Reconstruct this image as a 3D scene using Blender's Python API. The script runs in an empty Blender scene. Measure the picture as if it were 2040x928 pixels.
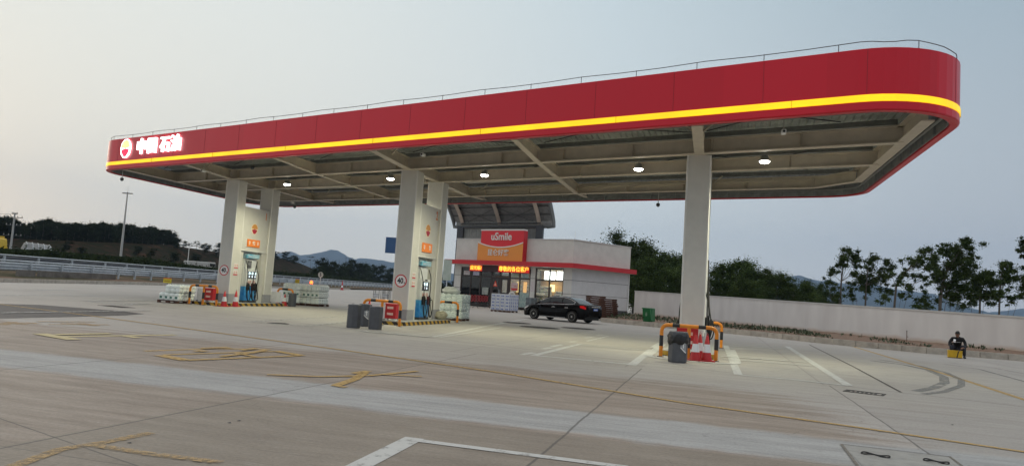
import bpy, math, random
from mathutils import Vector, Matrix, noise
R = math.radians
C = bpy.context.scene.collection
scene = bpy.context.scene
random.seed(7)

# ------------------------------------------------------------------ camera
F_PX, PITCH, ROLL, YAW, SKEW = 1455.72, 0.0818987, 0.0653362, 0.2746834, R(18.49)
CAM = Vector((0, 0, 1.5))
_f = Vector((-math.sin(YAW)*math.cos(PITCH), math.cos(YAW)*math.cos(PITCH), math.sin(PITCH)))
_r0 = Vector((math.cos(YAW), math.sin(YAW), 0)); _u0 = _r0.cross(_f)
_r = math.cos(ROLL)*_r0 + math.sin(ROLL)*_u0
_u = -math.sin(ROLL)*_r0 + math.cos(ROLL)*_u0
cam_data = bpy.data.cameras.new('camera')
cam = bpy.data.objects.new('camera', cam_data); C.objects.link(cam)
cam.matrix_world = Matrix(((_r.x, _u.x, -_f.x, CAM.x), (_r.y, _u.y, -_f.y, CAM.y), (_r.z, _u.z, -_f.z, CAM.z), (0, 0, 0, 1)))
cam_data.sensor_width = 36; cam_data.lens = 36*F_PX/2040
cam_data.clip_start = 0.1; cam_data.clip_end = 20000
scene.camera = cam

# ------------------------------------------------------------------ sky (dusk, clear and hazy, glow to the left)
world = bpy.data.worlds.new('World'); scene.world = world; world.use_nodes = True
wt = world.node_tree; wt.nodes.clear()
wo = wt.nodes.new('ShaderNodeOutputWorld'); bg = wt.nodes.new('ShaderNodeBackground'); bg2 = wt.nodes.new('ShaderNodeBackground')
sky = wt.nodes.new('ShaderNodeTexSky'); sky.sky_type = 'NISHITA'; sky.sun_disc = False
SUN_AZ, SUN_EL = R(-62), R(3)       # azimuth from +Y, negative = left of the view
sky.sun_elevation = SUN_EL; sky.sun_rotation = SUN_AZ; sky.dust_density = 3.0; sky.air_density = 1.0; sky.ozone_density = 2.0
wt.links.new(sky.outputs[0], bg.inputs[0]); bg.inputs[1].default_value = 0.08
# dusk haze layer: a pale gradient by world direction (brighter and warmer towards the set sun)
tc = wt.nodes.new('ShaderNodeTexCoord'); sp = wt.nodes.new('ShaderNodeSeparateXYZ'); wt.links.new(tc.outputs['Generated'], sp.inputs[0])
dot = wt.nodes.new('ShaderNodeVectorMath'); dot.operation = 'DOT_PRODUCT'; wt.links.new(tc.outputs['Generated'], dot.inputs[0])
dot.inputs[1].default_value = (math.sin(SUN_AZ), math.cos(SUN_AZ), 0)
def ramp(nt, inp, stops):
    n = nt.nodes.new('ShaderNodeValToRGB'); e = n.color_ramp.elements
    while len(e) > 1: e.remove(e[-1])
    e[0].position, e[0].color = stops[0][0], (*stops[0][1], 1)
    for p, c in stops[1:]:
        k = e.new(p); k.color = (*c, 1)
    nt.links.new(inp, n.inputs[0]); return n
mr = wt.nodes.new('ShaderNodeMapRange'); mr.inputs[1].default_value = -1; mr.inputs[2].default_value = 1; wt.links.new(dot.outputs['Value'], mr.inputs[0])
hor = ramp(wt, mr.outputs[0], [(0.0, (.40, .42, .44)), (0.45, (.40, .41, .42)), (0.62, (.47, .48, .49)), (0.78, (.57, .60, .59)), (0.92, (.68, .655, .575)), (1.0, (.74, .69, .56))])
zen = ramp(wt, mr.outputs[0], [(0.0, (.30, .34, .39)), (0.45, (.235, .305, .36)), (0.62, (.31, .385, .43)), (0.78, (.47, .54, .565)), (0.92, (.62, .65, .62)), (1.0, (.66, .68, .63))])  # stop opposite the sun lifted as unseen fill light
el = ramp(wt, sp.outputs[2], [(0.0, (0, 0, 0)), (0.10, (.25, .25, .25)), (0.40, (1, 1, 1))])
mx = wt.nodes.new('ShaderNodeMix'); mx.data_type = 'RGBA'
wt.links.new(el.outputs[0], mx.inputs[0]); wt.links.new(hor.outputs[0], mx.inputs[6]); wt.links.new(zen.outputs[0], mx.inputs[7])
hi = ramp(wt, sp.outputs[2], [(0.42, (0, 0, 0)), (0.70, (1, 1, 1))])  # unseen upper sky, brightened to lift the light on ground and walls
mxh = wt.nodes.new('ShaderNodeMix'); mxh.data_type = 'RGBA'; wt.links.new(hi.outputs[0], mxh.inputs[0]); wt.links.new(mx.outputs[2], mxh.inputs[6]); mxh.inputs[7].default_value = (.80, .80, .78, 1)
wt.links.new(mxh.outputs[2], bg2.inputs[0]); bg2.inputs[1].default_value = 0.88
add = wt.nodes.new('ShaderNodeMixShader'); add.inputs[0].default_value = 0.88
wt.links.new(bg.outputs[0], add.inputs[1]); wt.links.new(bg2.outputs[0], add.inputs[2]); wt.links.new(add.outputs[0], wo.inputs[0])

sl = bpy.data.lights.new('sun', 'SUN'); sl.energy = 0.35; sl.angle = R(25); sl.color = (1, .86, .70)
so = bpy.data.objects.new('sun', sl); C.objects.link(so)
sd = -Vector((math.sin(SUN_AZ)*math.cos(SUN_EL+.1), math.cos(SUN_AZ)*math.cos(SUN_EL+.1), math.sin(SUN_EL+.1)))
so.rotation_euler = sd.to_track_quat('-Z', 'Y').to_euler()
scene.view_settings.view_transform = 'Standard'; scene.view_settings.look = 'None'
scene.view_settings.exposure = 0.76; scene.view_settings.gamma = 1

# ------------------------------------------------------------------ surveying helpers: a sight line of the survey meets the ground or a height
def ray(px, py): return _f + _r*((px-1020)/F_PX) - _u*((py-464)/F_PX)
def at(px, py, z=0.0):
    d = ray(px, py); return CAM + d*((z-CAM.z)/d.z)
def far(px, py, depth): return CAM + ray(px, py)*depth
def up(px, py, x, y):
    d = ray(px, py); t = math.hypot(x, y)/math.hypot(d.x, d.y); return CAM.z + d.z*t

# ------------------------------------------------------------------ materials
MATS = {}
def mat(name, col, rough=.6, metal=0, noise_amt=.0, scale=4, bump=0, emit=None, estr=0, alpha=1, trans=0, coat=0, spec=.5, col2=None, detail=6):
    if name in MATS: return MATS[name]
    m = bpy.data.materials.new(name); m.use_nodes = True; nt = m.node_tree
    b = nt.nodes['Principled BSDF']; MATS[name] = m
    b.inputs['Base Color'].default_value = (*col, 1); b.inputs['Roughness'].default_value = rough
    b.inputs['Metallic'].default_value = metal; b.inputs['Specular IOR Level'].default_value = spec
    b.inputs['Alpha'].default_value = alpha; b.inputs['Transmission Weight'].default_value = trans; b.inputs['Coat Weight'].default_value = coat
    if emit: b.inputs['Emission Color'].default_value = (*emit, 1); b.inputs['Emission Strength'].default_value = estr
    if noise_amt or bump or col2:
        t = nt.nodes.new('ShaderNodeTexCoord'); n = nt.nodes.new('ShaderNodeTexNoise')
        n.inputs['Scale'].default_value = scale; n.inputs['Detail'].default_value = detail; n.inputs['Roughness'].default_value = .62
        nt.links.new(t.outputs['Object'], n.inputs['Vector'])
        if noise_amt or col2:
            c2 = col2 or tuple(max(0, c*(1-noise_amt)) for c in col)
            c1 = col if col2 else tuple(min(1, c*(1+noise_amt*.6)) for c in col)
            rp = ramp(nt, n.outputs[0], [(.32, c2), (.66, c1)]); nt.links.new(rp.outputs[0], b.inputs['Base Color'])
        if bump:
            bp = nt.nodes.new('ShaderNodeBump'); bp.inputs['Strength'].default_value = bump; bp.inputs['Distance'].default_value = .02
            nt.links.new(n.outputs[0], bp.inputs['Height']); nt.links.new(bp.outputs[0], b.inputs['Normal'])
    return m

def vary_emission(m, lo, hi, scale):
    nt = m.node_tree; b = nt.nodes['Principled BSDF']; g = nt.nodes.new('ShaderNodeNewGeometry'); n = nt.nodes.new('ShaderNodeTexNoise'); n.inputs['Scale'].default_value = scale; n.inputs['Detail'].default_value = 5; nt.links.new(g.outputs['Position'], n.inputs['Vector'])
    r_ = nt.nodes.new('ShaderNodeMapRange'); r_.inputs[1].default_value = .3; r_.inputs[2].default_value = .7; r_.inputs[3].default_value = lo; r_.inputs[4].default_value = hi; nt.links.new(n.outputs[0], r_.inputs[0]); nt.links.new(r_.outputs[0], b.inputs['Emission Strength'])
# ------------------------------------------------------------------ mesh builder
class MB:
    def __init__(s): s.v = []; s.f = []; s.mi = []; s.M = Matrix.Identity(4); s.m = 0; s.sm = []
    def tf(s, M): s.M = M; return s
    def add(s, vs, fs, smooth=False):
        o = len(s.v); s.v += [s.M @ Vector(p) for p in vs]
        for f in fs: s.f.append([i+o for i in f]); s.mi.append(s.m); s.sm.append(smooth)
        return s
    def box(s, x0, x1, y0, y1, z0, z1):
        s.add([(x0,y0,z0),(x1,y0,z0),(x1,y1,z0),(x0,y1,z0),(x0,y0,z1),(x1,y0,z1),(x1,y1,z1),(x0,y1,z1)],
              [(0,3,2,1),(4,5,6,7),(0,1,5,4),(1,2,6,5),(2,3,7,6),(3,0,4,7)]); return s
    def cbox(s, x0, x1, y0, y1, z0, z1, c=.02):   # box with chamfered vertical edges
        p = [(x0+c,y0),(x1-c,y0),(x1,y0+c),(x1,y1-c),(x1-c,y1),(x0+c,y1),(x0,y1-c),(x0,y0+c)]
        return s.prism(p, z0, z1)
    def prism(s, p, z0, z1, top=None):
        n = len(p); t = top or p
        s.add([(x,y,z0) for x,y in p]+[(x,y,z1) for x,y in t], [tuple(range(n-1,-1,-1)), tuple(range(n,2*n))]+[(i,(i+1)%n,n+(i+1)%n,n+i) for i in range(n)]); return s
    def beam(s, a, b, w, h, upv=(0,0,1)):   # rectangular bar between two points
        a, b = Vector(a), Vector(b); d = (b-a).normalized(); u = Vector(upv); sx = d.cross(u)
        if sx.length < 1e-4: sx = d.cross(Vector((1,0,0)))
        sx.normalize(); uz = sx.cross(d).normalized(); q = []
        for p in (a, b):
            for i, j in ((-1,-1),(1,-1),(1,1),(-1,1)): q.append(p+sx*(i*w/2)+uz*(j*h/2))
        s.add(q, [(0,1,2,3),(7,6,5,4),(0,4,5,1),(1,5,6,2),(2,6,7,3),(3,7,4,0)]); return s
    def cyl(s, a, b, r, n=12, r2=None, cap=True):
        a, b = Vector(a), Vector(b); d = (b-a).normalized(); x = d.orthogonal().normalized(); y = d.cross(x); r2 = r if r2 is None else r2
        q = [a+(x*math.cos(2*math.pi*i/n)+y*math.sin(2*math.pi*i/n))*r for i in range(n)]+[b+(x*math.cos(2*math.pi*i/n)+y*math.sin(2*math.pi*i/n))*r2 for i in range(n)]
        s.add(q, [(i,(i+1)%n,n+(i+1)%n,n+i) for i in range(n)], True)
        if cap: s.add(q[:n], [tuple(range(n-1,-1,-1))]); s.add(q[n:], [tuple(range(n))])
        return s
    def tube(s, pts, r, n=8, rs=None):
        pts = [Vector(p) for p in pts]; rings = []; x = None
        for i, p in enumerate(pts):
            d = (pts[min(i+1,len(pts)-1)]-pts[max(i-1,0)]).normalized()
            x = d.orthogonal().normalized() if x is None else (x-d*x.dot(d)).normalized()
            y = d.cross(x); rr = rs[i] if rs else r
            rings.append([p+(x*math.cos(2*math.pi*k/n)+y*math.sin(2*math.pi*k/n))*rr for k in range(n)])
        q = [v for g in rings for v in g]; m = len(pts)
        s.add(q, [(i*n+k, i*n+(k+1)%n, (i+1)*n+(k+1)%n, (i+1)*n+k) for i in range(m-1) for k in range(n)], True)
        s.add(rings[0], [tuple(range(n-1,-1,-1))]); s.add(rings[-1], [tuple(range(n))]); return s
    def lathe(s, prof, o=(0,0,0), n=16, ax='z'):
        q = []; ox, oy, oz = o
        for r, z in prof:
            for k in range(n):
                a = 2*math.pi*k/n; c, t = r*math.cos(a), r*math.sin(a)
                q.append((ox+c,oy+t,oz+z) if ax == 'z' else ((ox+c,oy+z,oz+t) if ax == 'y' else (ox+z,oy+c,oz+t)))
        m = len(prof)
        s.add(q, [(i*n+k, i*n+(k+1)%n, (i+1)*n+(k+1)%n, (i+1)*n+k) for i in range(m-1) for k in range(n)], True)
        s.add(q[:n], [tuple(range(n-1,-1,-1))]); s.add(q[-n:], [tuple(range(n))]); return s
    def build(s, name, mats, parent=None, bevel=0, seg=1):
        me = bpy.data.meshes.new(name); me.from_pydata([tuple(v) for v in s.v], [], s.f)
        for m in (mats if isinstance(mats, (list, tuple)) else [mats]): me.materials.append(m)
        me.polygons.foreach_set('material_index', s.mi); me.polygons.foreach_set('use_smooth', s.sm); me.update()
        o = bpy.data.objects.new(name, me); C.objects.link(o)
        if parent is not None: o.parent = parent
        if bevel:
            b = o.modifiers.new('bevel', 'BEVEL'); b.width = bevel; b.segments = seg; b.limit_method = 'ANGLE'
        return o
def tag(o, label=None, cat=None, group=None, kind=None):
    if label: o['label'] = label
    if cat: o['category'] = cat
    if group: o['group'] = group
    if kind: o['kind'] = kind
    return o
def thing(name, label, cat, loc=(0,0,0), rz=0, group=None):
    o = bpy.data.objects.new(name, None); C.objects.link(o); o.location = loc; o.rotation_euler = (0,0,rz); o.empty_display_size = .2
    return tag(o, label, cat, group)
KIDS = {}
def copy_tree(o, loc=None, rz=None, label=None, group=None, parent=None):
    def rec(a, p):
        c = a.copy(); C.objects.link(c); c.parent = p
        for ch in a.children: rec(ch, c)
        return c
    c = rec(o, parent)
    if loc is not None: c.location = loc
    if rz is not None: c.rotation_euler = (c.rotation_euler[0], c.rotation_euler[1], rz)
    if label: c['label'] = label
    if group: c['group'] = group
    return c
def text(name, s, size, M, material, parent, depth=.01, bold=0.0, align='CENTER', sx=1.0):
    cu = bpy.data.curves.new(name, 'FONT'); cu.body = s; cu.size = size; cu.extrude = depth; cu.offset = bold
    cu.align_x = align; cu.align_y = 'CENTER'; cu.resolution_u = 3
    t = bpy.data.objects.new(name, cu); C.objects.link(t)
    dg = bpy.context.evaluated_depsgraph_get(); me = bpy.data.meshes.new_from_object(t.evaluated_get(dg))
    bpy.data.objects.remove(t); bpy.data.curves.remove(cu)
    for v in me.vertices: v.co = M @ Vector((v.co.x*sx, v.co.y, v.co.z))
    me.materials.clear(); me.materials.append(material)
    o = bpy.data.objects.new(name, me); C.objects.link(o)
    if parent is not None: o.parent = parent
    return o
def plane_M(origin, xdir, zdir=(0,0,1)):     # text in the plane spanned by xdir and up, facing xdir x up
    x = Vector(xdir).normalized(); y = Vector(zdir).normalized(); z = x.cross(y)
    return Matrix(((x.x,y.x,z.x,origin[0]),(x.y,y.y,z.y,origin[1]),(x.z,y.z,z.z,origin[2]),(0,0,0,1)))

red = mat('canopy_red', (.50, .006, .016), .42, 0, .10, .6, coat=.12, spec=.35)
yellow_lit = mat('lit_yellow', (.9,.6,.02), .4, emit=(1,.66,.0), estr=.50)
vary_emission(yellow_lit, .38, .54, .9)
beige = mat('beige_steel', (.54,.48,.385), .5, 0, .12, 2)
deck_m = mat('deck_steel', (.38,.41,.385), .55, .05, .35, 1.2)
clad = mat('column_cladding', (.60,.585,.54), .4, 0, .05, 3)
clad_d = mat('cladding_grey_band', (.30,.30,.32), .5, 0, .1, 3)
black = mat('black_plastic', (.015,.015,.017), .45)
rubber = mat('rubber', (.012,.012,.012), .7)
dgrey = mat('dark_grey', (.06,.062,.068), .55, 0, .2, 8)
white = mat('white_paint', (.78,.78,.76), .5, 0, .06, 5)
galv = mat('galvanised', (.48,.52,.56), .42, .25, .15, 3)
orange_p = mat('orange_paint', (.72,.24,.015), .45, 0, .15, 6)
red_p = mat('red_plastic', (.46,.014,.018), .45, 0, .12, 6)
glass_d = mat('dark_glass', (.012,.014,.016), .06, spec=.4)
wood = mat('pallet_wood', (.10,.045,.03), .85, 0, .4, 9)
# ------------------------------------------------------------------ ground
def ground_mat():
    m = bpy.data.materials.new('concrete_yard'); m.use_nodes = True; nt = m.node_tree; b = nt.nodes['Principled BSDF']; L = nt.links.new
    N = nt.nodes.new
    g = N('ShaderNodeNewGeometry'); sx = N('ShaderNodeSeparateXYZ'); L(g.outputs['Position'], sx.inputs[0])
    def noise_n(scale, det=6, rgh=.6, vec=None, dist=0):
        n = N('ShaderNodeTexNoise'); n.inputs['Scale'].default_value = scale; n.inputs['Detail'].default_value = det; n.inputs['Roughness'].default_value = rgh
        n.inputs['Distortion'].default_value = dist
        L(vec if vec else g.outputs['Position'], n.inputs['Vector']); return n.outputs[0]
    def math_n(op, a, c=None, clamp=False):
        n = N('ShaderNodeMath'); n.operation = op; n.use_clamp = clamp
        for i, v in enumerate((a, c)):
            if v is None: continue
            if isinstance(v, (int, float)): n.inputs[i].default_value = v
            else: L(v, n.inputs[i])
        return n.outputs[0]
    def band(val, lo, hi, soft, jit=None):
        v = math_n('ADD', val, jit) if jit is not None else val
        a = N('ShaderNodeMapRange'); a.interpolation_type = 'SMOOTHSTEP'; L(v, a.inputs[0]); a.inputs[1].default_value = lo-soft; a.inputs[2].default_value = lo+soft
        c = N('ShaderNodeMapRange'); c.interpolation_type = 'SMOOTHSTEP'; L(v, c.inputs[0]); c.inputs[1].default_value = hi-soft; c.inputs[2].default_value = hi+soft
        return math_n('MULTIPLY', a.outputs[0], math_n('SUBTRACT', 1.0, c.outputs[0]))
    def mix(fac, a, c, mode='MIX'):
        n = N('ShaderNodeMix'); n.data_type = 'RGBA'; n.blend_type = mode
        if isinstance(fac, (int, float)): n.inputs[0].default_value = fac
        else: L(fac, n.inputs[0])
        for i, v in ((6, a), (7, c)):
            if isinstance(v, tuple): n.inputs[i].default_value = (*v, 1)
            else: L(v, n.inputs[i])
        return n.outputs[2]
    x, y = sx.outputs[0], sx.outputs[1]
    # streaks: noise stretched along the driving direction (world x)
    mp = N('ShaderNodeMapping'); mp.inputs['Scale'].default_value = (.25, 2.2, 1); mp.inputs['Rotation'].default_value = (0, 0, R(8)); L(g.outputs['Position'], mp.inputs[0])
    def contrast(v, a, c_):
        r_ = N('ShaderNodeMapRange'); L(v, r_.inputs[0]); r_.inputs[1].default_value = a; r_.inputs[2].default_value = c_; return r_.outputs[0]
    streak = contrast(noise_n(1.6, 10, .74, mp.outputs[0]), .33, .67)
    mp2 = N('ShaderNodeMapping'); mp2.inputs['Scale'].default_value = (.6, 6, 1); mp2.inputs['Rotation'].default_value = (0, 0, R(6)); L(g.outputs['Position'], mp2.inputs[0])
    streak2 = noise_n(4, 10, .75, mp2.outputs[0])
    big = contrast(noise_n(.13, 4, .5), .3, .7); mid = noise_n(.9, 8, .65); fine = noise_n(26, 8, .75)
    jit = math_n('MULTIPLY', math_n('SUBTRACT', mid, .5), 1.3)
    jit2 = math_n('MULTIPLY', math_n('SUBTRACT', streak, .5), 1.3)
    base = mix(streak, (.272,.246,.215), (.392,.362,.325))
    base = mix(math_n('MULTIPLY', big, .45), base, (.33,.325,.325))
    st = noise_n(.55, 9, .8, None, 1.2); stm = N('ShaderNodeMapRange'); L(st, stm.inputs[0]); stm.inputs[1].default_value = .56; stm.inputs[2].default_value = .68; stm.inputs[4].default_value = .32
    base = mix(stm.outputs[0], base, (.150,.130,.110))
    # slab to slab differences
    ci = N('ShaderNodeCombineXYZ'); L(math_n('FLOOR', math_n('DIVIDE', math_n('SUBTRACT', x, -5.45), 3.93)), ci.inputs[0]); L(math_n('FLOOR', math_n('DIVIDE', math_n('SUBTRACT', y, 8.1), 5.6)), ci.inputs[1])
    wn = N('ShaderNodeTexWhiteNoise'); wn.noise_dimensions = '2D'; L(ci.outputs[0], wn.inputs['Vector'])
    # driven-over brownish concrete of the near lane
    u = math_n('ADD', x, math_n('MULTIPLY', y, .25))
    brown = math_n('MULTIPLY', band(y, -60, 14.3, .55, jit2), band(u, -34, 4.6, .8, jit2))
    bcol = mix(streak, (.166,.130,.100), (.318,.268,.222))
    base = mix(math_n('MULTIPLY', brown, .95), base, bcol)
    # near corner slabs slightly olive
    olive = math_n('MULTIPLY', band(y, -60, 8.0, .05), band(x, -5.5, 60, .03))
    base = mix(math_n('MULTIPLY', olive, .55), base, mix(contrast(mid, .3, .7), (.140,.119,.092), (.245,.218,.176)))
    # clean pale strip
    strip = math_n('MULTIPLY', band(y, 8.15, 9.75, .16, math_n('MULTIPLY', jit, .55)), math_n('ADD', .62, math_n('MULTIPLY', streak2, .6)), True)
    base = mix(math_n('MULTIPLY', strip, .9), base, mix(streak, (.245,.252,.252), (.385,.395,.395)))
    sv = N('ShaderNodeMapRange'); L(wn.outputs[0], sv.inputs[0]); sv.inputs[3].default_value = .93; sv.inputs[4].default_value = 1.07
    sl_ = N('ShaderNodeVectorMath'); sl_.operation = 'SCALE'; L(base, sl_.inputs[0]); L(sv.outputs[0], sl_.inputs[3]); base = sl_.outputs[0]
    # fine white scuffs and dark grime
    sc = N('ShaderNodeMapRange'); L(streak2, sc.inputs[0]); sc.inputs[1].default_value = .56; sc.inputs[2].default_value = .72; sc.inputs[4].default_value = .42
    base = mix(sc.outputs[0], base, (.44,.43,.42))
    sc2 = N('ShaderNodeMapRange'); L(streak2, sc2.inputs[0]); sc2.inputs[1].default_value = .46; sc2.inputs[2].default_value = .30; sc2.inputs[4].default_value = .55
    base = mix(sc2.outputs[0], base, (.12,.11,.10))
    gr = N('ShaderNodeMapRange'); L(fine, gr.inputs[0]); gr.inputs[1].default_value = .25; gr.inputs[2].default_value = .75; gr.inputs[3].default_value = .70; gr.inputs[4].default_value = 1.26
    v = N('ShaderNodeVectorMath'); v.operation = 'SCALE'; L(base, v.inputs[0]); L(gr.outputs[0], v.inputs[3])
    base = v.outputs[0]
    # saw-cut joints: lines parallel to y, spaced 2.63 m near, and to the long side of the roof
    def line(val, off, sp, w):
        a = math_n('DIVIDE', math_n('SUBTRACT', val, off), sp); fr = math_n('FRACT', a)
        d = math_n('MULTIPLY', math_n('MINIMUM', fr, math_n('SUBTRACT', 1.0, fr)), sp)
        r_ = N('ShaderNodeMapRange'); L(d, r_.inputs[0]); r_.inputs[1].default_value = w; r_.inputs[2].default_value = w*.4; return r_.outputs[0]
    wob = math_n('MULTIPLY', math_n('SUBTRACT', mid, .5), .06)
    vv = math_n('ADD', math_n('MULTIPLY', x, math.sin(SKEW)), math_n('MULTIPLY', y, math.cos(SKEW)))
    jx = math_n('MULTIPLY', line(math_n('ADD', x, wob), -5.45, 3.93, .020), band(y, -30, 16.9, .05))
    jx2 = math_n('MULTIPLY', line(x, -1.9, 4.2, .03), math_n('MULTIPLY', band(y, 16.9, 55, .2), .5))
    vw = math_n('ADD', vv, math_n('MULTIPLY', wob, .3)); jv = math_n('MAXIMUM', math_n('MULTIPLY', line(vw, 17.1, 200, .055), .62), math_n('MULTIPLY', line(vw, 3.2, 200, .014), .9))
    jn = math_n('MULTIPLY', line(math_n('ADD', y, wob), 8.1, 3.35, .012), band(y, 2, 8.4, .1))
    for j, s_ in ((jx, .75), (jx2, .6), (jv, .8), (jn, .55)): base = mix(math_n('MULTIPLY', j, s_), base, (.06,.055,.05))
    # hairline cracks
    vo = N('ShaderNodeTexVoronoi'); vo.feature = 'DISTANCE_TO_EDGE'; vo.inputs['Scale'].default_value = .32
    dv = N('ShaderNodeVectorMath'); dv.operation = 'ADD'; sc3 = N('ShaderNodeVectorMath'); sc3.operation = 'SCALE'
    nn = N('ShaderNodeTexNoise'); nn.inputs['Scale'].default_value = 1.5; nn.inputs['Detail'].default_value = 6; L(g.outputs['Position'], nn.inputs['Vector'])
    L(nn.outputs[1], sc3.inputs[0]); sc3.inputs[3].default_value = 1.1; L(g.outputs['Position'], dv.inputs[0]); L(sc3.outputs[0], dv.inputs[1]); L(dv.outputs[0], vo.inputs['Vector'])
    cr = N('ShaderNodeMapRange'); L(vo.outputs[0], cr.inputs[0]); cr.inputs[1].default_value = .0035; cr.inputs[2].default_value = .001
    base = mix(math_n('MULTIPLY', math_n('MULTIPLY', cr.outputs[0], band(big, .50, 2, .03)), .35), base, (.08,.07,.06))
    L(base, b.inputs['Base Color'])
    ro = N('ShaderNodeMapRange'); L(mid, ro.inputs[0]); ro.inputs[3].default_value = .55; ro.inputs[4].default_value = .85; L(ro.outputs[0], b.inputs['Roughness'])
    bp = N('ShaderNodeBump'); bp.inputs['Strength'].default_value = .35; bp.inputs['Distance'].default_value = .01; L(fine, bp.inputs['Height']); L(bp.outputs[0], b.inputs['Normal'])
    return m
GM = ground_mat()
o = MB().add([(-7000,-3000,0),(7000,-3000,0),(7000,9000,0),(-7000,9000,0)], [(0,1,2,3)]).build('ground', GM); tag(o, kind='structure')

# worn paint: breaks up over noise, real sheets 4 mm above the slab
def paint(name, col, wear=.5, scale=7):
    m = bpy.data.materials.new(name); m.use_nodes = True; nt = m.node_tree; b = nt.nodes['Principled BSDF']
    g = nt.nodes.new('ShaderNodeNewGeometry'); n = nt.nodes.new('ShaderNodeTexNoise'); n.inputs['Scale'].default_value = scale; n.inputs['Detail'].default_value = 9; n.inputs['Roughness'].default_value = .75
    nt.links.new(g.outputs['Position'], n.inputs['Vector'])
    r = ramp(nt, n.outputs[0], [(wear-.12, (0,0,0)), (wear+.10, (1,1,1))]); nt.links.new(r.outputs[0], b.inputs['Alpha'])
    c = ramp(nt, n.outputs[0], [(.3, tuple(v*.88 for v in col)), (.7, col)]); nt.links.new(c.outputs[0], b.inputs['Base Color'])
    b.inputs['Roughness'].default_value = .7; return m
pw = paint('white_road_paint', (.50,.50,.48), .36); pwf = paint('faded_white_paint', (.42,.42,.40), .46)
py_ = paint('yellow_road_paint', (.44,.285,.09), .42, 16); pyf = paint('faded_yellow_paint', (.40,.27,.12), .50, 15); pyp = paint('pale_yellow_paint', (.50,.42,.22), .36, 14)
darkp = paint('tyre_rubber_mark', (.06,.06,.06), .50, 5)
def line_px(mb, pts, w, z=.004):         # a stripe of width w metres along surveyed ground points
    P = [at(*p) if len(p) == 2 else Vector((p[0], p[1], 0)) for p in pts]
    fine = []
    for a, b in zip(P, P[1:]):
        n = max(1, int((b-a).length/1.5)); fine += [a.lerp(b, i/n) for i in range(n)]
    fine.append(P[-1]); q = []
    for i, p in enumerate(fine):
        d = (fine[min(i+1, len(fine)-1)]-fine[max(i-1, 0)]); d.z = 0; d.normalize(); s = Vector((-d.y, d.x, 0))*w/2
        q += [(p.x-s.x, p.y-s.y, z), (p.x+s.x, p.y+s.y, z)]
    mb.add(q, [(2*i, 2*i+2, 2*i+3, 2*i+1) for i in range(len(fine)-1)]); return mb
def poly_px(mb, pts, z=.004):
    P = [at(*p) for p in pts]; mb.add([(p.x, p.y, z) for p in P], [tuple(range(len(P)))]); return mb
def seg(mb, x0, y0, x1, y1, w, z=.004): return line_px(mb, [(x0, y0, 0), (x1, y1, 0)], w, z)

# white bay by the viewer
w = MB(); line_px(w, [(700,936),(826,872)], .20); line_px(w, [(822,876),(1250,931)], .13, .006)
tag(w.build('parking_line', pw), kind='structure')
w = MB()
line_px(w, [(1062,708),(1155,685)], .17); line_px(w, [(1066,708),(1262,726)], .20, .006); line_px(w, [(1150,686),(1292,698)], .18, .006); line_px(w, [(1258,727),(1298,696)], .22)
for a, b in (((1040,706),(1063,702)), ((1082,695),(1098,692)), ((1099,690),(1120,686)), ((1133,681),(1148,680)), ((1165,673),(1182,671)), ((1188,668),(1205,667))): line_px(w, [a, b], .16)
line_px(w, [(1170,679),(1212,669)], .1)
line_px(w, [(1300,692),(1316,683)], .2)
line_px(w, [(862,671),(965,650),(1060,633)], .16); line_px(w, [(875,672),(1000,652)], .12, .006)
line_px(w, [(712,659),(862,672)], .22, .014)
tag(w.build('bay_line', pw), kind='structure')
w = MB()   # rounded outline round the right island
pp = [(-1.75,27.5,0),(-1.75,21.2,0),(-1.65,20.75,0),(-1.35,20.45,0),(-.9,20.35,0),(.1,20.35,0),(.45,20.5,0),(.62,20.85,0),(.66,21.3,0),(.66,27.5,0)]
line_px(w, pp, .24, .012); tag(w.build('island_outline', pw), kind='structure')
w = MB()
line_px(w, [(1446,688),(1471,746)], .19); line_px(w, [(1471,746),(1600,758),(1690,768)], .16, .006); line_px(w, [(1568,690),(1690,768)], .20, .008)
line_px(w, [(1436,710),(1608,722)], .20, .016); line_px(w, [(1442,715),(1618,729)], .14, .010); line_px(w, [(1450,689),(1575,696)], .18, .018)
tag(w.build('bay_line', pw), kind='structure')
w = MB()
line_px(w, [(167,599),(240,607)], .35); line_px(w, [(170,600),(318,598)], .35, .016); line_px(w, [(240,607),(300,605)], .35, .018)
line_px(w, [(0,588),(200,589)], .6); line_px(w, [(60,577),(145,578)], .9); line_px(w, [(490,641),(700,629)], .22); line_px(w, [(505,642),(610,650),(700,641)], .2, .014)
line_px(w, [(0,624),(250,620),(300,619)], .2, .020)
tag(w.build('faded_line', pwf), kind='structure')
w = MB(); line_px(w, [(-40,601),(180,629),(340,650),(680,697),(1000,743),(1360,802),(1700,850),(2080,906)], .115, .009); tag(w.build('yellow_line', py_), kind='structure')
w = MB(); line_px(w, [(1700,690),(1800,720),(1900,750),(2060,802)], .15); tag(w.build('yellow_line', py_), kind='structure')
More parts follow.
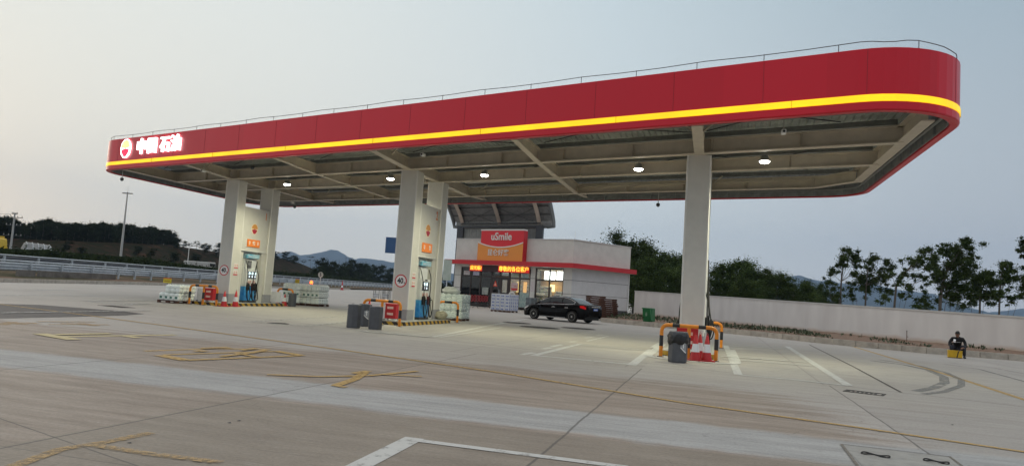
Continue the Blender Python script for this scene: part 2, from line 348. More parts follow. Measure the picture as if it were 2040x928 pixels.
# yellow lettering on the lane, much worn
w = MB()
line_px(w, [(78,665),(148,677)], .30, .012); line_px(w, [(112,667),(220,665)], .24, .014); line_px(w, [(122,670.5),(350,667)], .20, .006); line_px(w, [(240,668),(276,673)], .22, .008)
tag(w.build('lane_lettering', pyp), kind='structure')
w = MB()
line_px(w, [(20,641),(46,646)], .28); line_px(w, [(0,647),(20,643)], .28, .006); line_px(w, [(52,642),(76,645)], .28); line_px(w, [(72,641),(188,642)], .24, .016)
line_px(w, [(96,646),(218,647)], .22, .008); line_px(w, [(160,644),(192,649)], .26, .010); line_px(w, [(120,644),(170,646)], .25, .012)
tag(w.build('lane_lettering', pyf), kind='structure')
w = MB()
line_px(w, [(288,699),(460,693)], .14); line_px(w, [(400,694),(540,696)], .14, .006); line_px(w, [(318,708),(372,718)], .24, .010); line_px(w, [(325,707),(450,703),(550,700)], .13, .008)
line_px(w, [(372,718),(470,714),(596,709)], .15, .012); line_px(w, [(550,700),(602,709)], .20, .014); line_px(w, [(392,701),(408,699)], .2, .016); line_px(w, [(440,711),(500,704),(530,698)], .14, .018)
line_px(w, [(468,704),(510,712)], .12, .020); line_px(w, [(402,695),(455,693)], .16, .022); line_px(w, [(480,699),(512,695)], .14, .024)
tag(w.build('lane_lettering', py_), kind='structure')
w = MB()   # the character on the lane right of it
line_px(w, [(532,747),(640,751),(735,749),(832,740)], .11, .014); line_px(w, [(728,742),(706,756),(668,769),(690,772)], .15, .012); line_px(w, [(705,745),(734,740)], .16, .016); line_px(w, [(760,747),(840,751)], .09, .018)
tag(w.build('lane_lettering', py_), kind='structure')
w = MB()
line_px(w, [(20,931),(120,895),(215,880),(300,862)], .12, .006); line_px(w, [(190,888),(300,905),(440,922)], .11, .010)
tag(w.build('lane_lettering', pyf), kind='structure')
# black patch of tar on the left
tar = paint('tar_patch', (.050,.046,.045), .34, 3)
w = MB(); poly_px(w, [(-30,604),(80,607),(160,613),(240,619),(288,625),(250,628),(150,631),(60,633),(-30,635)], .003); tag(w.build('tar_patch', tar), kind='structure')
# curved tyre marks on the right
w = MB()
line_px(w, [(1735,718),(1800,726),(1850,737),(1880,750),(1882,762),(1860,772),(1825,779)], .22); line_px(w, [(1750,716),(1830,728),(1885,742),(1915,756),(1915,768),(1880,780),(1840,785)], .16, .006)
line_px(w, [(1880,725),(1950,735),(2060,765)], .10, .008); line_px(w, [(1890,722),(1980,733),(2060,748)], .07, .010)
line_px(w, [(640,607),(690,612),(705,604),(680,600)], .12, .008)
tyre_m = paint('tyre_mark', (.19,.19,.185), .50, 3)
tag(w.build('tyre_mark', tyre_m), kind='structure')
w = MB(); line_px(w, [(1612,686),(1700,730),(1795,781)], .06); tag(w.build('trench_joint', mat('joint_dark', (.05,.04,.038), .8)), kind='structure')
# far part of the joint running under the roof
# covers and gullies set in the slab
cast = mat('cast_iron', (.06,.055,.05), .7, .3, .3, 12)
def cover(p, r, label):
    q = at(*p); m = MB(); m.lathe([(r, 0), (r, .006), (r-.04, .010), (r-.05, .006), (.001, .006)], (0,0,0), 28)
    for k in range(-4, 5): m.box(-math.sqrt(max(.001, (r-.07)**2-(k*.09)**2)), math.sqrt(max(.001, (r-.07)**2-(k*.09)**2)), k*.09-.012, k*.09+.012, .0055, .009)
    o = m.build('manhole_cover', cast); o.location = (q.x, q.y, .001); tag(o, label, 'manhole cover', 'round iron covers by the parked car'); return o
cover((1075,652), .95, 'round iron manhole cover nearest below the rear wheel of the black car'); cover((1152,654), .85, 'round iron manhole cover on the right, in front of the black car')
cover((1030,643), .75, 'round iron manhole cover in front of the stacked blue cartons'); cover((555,644), .35, 'small iron cover between the white lines left of the grey bins')
def drain(p, L_, W_, rz, label):
    q = at(*p); t = thing('gully_grate', label, 'drain grate', (q.x, q.y, 0), rz); m = MB()
    m.box(-L_/2-.05, L_/2+.05, -W_/2-.05, -W_/2, .001, .010).box(-L_/2-.05, L_/2+.05, W_/2, W_/2+.05, .001, .010).box(-L_/2-.05, -L_/2, -W_/2, W_/2, .001, .010).box(L_/2, L_/2+.05, -W_/2, W_/2, .001, .010)
    m.build('grate_frame', cast, t); m = MB(); n = int(L_/.08)
    for k in range(n): m.box(-L_/2+k*.08+.01, -L_/2+k*.08+.05, -W_/2, W_/2, .001, .008)
    m.build('grate_bars', cast, t)
    return t
drain((1722,782), .62, .34, -.32, 'slotted drain grate in the concrete right of the white bay'); drain((232,610.5), 1.3, .5, -.2, 'slotted drain grate left of the stacked jugs')
# concrete trench lid with two rope lifting loops
q0, q1, q2, q3 = at(1676,885), at(1892,910), at(1990,990), at(1750,960)
lidm = mat('lid_concrete', (.29,.285,.265), .8, 0, .18, 6, .3)
t = thing('trench_lid', 'flat concrete trench lid with two black lifting loops, bottom right', 'trench lid', (0,0,0))
m = MB(); m.add([(q.x, q.y, .005) for q in (q3, q2, q1, q0)], [(0,1,2,3)]); m.build('slab', lidm, t)
m = MB(); line_px(m, [(1676,885),(1780,897),(1892,910)], .022, .009); m.build('joint', MATS['joint_dark'], t)
m = MB(); line_px(m, [(1676,885),(1710,930)], .03, .012); line_px(m, [(1892,910),(1925,935)], .025, .012); m.build('chipped_edge', mat('chipped', (.19,.17,.145), .9, 0, .5, 30), t)
for px, py, L_ in ((1744,908,.13), (1865,921,.11)):
    q = at(px, py); m = MB(); P = []
    for k in range(25):
        a = 2*math.pi*k/24; P.append((q.x+L_*math.cos(a)+.25*L_*math.sin(a), q.y+.035*math.sin(a)-.05*math.cos(a)*(L_/.13), .016+.008*math.sin(3*a)))
    m.tube(P, .008, 6); m.build('lifting_loop', rubber, t)
# specks of litter
for k, (px, py) in enumerate([(476,838),(457,842),(258,882),(1897,846),(306,640)]):
    q = at(px, py); s = .02 if py > 700 else .035
    m = MB(); m.add([(q.x-s,q.y-s*.6,.005),(q.x+s,q.y-s*.3,.006),(q.x+s*.6,q.y+s*.5,.012),(q.x-s*.8,q.y+s*.4,.006)], [(0,1,2,3)]); m.add([(q.x-s,q.y-s*.6,.004),(q.x+s,q.y-s*.3,.004),(q.x+s*.6,q.y+s*.5,.004),(q.x-s*.8,q.y+s*.4,.004)], [(0,3,2,1)])
    tag(m.build('litter', black), ['dark scrap of litter right of a smaller one on the near slab','dark scrap of litter left of a larger one on the near slab','dark pebble beside the worn yellow stroke','small dark scrap right of the trench joint','dark scrap on the slab beside the yellow line'][k], 'litter')
# ------------------------------------------------------------------ filling station roof
TS = math.tan(SKEW)
def cw(x, w, z=0): return Vector((x, 22.95 - TS*x + w, z))       # w = metres behind the front girder
canopy = thing('station_canopy', 'long red canopy with lit yellow stripe over the fuel pumps', 'canopy', (0,0,0))
ZB, ZT = 6.25, 7.72
corn = [cw(-30.1,-3.7), cw(5.60,-3.7), cw(5.60,10.7), cw(-30.1,10.7)]
def rounded(ps, r, n=10):
    out = []
    for i, p in enumerate(ps):
        a, b = ps[i-1], ps[(i+1) % len(ps)]; d1 = (a-p).normalized(); d2 = (b-p).normalized(); th = d1.angle(d2)
        t = r/math.tan(th/2); c = p+(d1+d2).normalized()*(r/math.sin(th/2)); s, e = p+d1*t-c, p+d2*t-c
        a0 = math.atan2(s.y, s.x); a1 = math.atan2(e.y, e.x); da = (a1-a0+math.pi) % (2*math.pi)-math.pi
        for k in range(n+1): q = a0+da*k/n; out.append(Vector((c.x+r*math.cos(q), c.y+r*math.sin(q), 0)))
    return out
OUT = rounded(corn, 1.95, 14)
def offs(ps, d):     # move a closed counter-clockwise outline outwards
    n = len(ps); r = []
    for i in range(n):
        t = (ps[(i+1) % n]-ps[i-1]); t.normalize(); r.append(ps[i]+Vector((t.y, -t.x, 0))*d)
    return r
def ring(mb, prof, ps=None):        # sweep a closed (offset, z) profile round the outline
    ps = ps or OUT; rows = [[(p.x, p.y, z) for p in offs(ps, d)] for d, z in prof]; n = len(ps); m = len(prof)
    mb.add([v for row in rows for v in row], [(j*n+i, j*n+(i+1) % n, ((j+1) % m)*n+(i+1) % n, ((j+1) % m)*n+i) for j in range(m) for i in range(n)]); return mb
def red_mat():
    m = red; nt = m.node_tree; b = nt.nodes['Principled BSDF']; g = nt.nodes.new('ShaderNodeNewGeometry'); s = nt.nodes.new('ShaderNodeSeparateXYZ'); nt.links.new(g.outputs['Position'], s.inputs[0])
    # panel to panel tone differences of the sheet cladding (2.4 m panels)
    d = nt.nodes.new('ShaderNodeMath'); d.operation = 'MULTIPLY'; d.inputs[1].default_value = 1/2.37; nt.links.new(s.outputs[0], d.inputs[0])
    f = nt.nodes.new('ShaderNodeMath'); f.operation = 'FLOOR'; nt.links.new(d.outputs[0], f.inputs[0])
    wn = nt.nodes.new('ShaderNodeTexWhiteNoise'); wn.noise_dimensions = '1D'; nt.links.new(f.outputs[0], wn.inputs['W'])
    r = ramp(nt, wn.outputs[0], [(0, (.57,.005,.020)), (1, (.64,.007,.025))]); nt.links.new(r.outputs[0], b.inputs['Base Color'])
    mp = nt.nodes.new('ShaderNodeMapping'); mp.inputs['Scale'].default_value = (1.2, 1.2, .15); nt.links.new(g.outputs['Position'], mp.inputs[0])
    n = nt.nodes.new('ShaderNodeTexNoise'); n.inputs['Scale'].default_value = 2.5; n.inputs['Detail'].default_value = 6; nt.links.new(mp.outputs[0], n.inputs['Vector'])
    rr = nt.nodes.new('ShaderNodeMapRange'); rr.inputs[3].default_value = .24; rr.inputs[4].default_value = .46; nt.links.new(n.outputs[0], rr.inputs[0]); nt.links.new(rr.outputs[0], b.inputs['Roughness'])
red_mat()
ring(MB(), [(0,6.455),(-.21,6.455),(-.21,6.25),(-.04,6.25),(0,6.28)]).build('lower_fascia', red, canopy)
ring(MB(), [(0,6.628),(0,ZT),(-.04,ZT+.02),(-.16,ZT+.02),(-.16,6.628)]).build('fascia', red, canopy)
ring(MB(), [(.015,6.462),(.015,6.622),(-.12,6.622),(-.12,6.462)]).build('light_band', yellow_lit, canopy)
# thin joints of the light band and fascia panels
def along(ps, step, start=0):
    out = []; acc = start; n = len(ps)
    for i in range(n):
        a, b = ps[i], ps[(i+1) % n]; L_ = (b-a).length
        while acc < L_: t = (b-a).normalized(); out.append((a+t*acc, Vector((t.y, -t.x, 0)), t)); acc += step
        acc -= L_
    return out
m = MB()
for p, nrm, t in along(OUT, 4.74, 1.3): m.beam((p+nrm*.018).to_3d()+Vector((0,0,6.44)), (p+nrm*.018)+Vector((0,0,6.635)), .02, .006, t)
m.build('band_joint', mat('band_joint', (.45,.28,.01), .5), canopy)
m = MB()
for p, nrm, t in along(OUT, 2.37, .6): m.beam(p+nrm*.001+Vector((0,0,6.66)), p+nrm*.001+Vector((0,0,ZT)), .007, .006, t)
m.build('panel_joint', mat('panel_joint', (.15,.006,.01), .6), canopy)
# grey sheet lining inside the fascia, ribbed
m = MB(); IN = offs(OUT, -.225)
ring(m, [(0,6.29),(0,7.3),(-.03,7.3),(-.03,6.29)], IN)
for p, nrm, t in along(offs(OUT, -.28), 1.2): m.beam(p+Vector((0,0,6.31)), p+Vector((0,0,7.3)), .05, .05, t)
m.build('fascia_lining', mat('lining_steel', (.22,.235,.235), .6, .1, .25, 4), canopy)
m = MB(); ring(m, [(-.31,6.50),(-.31,6.54),(-.39,6.54),(-.39,6.50)]); m.build('lining_rail', mat('rail_steel', (.30,.31,.31), .5, .3), canopy)
# trapezoidal roof deck: ribs run across the roof
m = MB(); IN = offs(OUT, -.38)
xs = [i*.205 for i in range(int(-30/.205), int(5.4/.205)+1)]
def span(x):
    ys = []
    for i in range(len(IN)):
        a, b = IN[i], IN[(i+1) % len(IN)]
        if (a.x-x)*(b.x-x) < 0: ys.append(a.y+(b.y-a.y)*(x-a.x)/(b.x-a.x))
    return (min(ys), max(ys)) if len(ys) > 1 else None
prev = None; vs = []; fs = []
for x in xs:
    for dx, dz in ((0,0), (.10,0), (.125,.05), (.18,.05)):
        s_ = span(x+dx)
        if not s_: prev = None; continue
        i = len(vs); vs += [(x+dx, s_[0], 7.16+dz), (x+dx, s_[1], 7.16+dz)]
        if prev is not None: fs.append((prev, prev+1, i+1, i))
        prev = i
m.add(vs, fs); o = m.build('roof_deck', deck_m, canopy); sol = o.modifiers.new('thickness', 'SOLIDIFY'); sol.thickness = .05; sol.offset = -1
def ibeam(mb, a, b, h=.50, fw=.26, t=.022, zt=None, stiff=1.6, h2=None):    # a, b on the underside line
    a, b = Vector(a), Vector(b); d = (b-a); L_ = d.length; d.normalize(); sx = d.cross(Vector((0,0,1))).normalized(); up_ = Vector((0,0,1))
    h2 = h if h2 is None else h2
    def bx(p0, p1, w, z0a, z1a, z0b, z1b):
        q = []
        for p, z0, z1 in ((p0, z0a, z1a), (p1, z0b, z1b)):
            q += [p-sx*w/2+up_*z0, p+sx*w/2+up_*z0, p+sx*w/2+up_*z1, p-sx*w/2+up_*z1]
        mb.add(q, [(0,1,2,3),(7,6,5,4),(0,4,5,1),(1,5,6,2),(2,6,7,3),(3,7,4,0)])
    bx(a, b, fw, 0, t, 0, t); bx(a, b, fw, h-t, h, h2-t, h2); bx(a, b, .014, t, h-t, t, h2-t)
    if stiff:
        n = int(L_/stiff)
        for k in range(1, n):
            p = a+d*(L_*k/n); hh = h+(h2-h)*k/n
            for s_ in (-1, 1): mb.add([p+sx*s_*.007+up_*t, p+sx*s_*(fw/2-.01)+up_*t, p+sx*s_*(fw/2-.01)+up_*(hh-t), p+sx*s_*.007+up_*(hh-t)], [(0,1,2,3)])
    return mb
ZG = 6.18
for w_, x0, x1, h, nm in ((0,-27.6,4.72,.47,'front_girder'), (3.2,-27.6,4.72,.45,'middle_girder'), (7.55,-25.6,3.45,.33,'rear_girder')):
    xs_ = [x0]+[x for x in (-23.2,-12.12,-.64) if x0 < x < x1]+[x1]
    m = MB()
    ibeam(m, cw(x0, w_, ZG), cw(x1, w_, ZG), h, .27, .03, stiff=2.45); m.build(nm, beige, canopy)
m = MB(); ibeam(m, cw(3.45,7.55,ZG), Vector((4.62,27.75,ZG)), .40, .24, .03, stiff=0); m.build('rear_girder', beige, canopy)
m = MB(); ibeam(m, cw(-25.6,7.55,ZG), cw(-27.6,6.6,ZG), .40, .24, .03, stiff=0); m.build('rear_girder', beige, canopy)
m = MB(); ibeam(m, cw(-29.4,-3.05,6.72), cw(3.6,-3.05,6.72), .34, .16, .02, stiff=2.4); m.build('front_edge_beam', beige, canopy)
m = MB(); ibeam(m, cw(-29.4,10.0,6.72), cw(4.6,10.0,6.72), .34, .16, .02, stiff=2.4); m.build('rear_edge_beam', beige, canopy)
for x in (-23.2, -17.3, -12.12, -6.25, -.64):
    big_ = x in (-23.2, -12.12, -.64); wd = .30 if big_ else .22
    m = MB(); ibeam(m, cw(x,-.14,ZG), cw(x,-3.3,ZG+.10), .46, wd, .028, stiff=0, h2=.36)      # front cantilever
    ibeam(m, cw(x,.14,ZG), cw(x,3.06,ZG), .45, wd, .028, stiff=0); ibeam(m, cw(x,3.34,ZG), cw(x,7.4,ZG), .43, wd, .028, stiff=0); ibeam(m, cw(x,7.7,ZG+.05), cw(x,10.1,ZG+.20), .36, wd, .024, stiff=0)
    m.build('cross_beam', beige, canopy)
m = MB(); ibeam(m, Vector((4.70,19.0,ZG+.02)), Vector((4.70,28.0,ZG+.02)), .45, .30, .03, stiff=0); m.build('end_beam', beige, canopy)
m = MB(); ibeam(m, Vector((-27.7,28.7,ZG+.02)), Vector((-27.7,39.6,ZG+.02)), .45, .30, .03, stiff=0); m.build('end_beam', beige, canopy)
for x0 in (-27.6, 4.70):      # stub brackets from end beam to the fascia
    m = MB()
    for w_ in ((.8, 3.9, 7.3) if x0 > 0 else (-2.4, .8, 3.9, 7.3)):
        s_ = 1 if x0 > 0 else -1; a = cw(x0, w_, 6.78); b = cw(x0+s_*(.35 if x0 > 0 else 2.0), w_, 6.84); m.beam(a, b, .12, .16)
    m.build('outrigger', beige, canopy)
# purlins under the deck and bracing rods
for k, w_ in enumerate((-1.9,-.75,.9,2.1,4.3,5.5,6.6,8.6)):
    m = MB(); a, b = cw(-29.6, w_, 6.98), cw(4.75, w_, 6.98); m.beam(a, b, .06, .16); m.beam(a+Vector((0,.05,-.075)), b+Vector((0,.05,-.075)), .10, .008); m.build('purlin', mat('purlin_steel', (.27,.28,.27), .5, .3, .2, 3), canopy)
m = MB(); bays = [-29.2,-23.2,-17.3,-12.12,-6.25,-.64,3.4]
for a_, b_ in zip(bays, bays[1:]):
    for w0, w1 in ((-3.0,-.1), (3.5,7.3)):
        m.cyl(cw(a_+.2, w0, 6.86), cw(b_-.2, w1, 6.86), .016, 6); m.cyl(cw(a_+.2, w1, 6.88), cw(b_-.2, w0, 6.88), .016, 6)
m.build('bracing_rod', dgrey, canopy)
for x in (-23.2,-12.12,-.64):     # knee braces at the cantilevers
    m = MB()
    for s_ in (-1, 1):
        for w_ in (-1.9, 8.4): m.beam(cw(x+s_*.12, w_, 6.45), cw(x+s_*.75, w_, 6.92), .05, .05)
    m.build('knee_brace', beige, canopy)
m = MB()
for a_, b_ in ((-22.5,-18.0), (-11.5,-7.0), (-9.4,-6.6)):
    m.cyl(cw(a_, 5.4, 6.55), cw(b_, 5.4, 6.55), .07, 10)
m.cyl(cw(-27,1.3,6.72), cw(4.5,1.3,6.72), .025, 8)
m.build('conduit', mat('pvc_white', (.55,.55,.52), .4), canopy)
# stiff wire on short posts round the top edge
m = MB(); T = offs(OUT, -.08); P = [p+Vector((0,0,ZT+.19+.012*math.sin(i*1.7))) for i, p in enumerate(T)]
P2 = []
for i in range(len(P)):
    a, b = P[i], P[(i+1) % len(P)]; n = max(1, int((b-a).length/1.2)); P2 += [a.lerp(b, k/n)+Vector((0,0,.02*math.sin(k*2.1+i))) for k in range(n)]
P2.append(P2[0]); m.tube(P2, .011, 5)
for p, nrm, t in along(T, 1.75, .4): m.cyl(p+Vector((0,0,ZT)), p+Vector((0,0,ZT+.2)), .010, 5)
m.build('lightning_wire', mat('wire_steel', (.10,.10,.11), .5, .5), canopy)

# lit letters and emblem near the left end of the front fascia
lv = Vector((math.cos(SKEW), -math.sin(SKEW), 0)); nf = Vector((-math.sin(SKEW), -math.cos(SKEW), 0))
lit_w = mat('lit_white', (.9,.9,.9), .4, emit=(1,.97,1), estr=1.7)
lit_y = mat('lit_emblem_yellow', (.9,.7,.2), .4, emit=(1,.72,.12), estr=1.5)
lit_r = mat('lit_emblem_red', (.8,.02,.05), .4, emit=(.85,.01,.06), estr=.9)
def fas(x, z, o=.03): return cw(x, -3.7, z)+nf*o
for ch, x in zip('中国石油', (-26.22,-25.36,-24.34,-23.52)):
    text('sign_character', ch, .78, plane_M(fas(x, 7.17, .05), lv), lit_w, canopy, .045, .012, sx=1.04)
def emblem(parent, P, r, my, mr_, mw, depth=.04, name='emblem'):   # P(u, v, o) -> point; a ribbed disc: upper fan in gold, lower petals in red, white rim and rays
    e = MB(); n = 60
    def fan(rad, o, a0, a1, col, k=30, wav=0):
        e.m = col; ps = [P(0, 0, o)]+[P(math.cos(a0+(a1-a0)*i/k)*rad*(1+wav*abs(math.cos(5*(a0+(a1-a0)*i/k)))), math.sin(a0+(a1-a0)*i/k)*rad*(1+wav*abs(math.cos(5*(a0+(a1-a0)*i/k)))), o) for i in range(k+1)]
        qs = [p-(P(0,0,1)-P(0,0,0))*depth for p in ps]; N_ = len(ps)
        e.add(ps+qs, [(0, i, i+1) for i in range(1, N_-1)]+[(N_, N_+i+1, N_+i) for i in range(1, N_-1)]+[(i, N_+i, N_+i+1, i+1) for i in range(0, N_-1)]+[(N_-1, 2*N_-1, N_, 0)])
    fan(r*1.0, depth, 0, 2*math.pi, 2, 60, .05)
    for k in range(5):      # gold rays
        a = R(8)+k*R(33); fan(r*.93, depth+.006, a, a+R(31), 0, 8)
    for k in range(3):      # red petals below
        a = R(190)+k*R(54); fan(r*(.80 if k != 1 else .88), depth+.009, a, a+R(52), 1, 8)
    return e.build(name, [my, mr_, mw], parent)
def pf(u, v, o): return fas(-27.53, 7.20)+lv*u*1.08+Vector((0,0,v*1.12))+nf*o
emblem(canopy, pf, .40, lit_y, lit_r, lit_w)

# columns
col_edge = mat('column_edge', (.70,.69,.66), .35)
for i, x in enumerate((-23.2, -12.12, -.64)):
    for w_, back in ((0, 0), (2.9, 1)):
        y0 = 22.95-TS*(x)+w_+.13; base_z = .15; X0, X1 = x-.36, x+.36; top = 6.18; c = thing('column', None, None); c.parent = canopy; del_ = None
        m = MB(); m.cbox(X0, X1, y0, y0+.66, base_z+.42, top, .03); m.build('cladding', clad, c)
        m = MB(); m.cbox(X0-.004, X1+.004, y0-.004, y0+.664, base_z, base_z+.42, .03); m.build('base_band', clad_d, c)
        m = MB()
        for xx in (X0, X1):
            for yy in (y0, y0+.66): m.cyl((xx+(.02 if xx < x else -.02), yy+(.02 if yy == y0 else -.02), base_z+.42), (xx+(.02 if xx < x else -.02), yy+(.02 if yy == y0 else -.02), top-.004), .033, 10)
        m.build('corner_trim', col_edge, c)

# fuel islands with black and yellow kerbs
def hazard(name, ca, cb, axis, pitch, slant):
    m = bpy.data.materials.new(name); m.use_nodes = True; nt = m.node_tree; b = nt.nodes['Principled BSDF']; g = nt.nodes.new('ShaderNodeNewGeometry'); s = nt.nodes.new('ShaderNodeSeparateXYZ'); nt.links.new(g.outputs['Position'], s.inputs[0])
    def mt(op, a, c):
        n = nt.nodes.new('ShaderNodeMath'); n.operation = op
        for i, v in enumerate((a, c)):
            if isinstance(v, (int, float)): n.inputs[i].default_value = v
            else: nt.links.new(v, n.inputs[i])
        return n.outputs[0]
    t = mt('ADD', mt('ADD', s.outputs[0], s.outputs[1]) if axis == 'xy' else s.outputs[axis], mt('MULTIPLY', s.outputs[2], slant))
    f = mt('FRACT', mt('DIVIDE', t, pitch), 0); gt = mt('GREATER_THAN', f, .5)
    n = nt.nodes.new('ShaderNodeTexNoise'); n.inputs['Scale'].default_value = 14; n.inputs['Detail'].default_value = 8; nt.links.new(g.outputs['Position'], n.inputs['Vector'])
    wr = ramp(nt, n.outputs[0], [(.58, (0,0,0)), (.66, (.7,.7,.7))])
    mx_ = nt.nodes.new('ShaderNodeMix'); mx_.data_type = 'RGBA'; nt.links.new(gt, mx_.inputs[0]); mx_.inputs[6].default_value = (*ca, 1); mx_.inputs[7].default_value = (*cb, 1)
    m2 = nt.nodes.new('ShaderNodeMix'); m2.data_type = 'RGBA'; nt.links.new(wr.outputs[0], m2.inputs[0]); nt.links.new(mx_.outputs[2], m2.inputs[6]); m2.inputs[7].default_value = (.12,.09,.07,1)
    nt.links.new(m2.outputs[2], b.inputs['Base Color']); b.inputs['Roughness'].default_value = .65; return m
haz = hazard('hazard_kerb', (.02,.018,.018), (.50,.30,.03), 'xy', .44, 1.0)
isl_top = mat('island_concrete', (.33,.33,.31), .7, 0, .2, 5)
ISL = [(-24.0,-22.35,29.75,35.1,'first fuel island, under the column pair marked 1'), (-12.92,-11.27,25.72,31.0,'middle fuel island, under the column pair marked 2'), (-1.42,.12,21.72,27.2,'nearest fuel island, behind the traffic cones on the right')]
for x0, x1, y0, y1, lb in ISL:
    t = thing('fuel_island', 'black and yellow kerbed '+lb, 'fuel island', ((x0+x1)/2, y0, 0), 0, 'fuel islands under the canopy')
    cx = (x0+x1)/2; m = MB(); c = .14
    def rr(e): return [(x0+c-e-cx,-e),(x1-c+e-cx,-e),(x1+e-cx,c-e),(x1+e-cx,y1-y0-c+e),(x1-c+e-cx,y1-y0+e),(x0+c-e-cx,y1-y0+e),(x0-e-cx,y1-y0-c+e),(x0-e-cx,c-e)]
    m.prism(rr(0), 0, .135); m.build('kerb_face', haz, t)
    m = MB(); m.prism(rr(-.02), .1355, .15); m.build('top_slab', isl_top, t)

# pump portals between the columns: number, emblem, grade display
orange_s = mat('orange_sign', (.72,.20,.02), .4, emit=(.8,.2,.02), estr=.12)
wlet = mat('white_letter', (.85,.85,.83), .5)
em_y = mat('emblem_gold', (.62,.28,.05), .4); em_r = mat('emblem_red', (.42,.01,.03), .4); em_w = mat('emblem_cream', (.8,.68,.5), .5)
org_l = mat('orange_letter', (.62,.17,.03), .5)
for i, x in enumerate((-23.2, -12.12, -.64)):
    ya = 22.95-TS*x+.13+.66; yb = 22.95-TS*x+2.9+.13; XF = x+.30
    t = thing('pump_portal', ['cream panel marked 1 between the far left columns', 'cream panel marked 2 between the middle columns', 'cream panel between the nearest columns, seen edge on behind the front one'][i], 'sign panel', (x, ya, 0), 0, 'panels between the column pairs')
    D = yb-ya
    m = MB(); m.box(-.29, .29, .004, D-.004, 2.80, 4.97); m.build('panel', clad, t)
    m = MB(); m.box(-.31, .31, .004, D-.004, 2.74, 2.80); m.build('panel_trim', col_edge, t)
    m = MB(); m.box(-.02, .02, .35, D-.35, .15, 2.74); m.box(-.26,.26,.006,.35,.152,2.738); m.box(-.26,.26,D-.35,D-.006,.152,2.738); m.build('recess', clad, t)
    for sgn in (1, -1):
        Mx = lambda y, z, s_=sgn: plane_M((.296*s_, y, z), (0, s_, 0))
        text('number', str(i+1) if i < 2 else '3', .52, Mx(D-.30 if sgn > 0 else .30, 4.62), org_l, t, .004, .012, sx=.75)
        emblem(t, lambda u, v, o, s_=sgn: Vector((.291*s_+o*s_, D*.46+u*s_, 3.90+v)), .27, em_y, em_r, em_w, .006)
        m = MB(); m.box(*((.292, .325) if sgn > 0 else (-.325, -.292)), D*.46-.52, D*.46+.52, 2.98, 3.36); dp = m.build('grade_display', orange_s, t)
        s3 = ['0   92   0', '0       95', '0   92   0'][i]
        text('grade_figures', s3, .26, plane_M((.327*sgn, D*.46, 3.17), (0, sgn, 0)), wlet, dp, .002, .006, sx=.85)

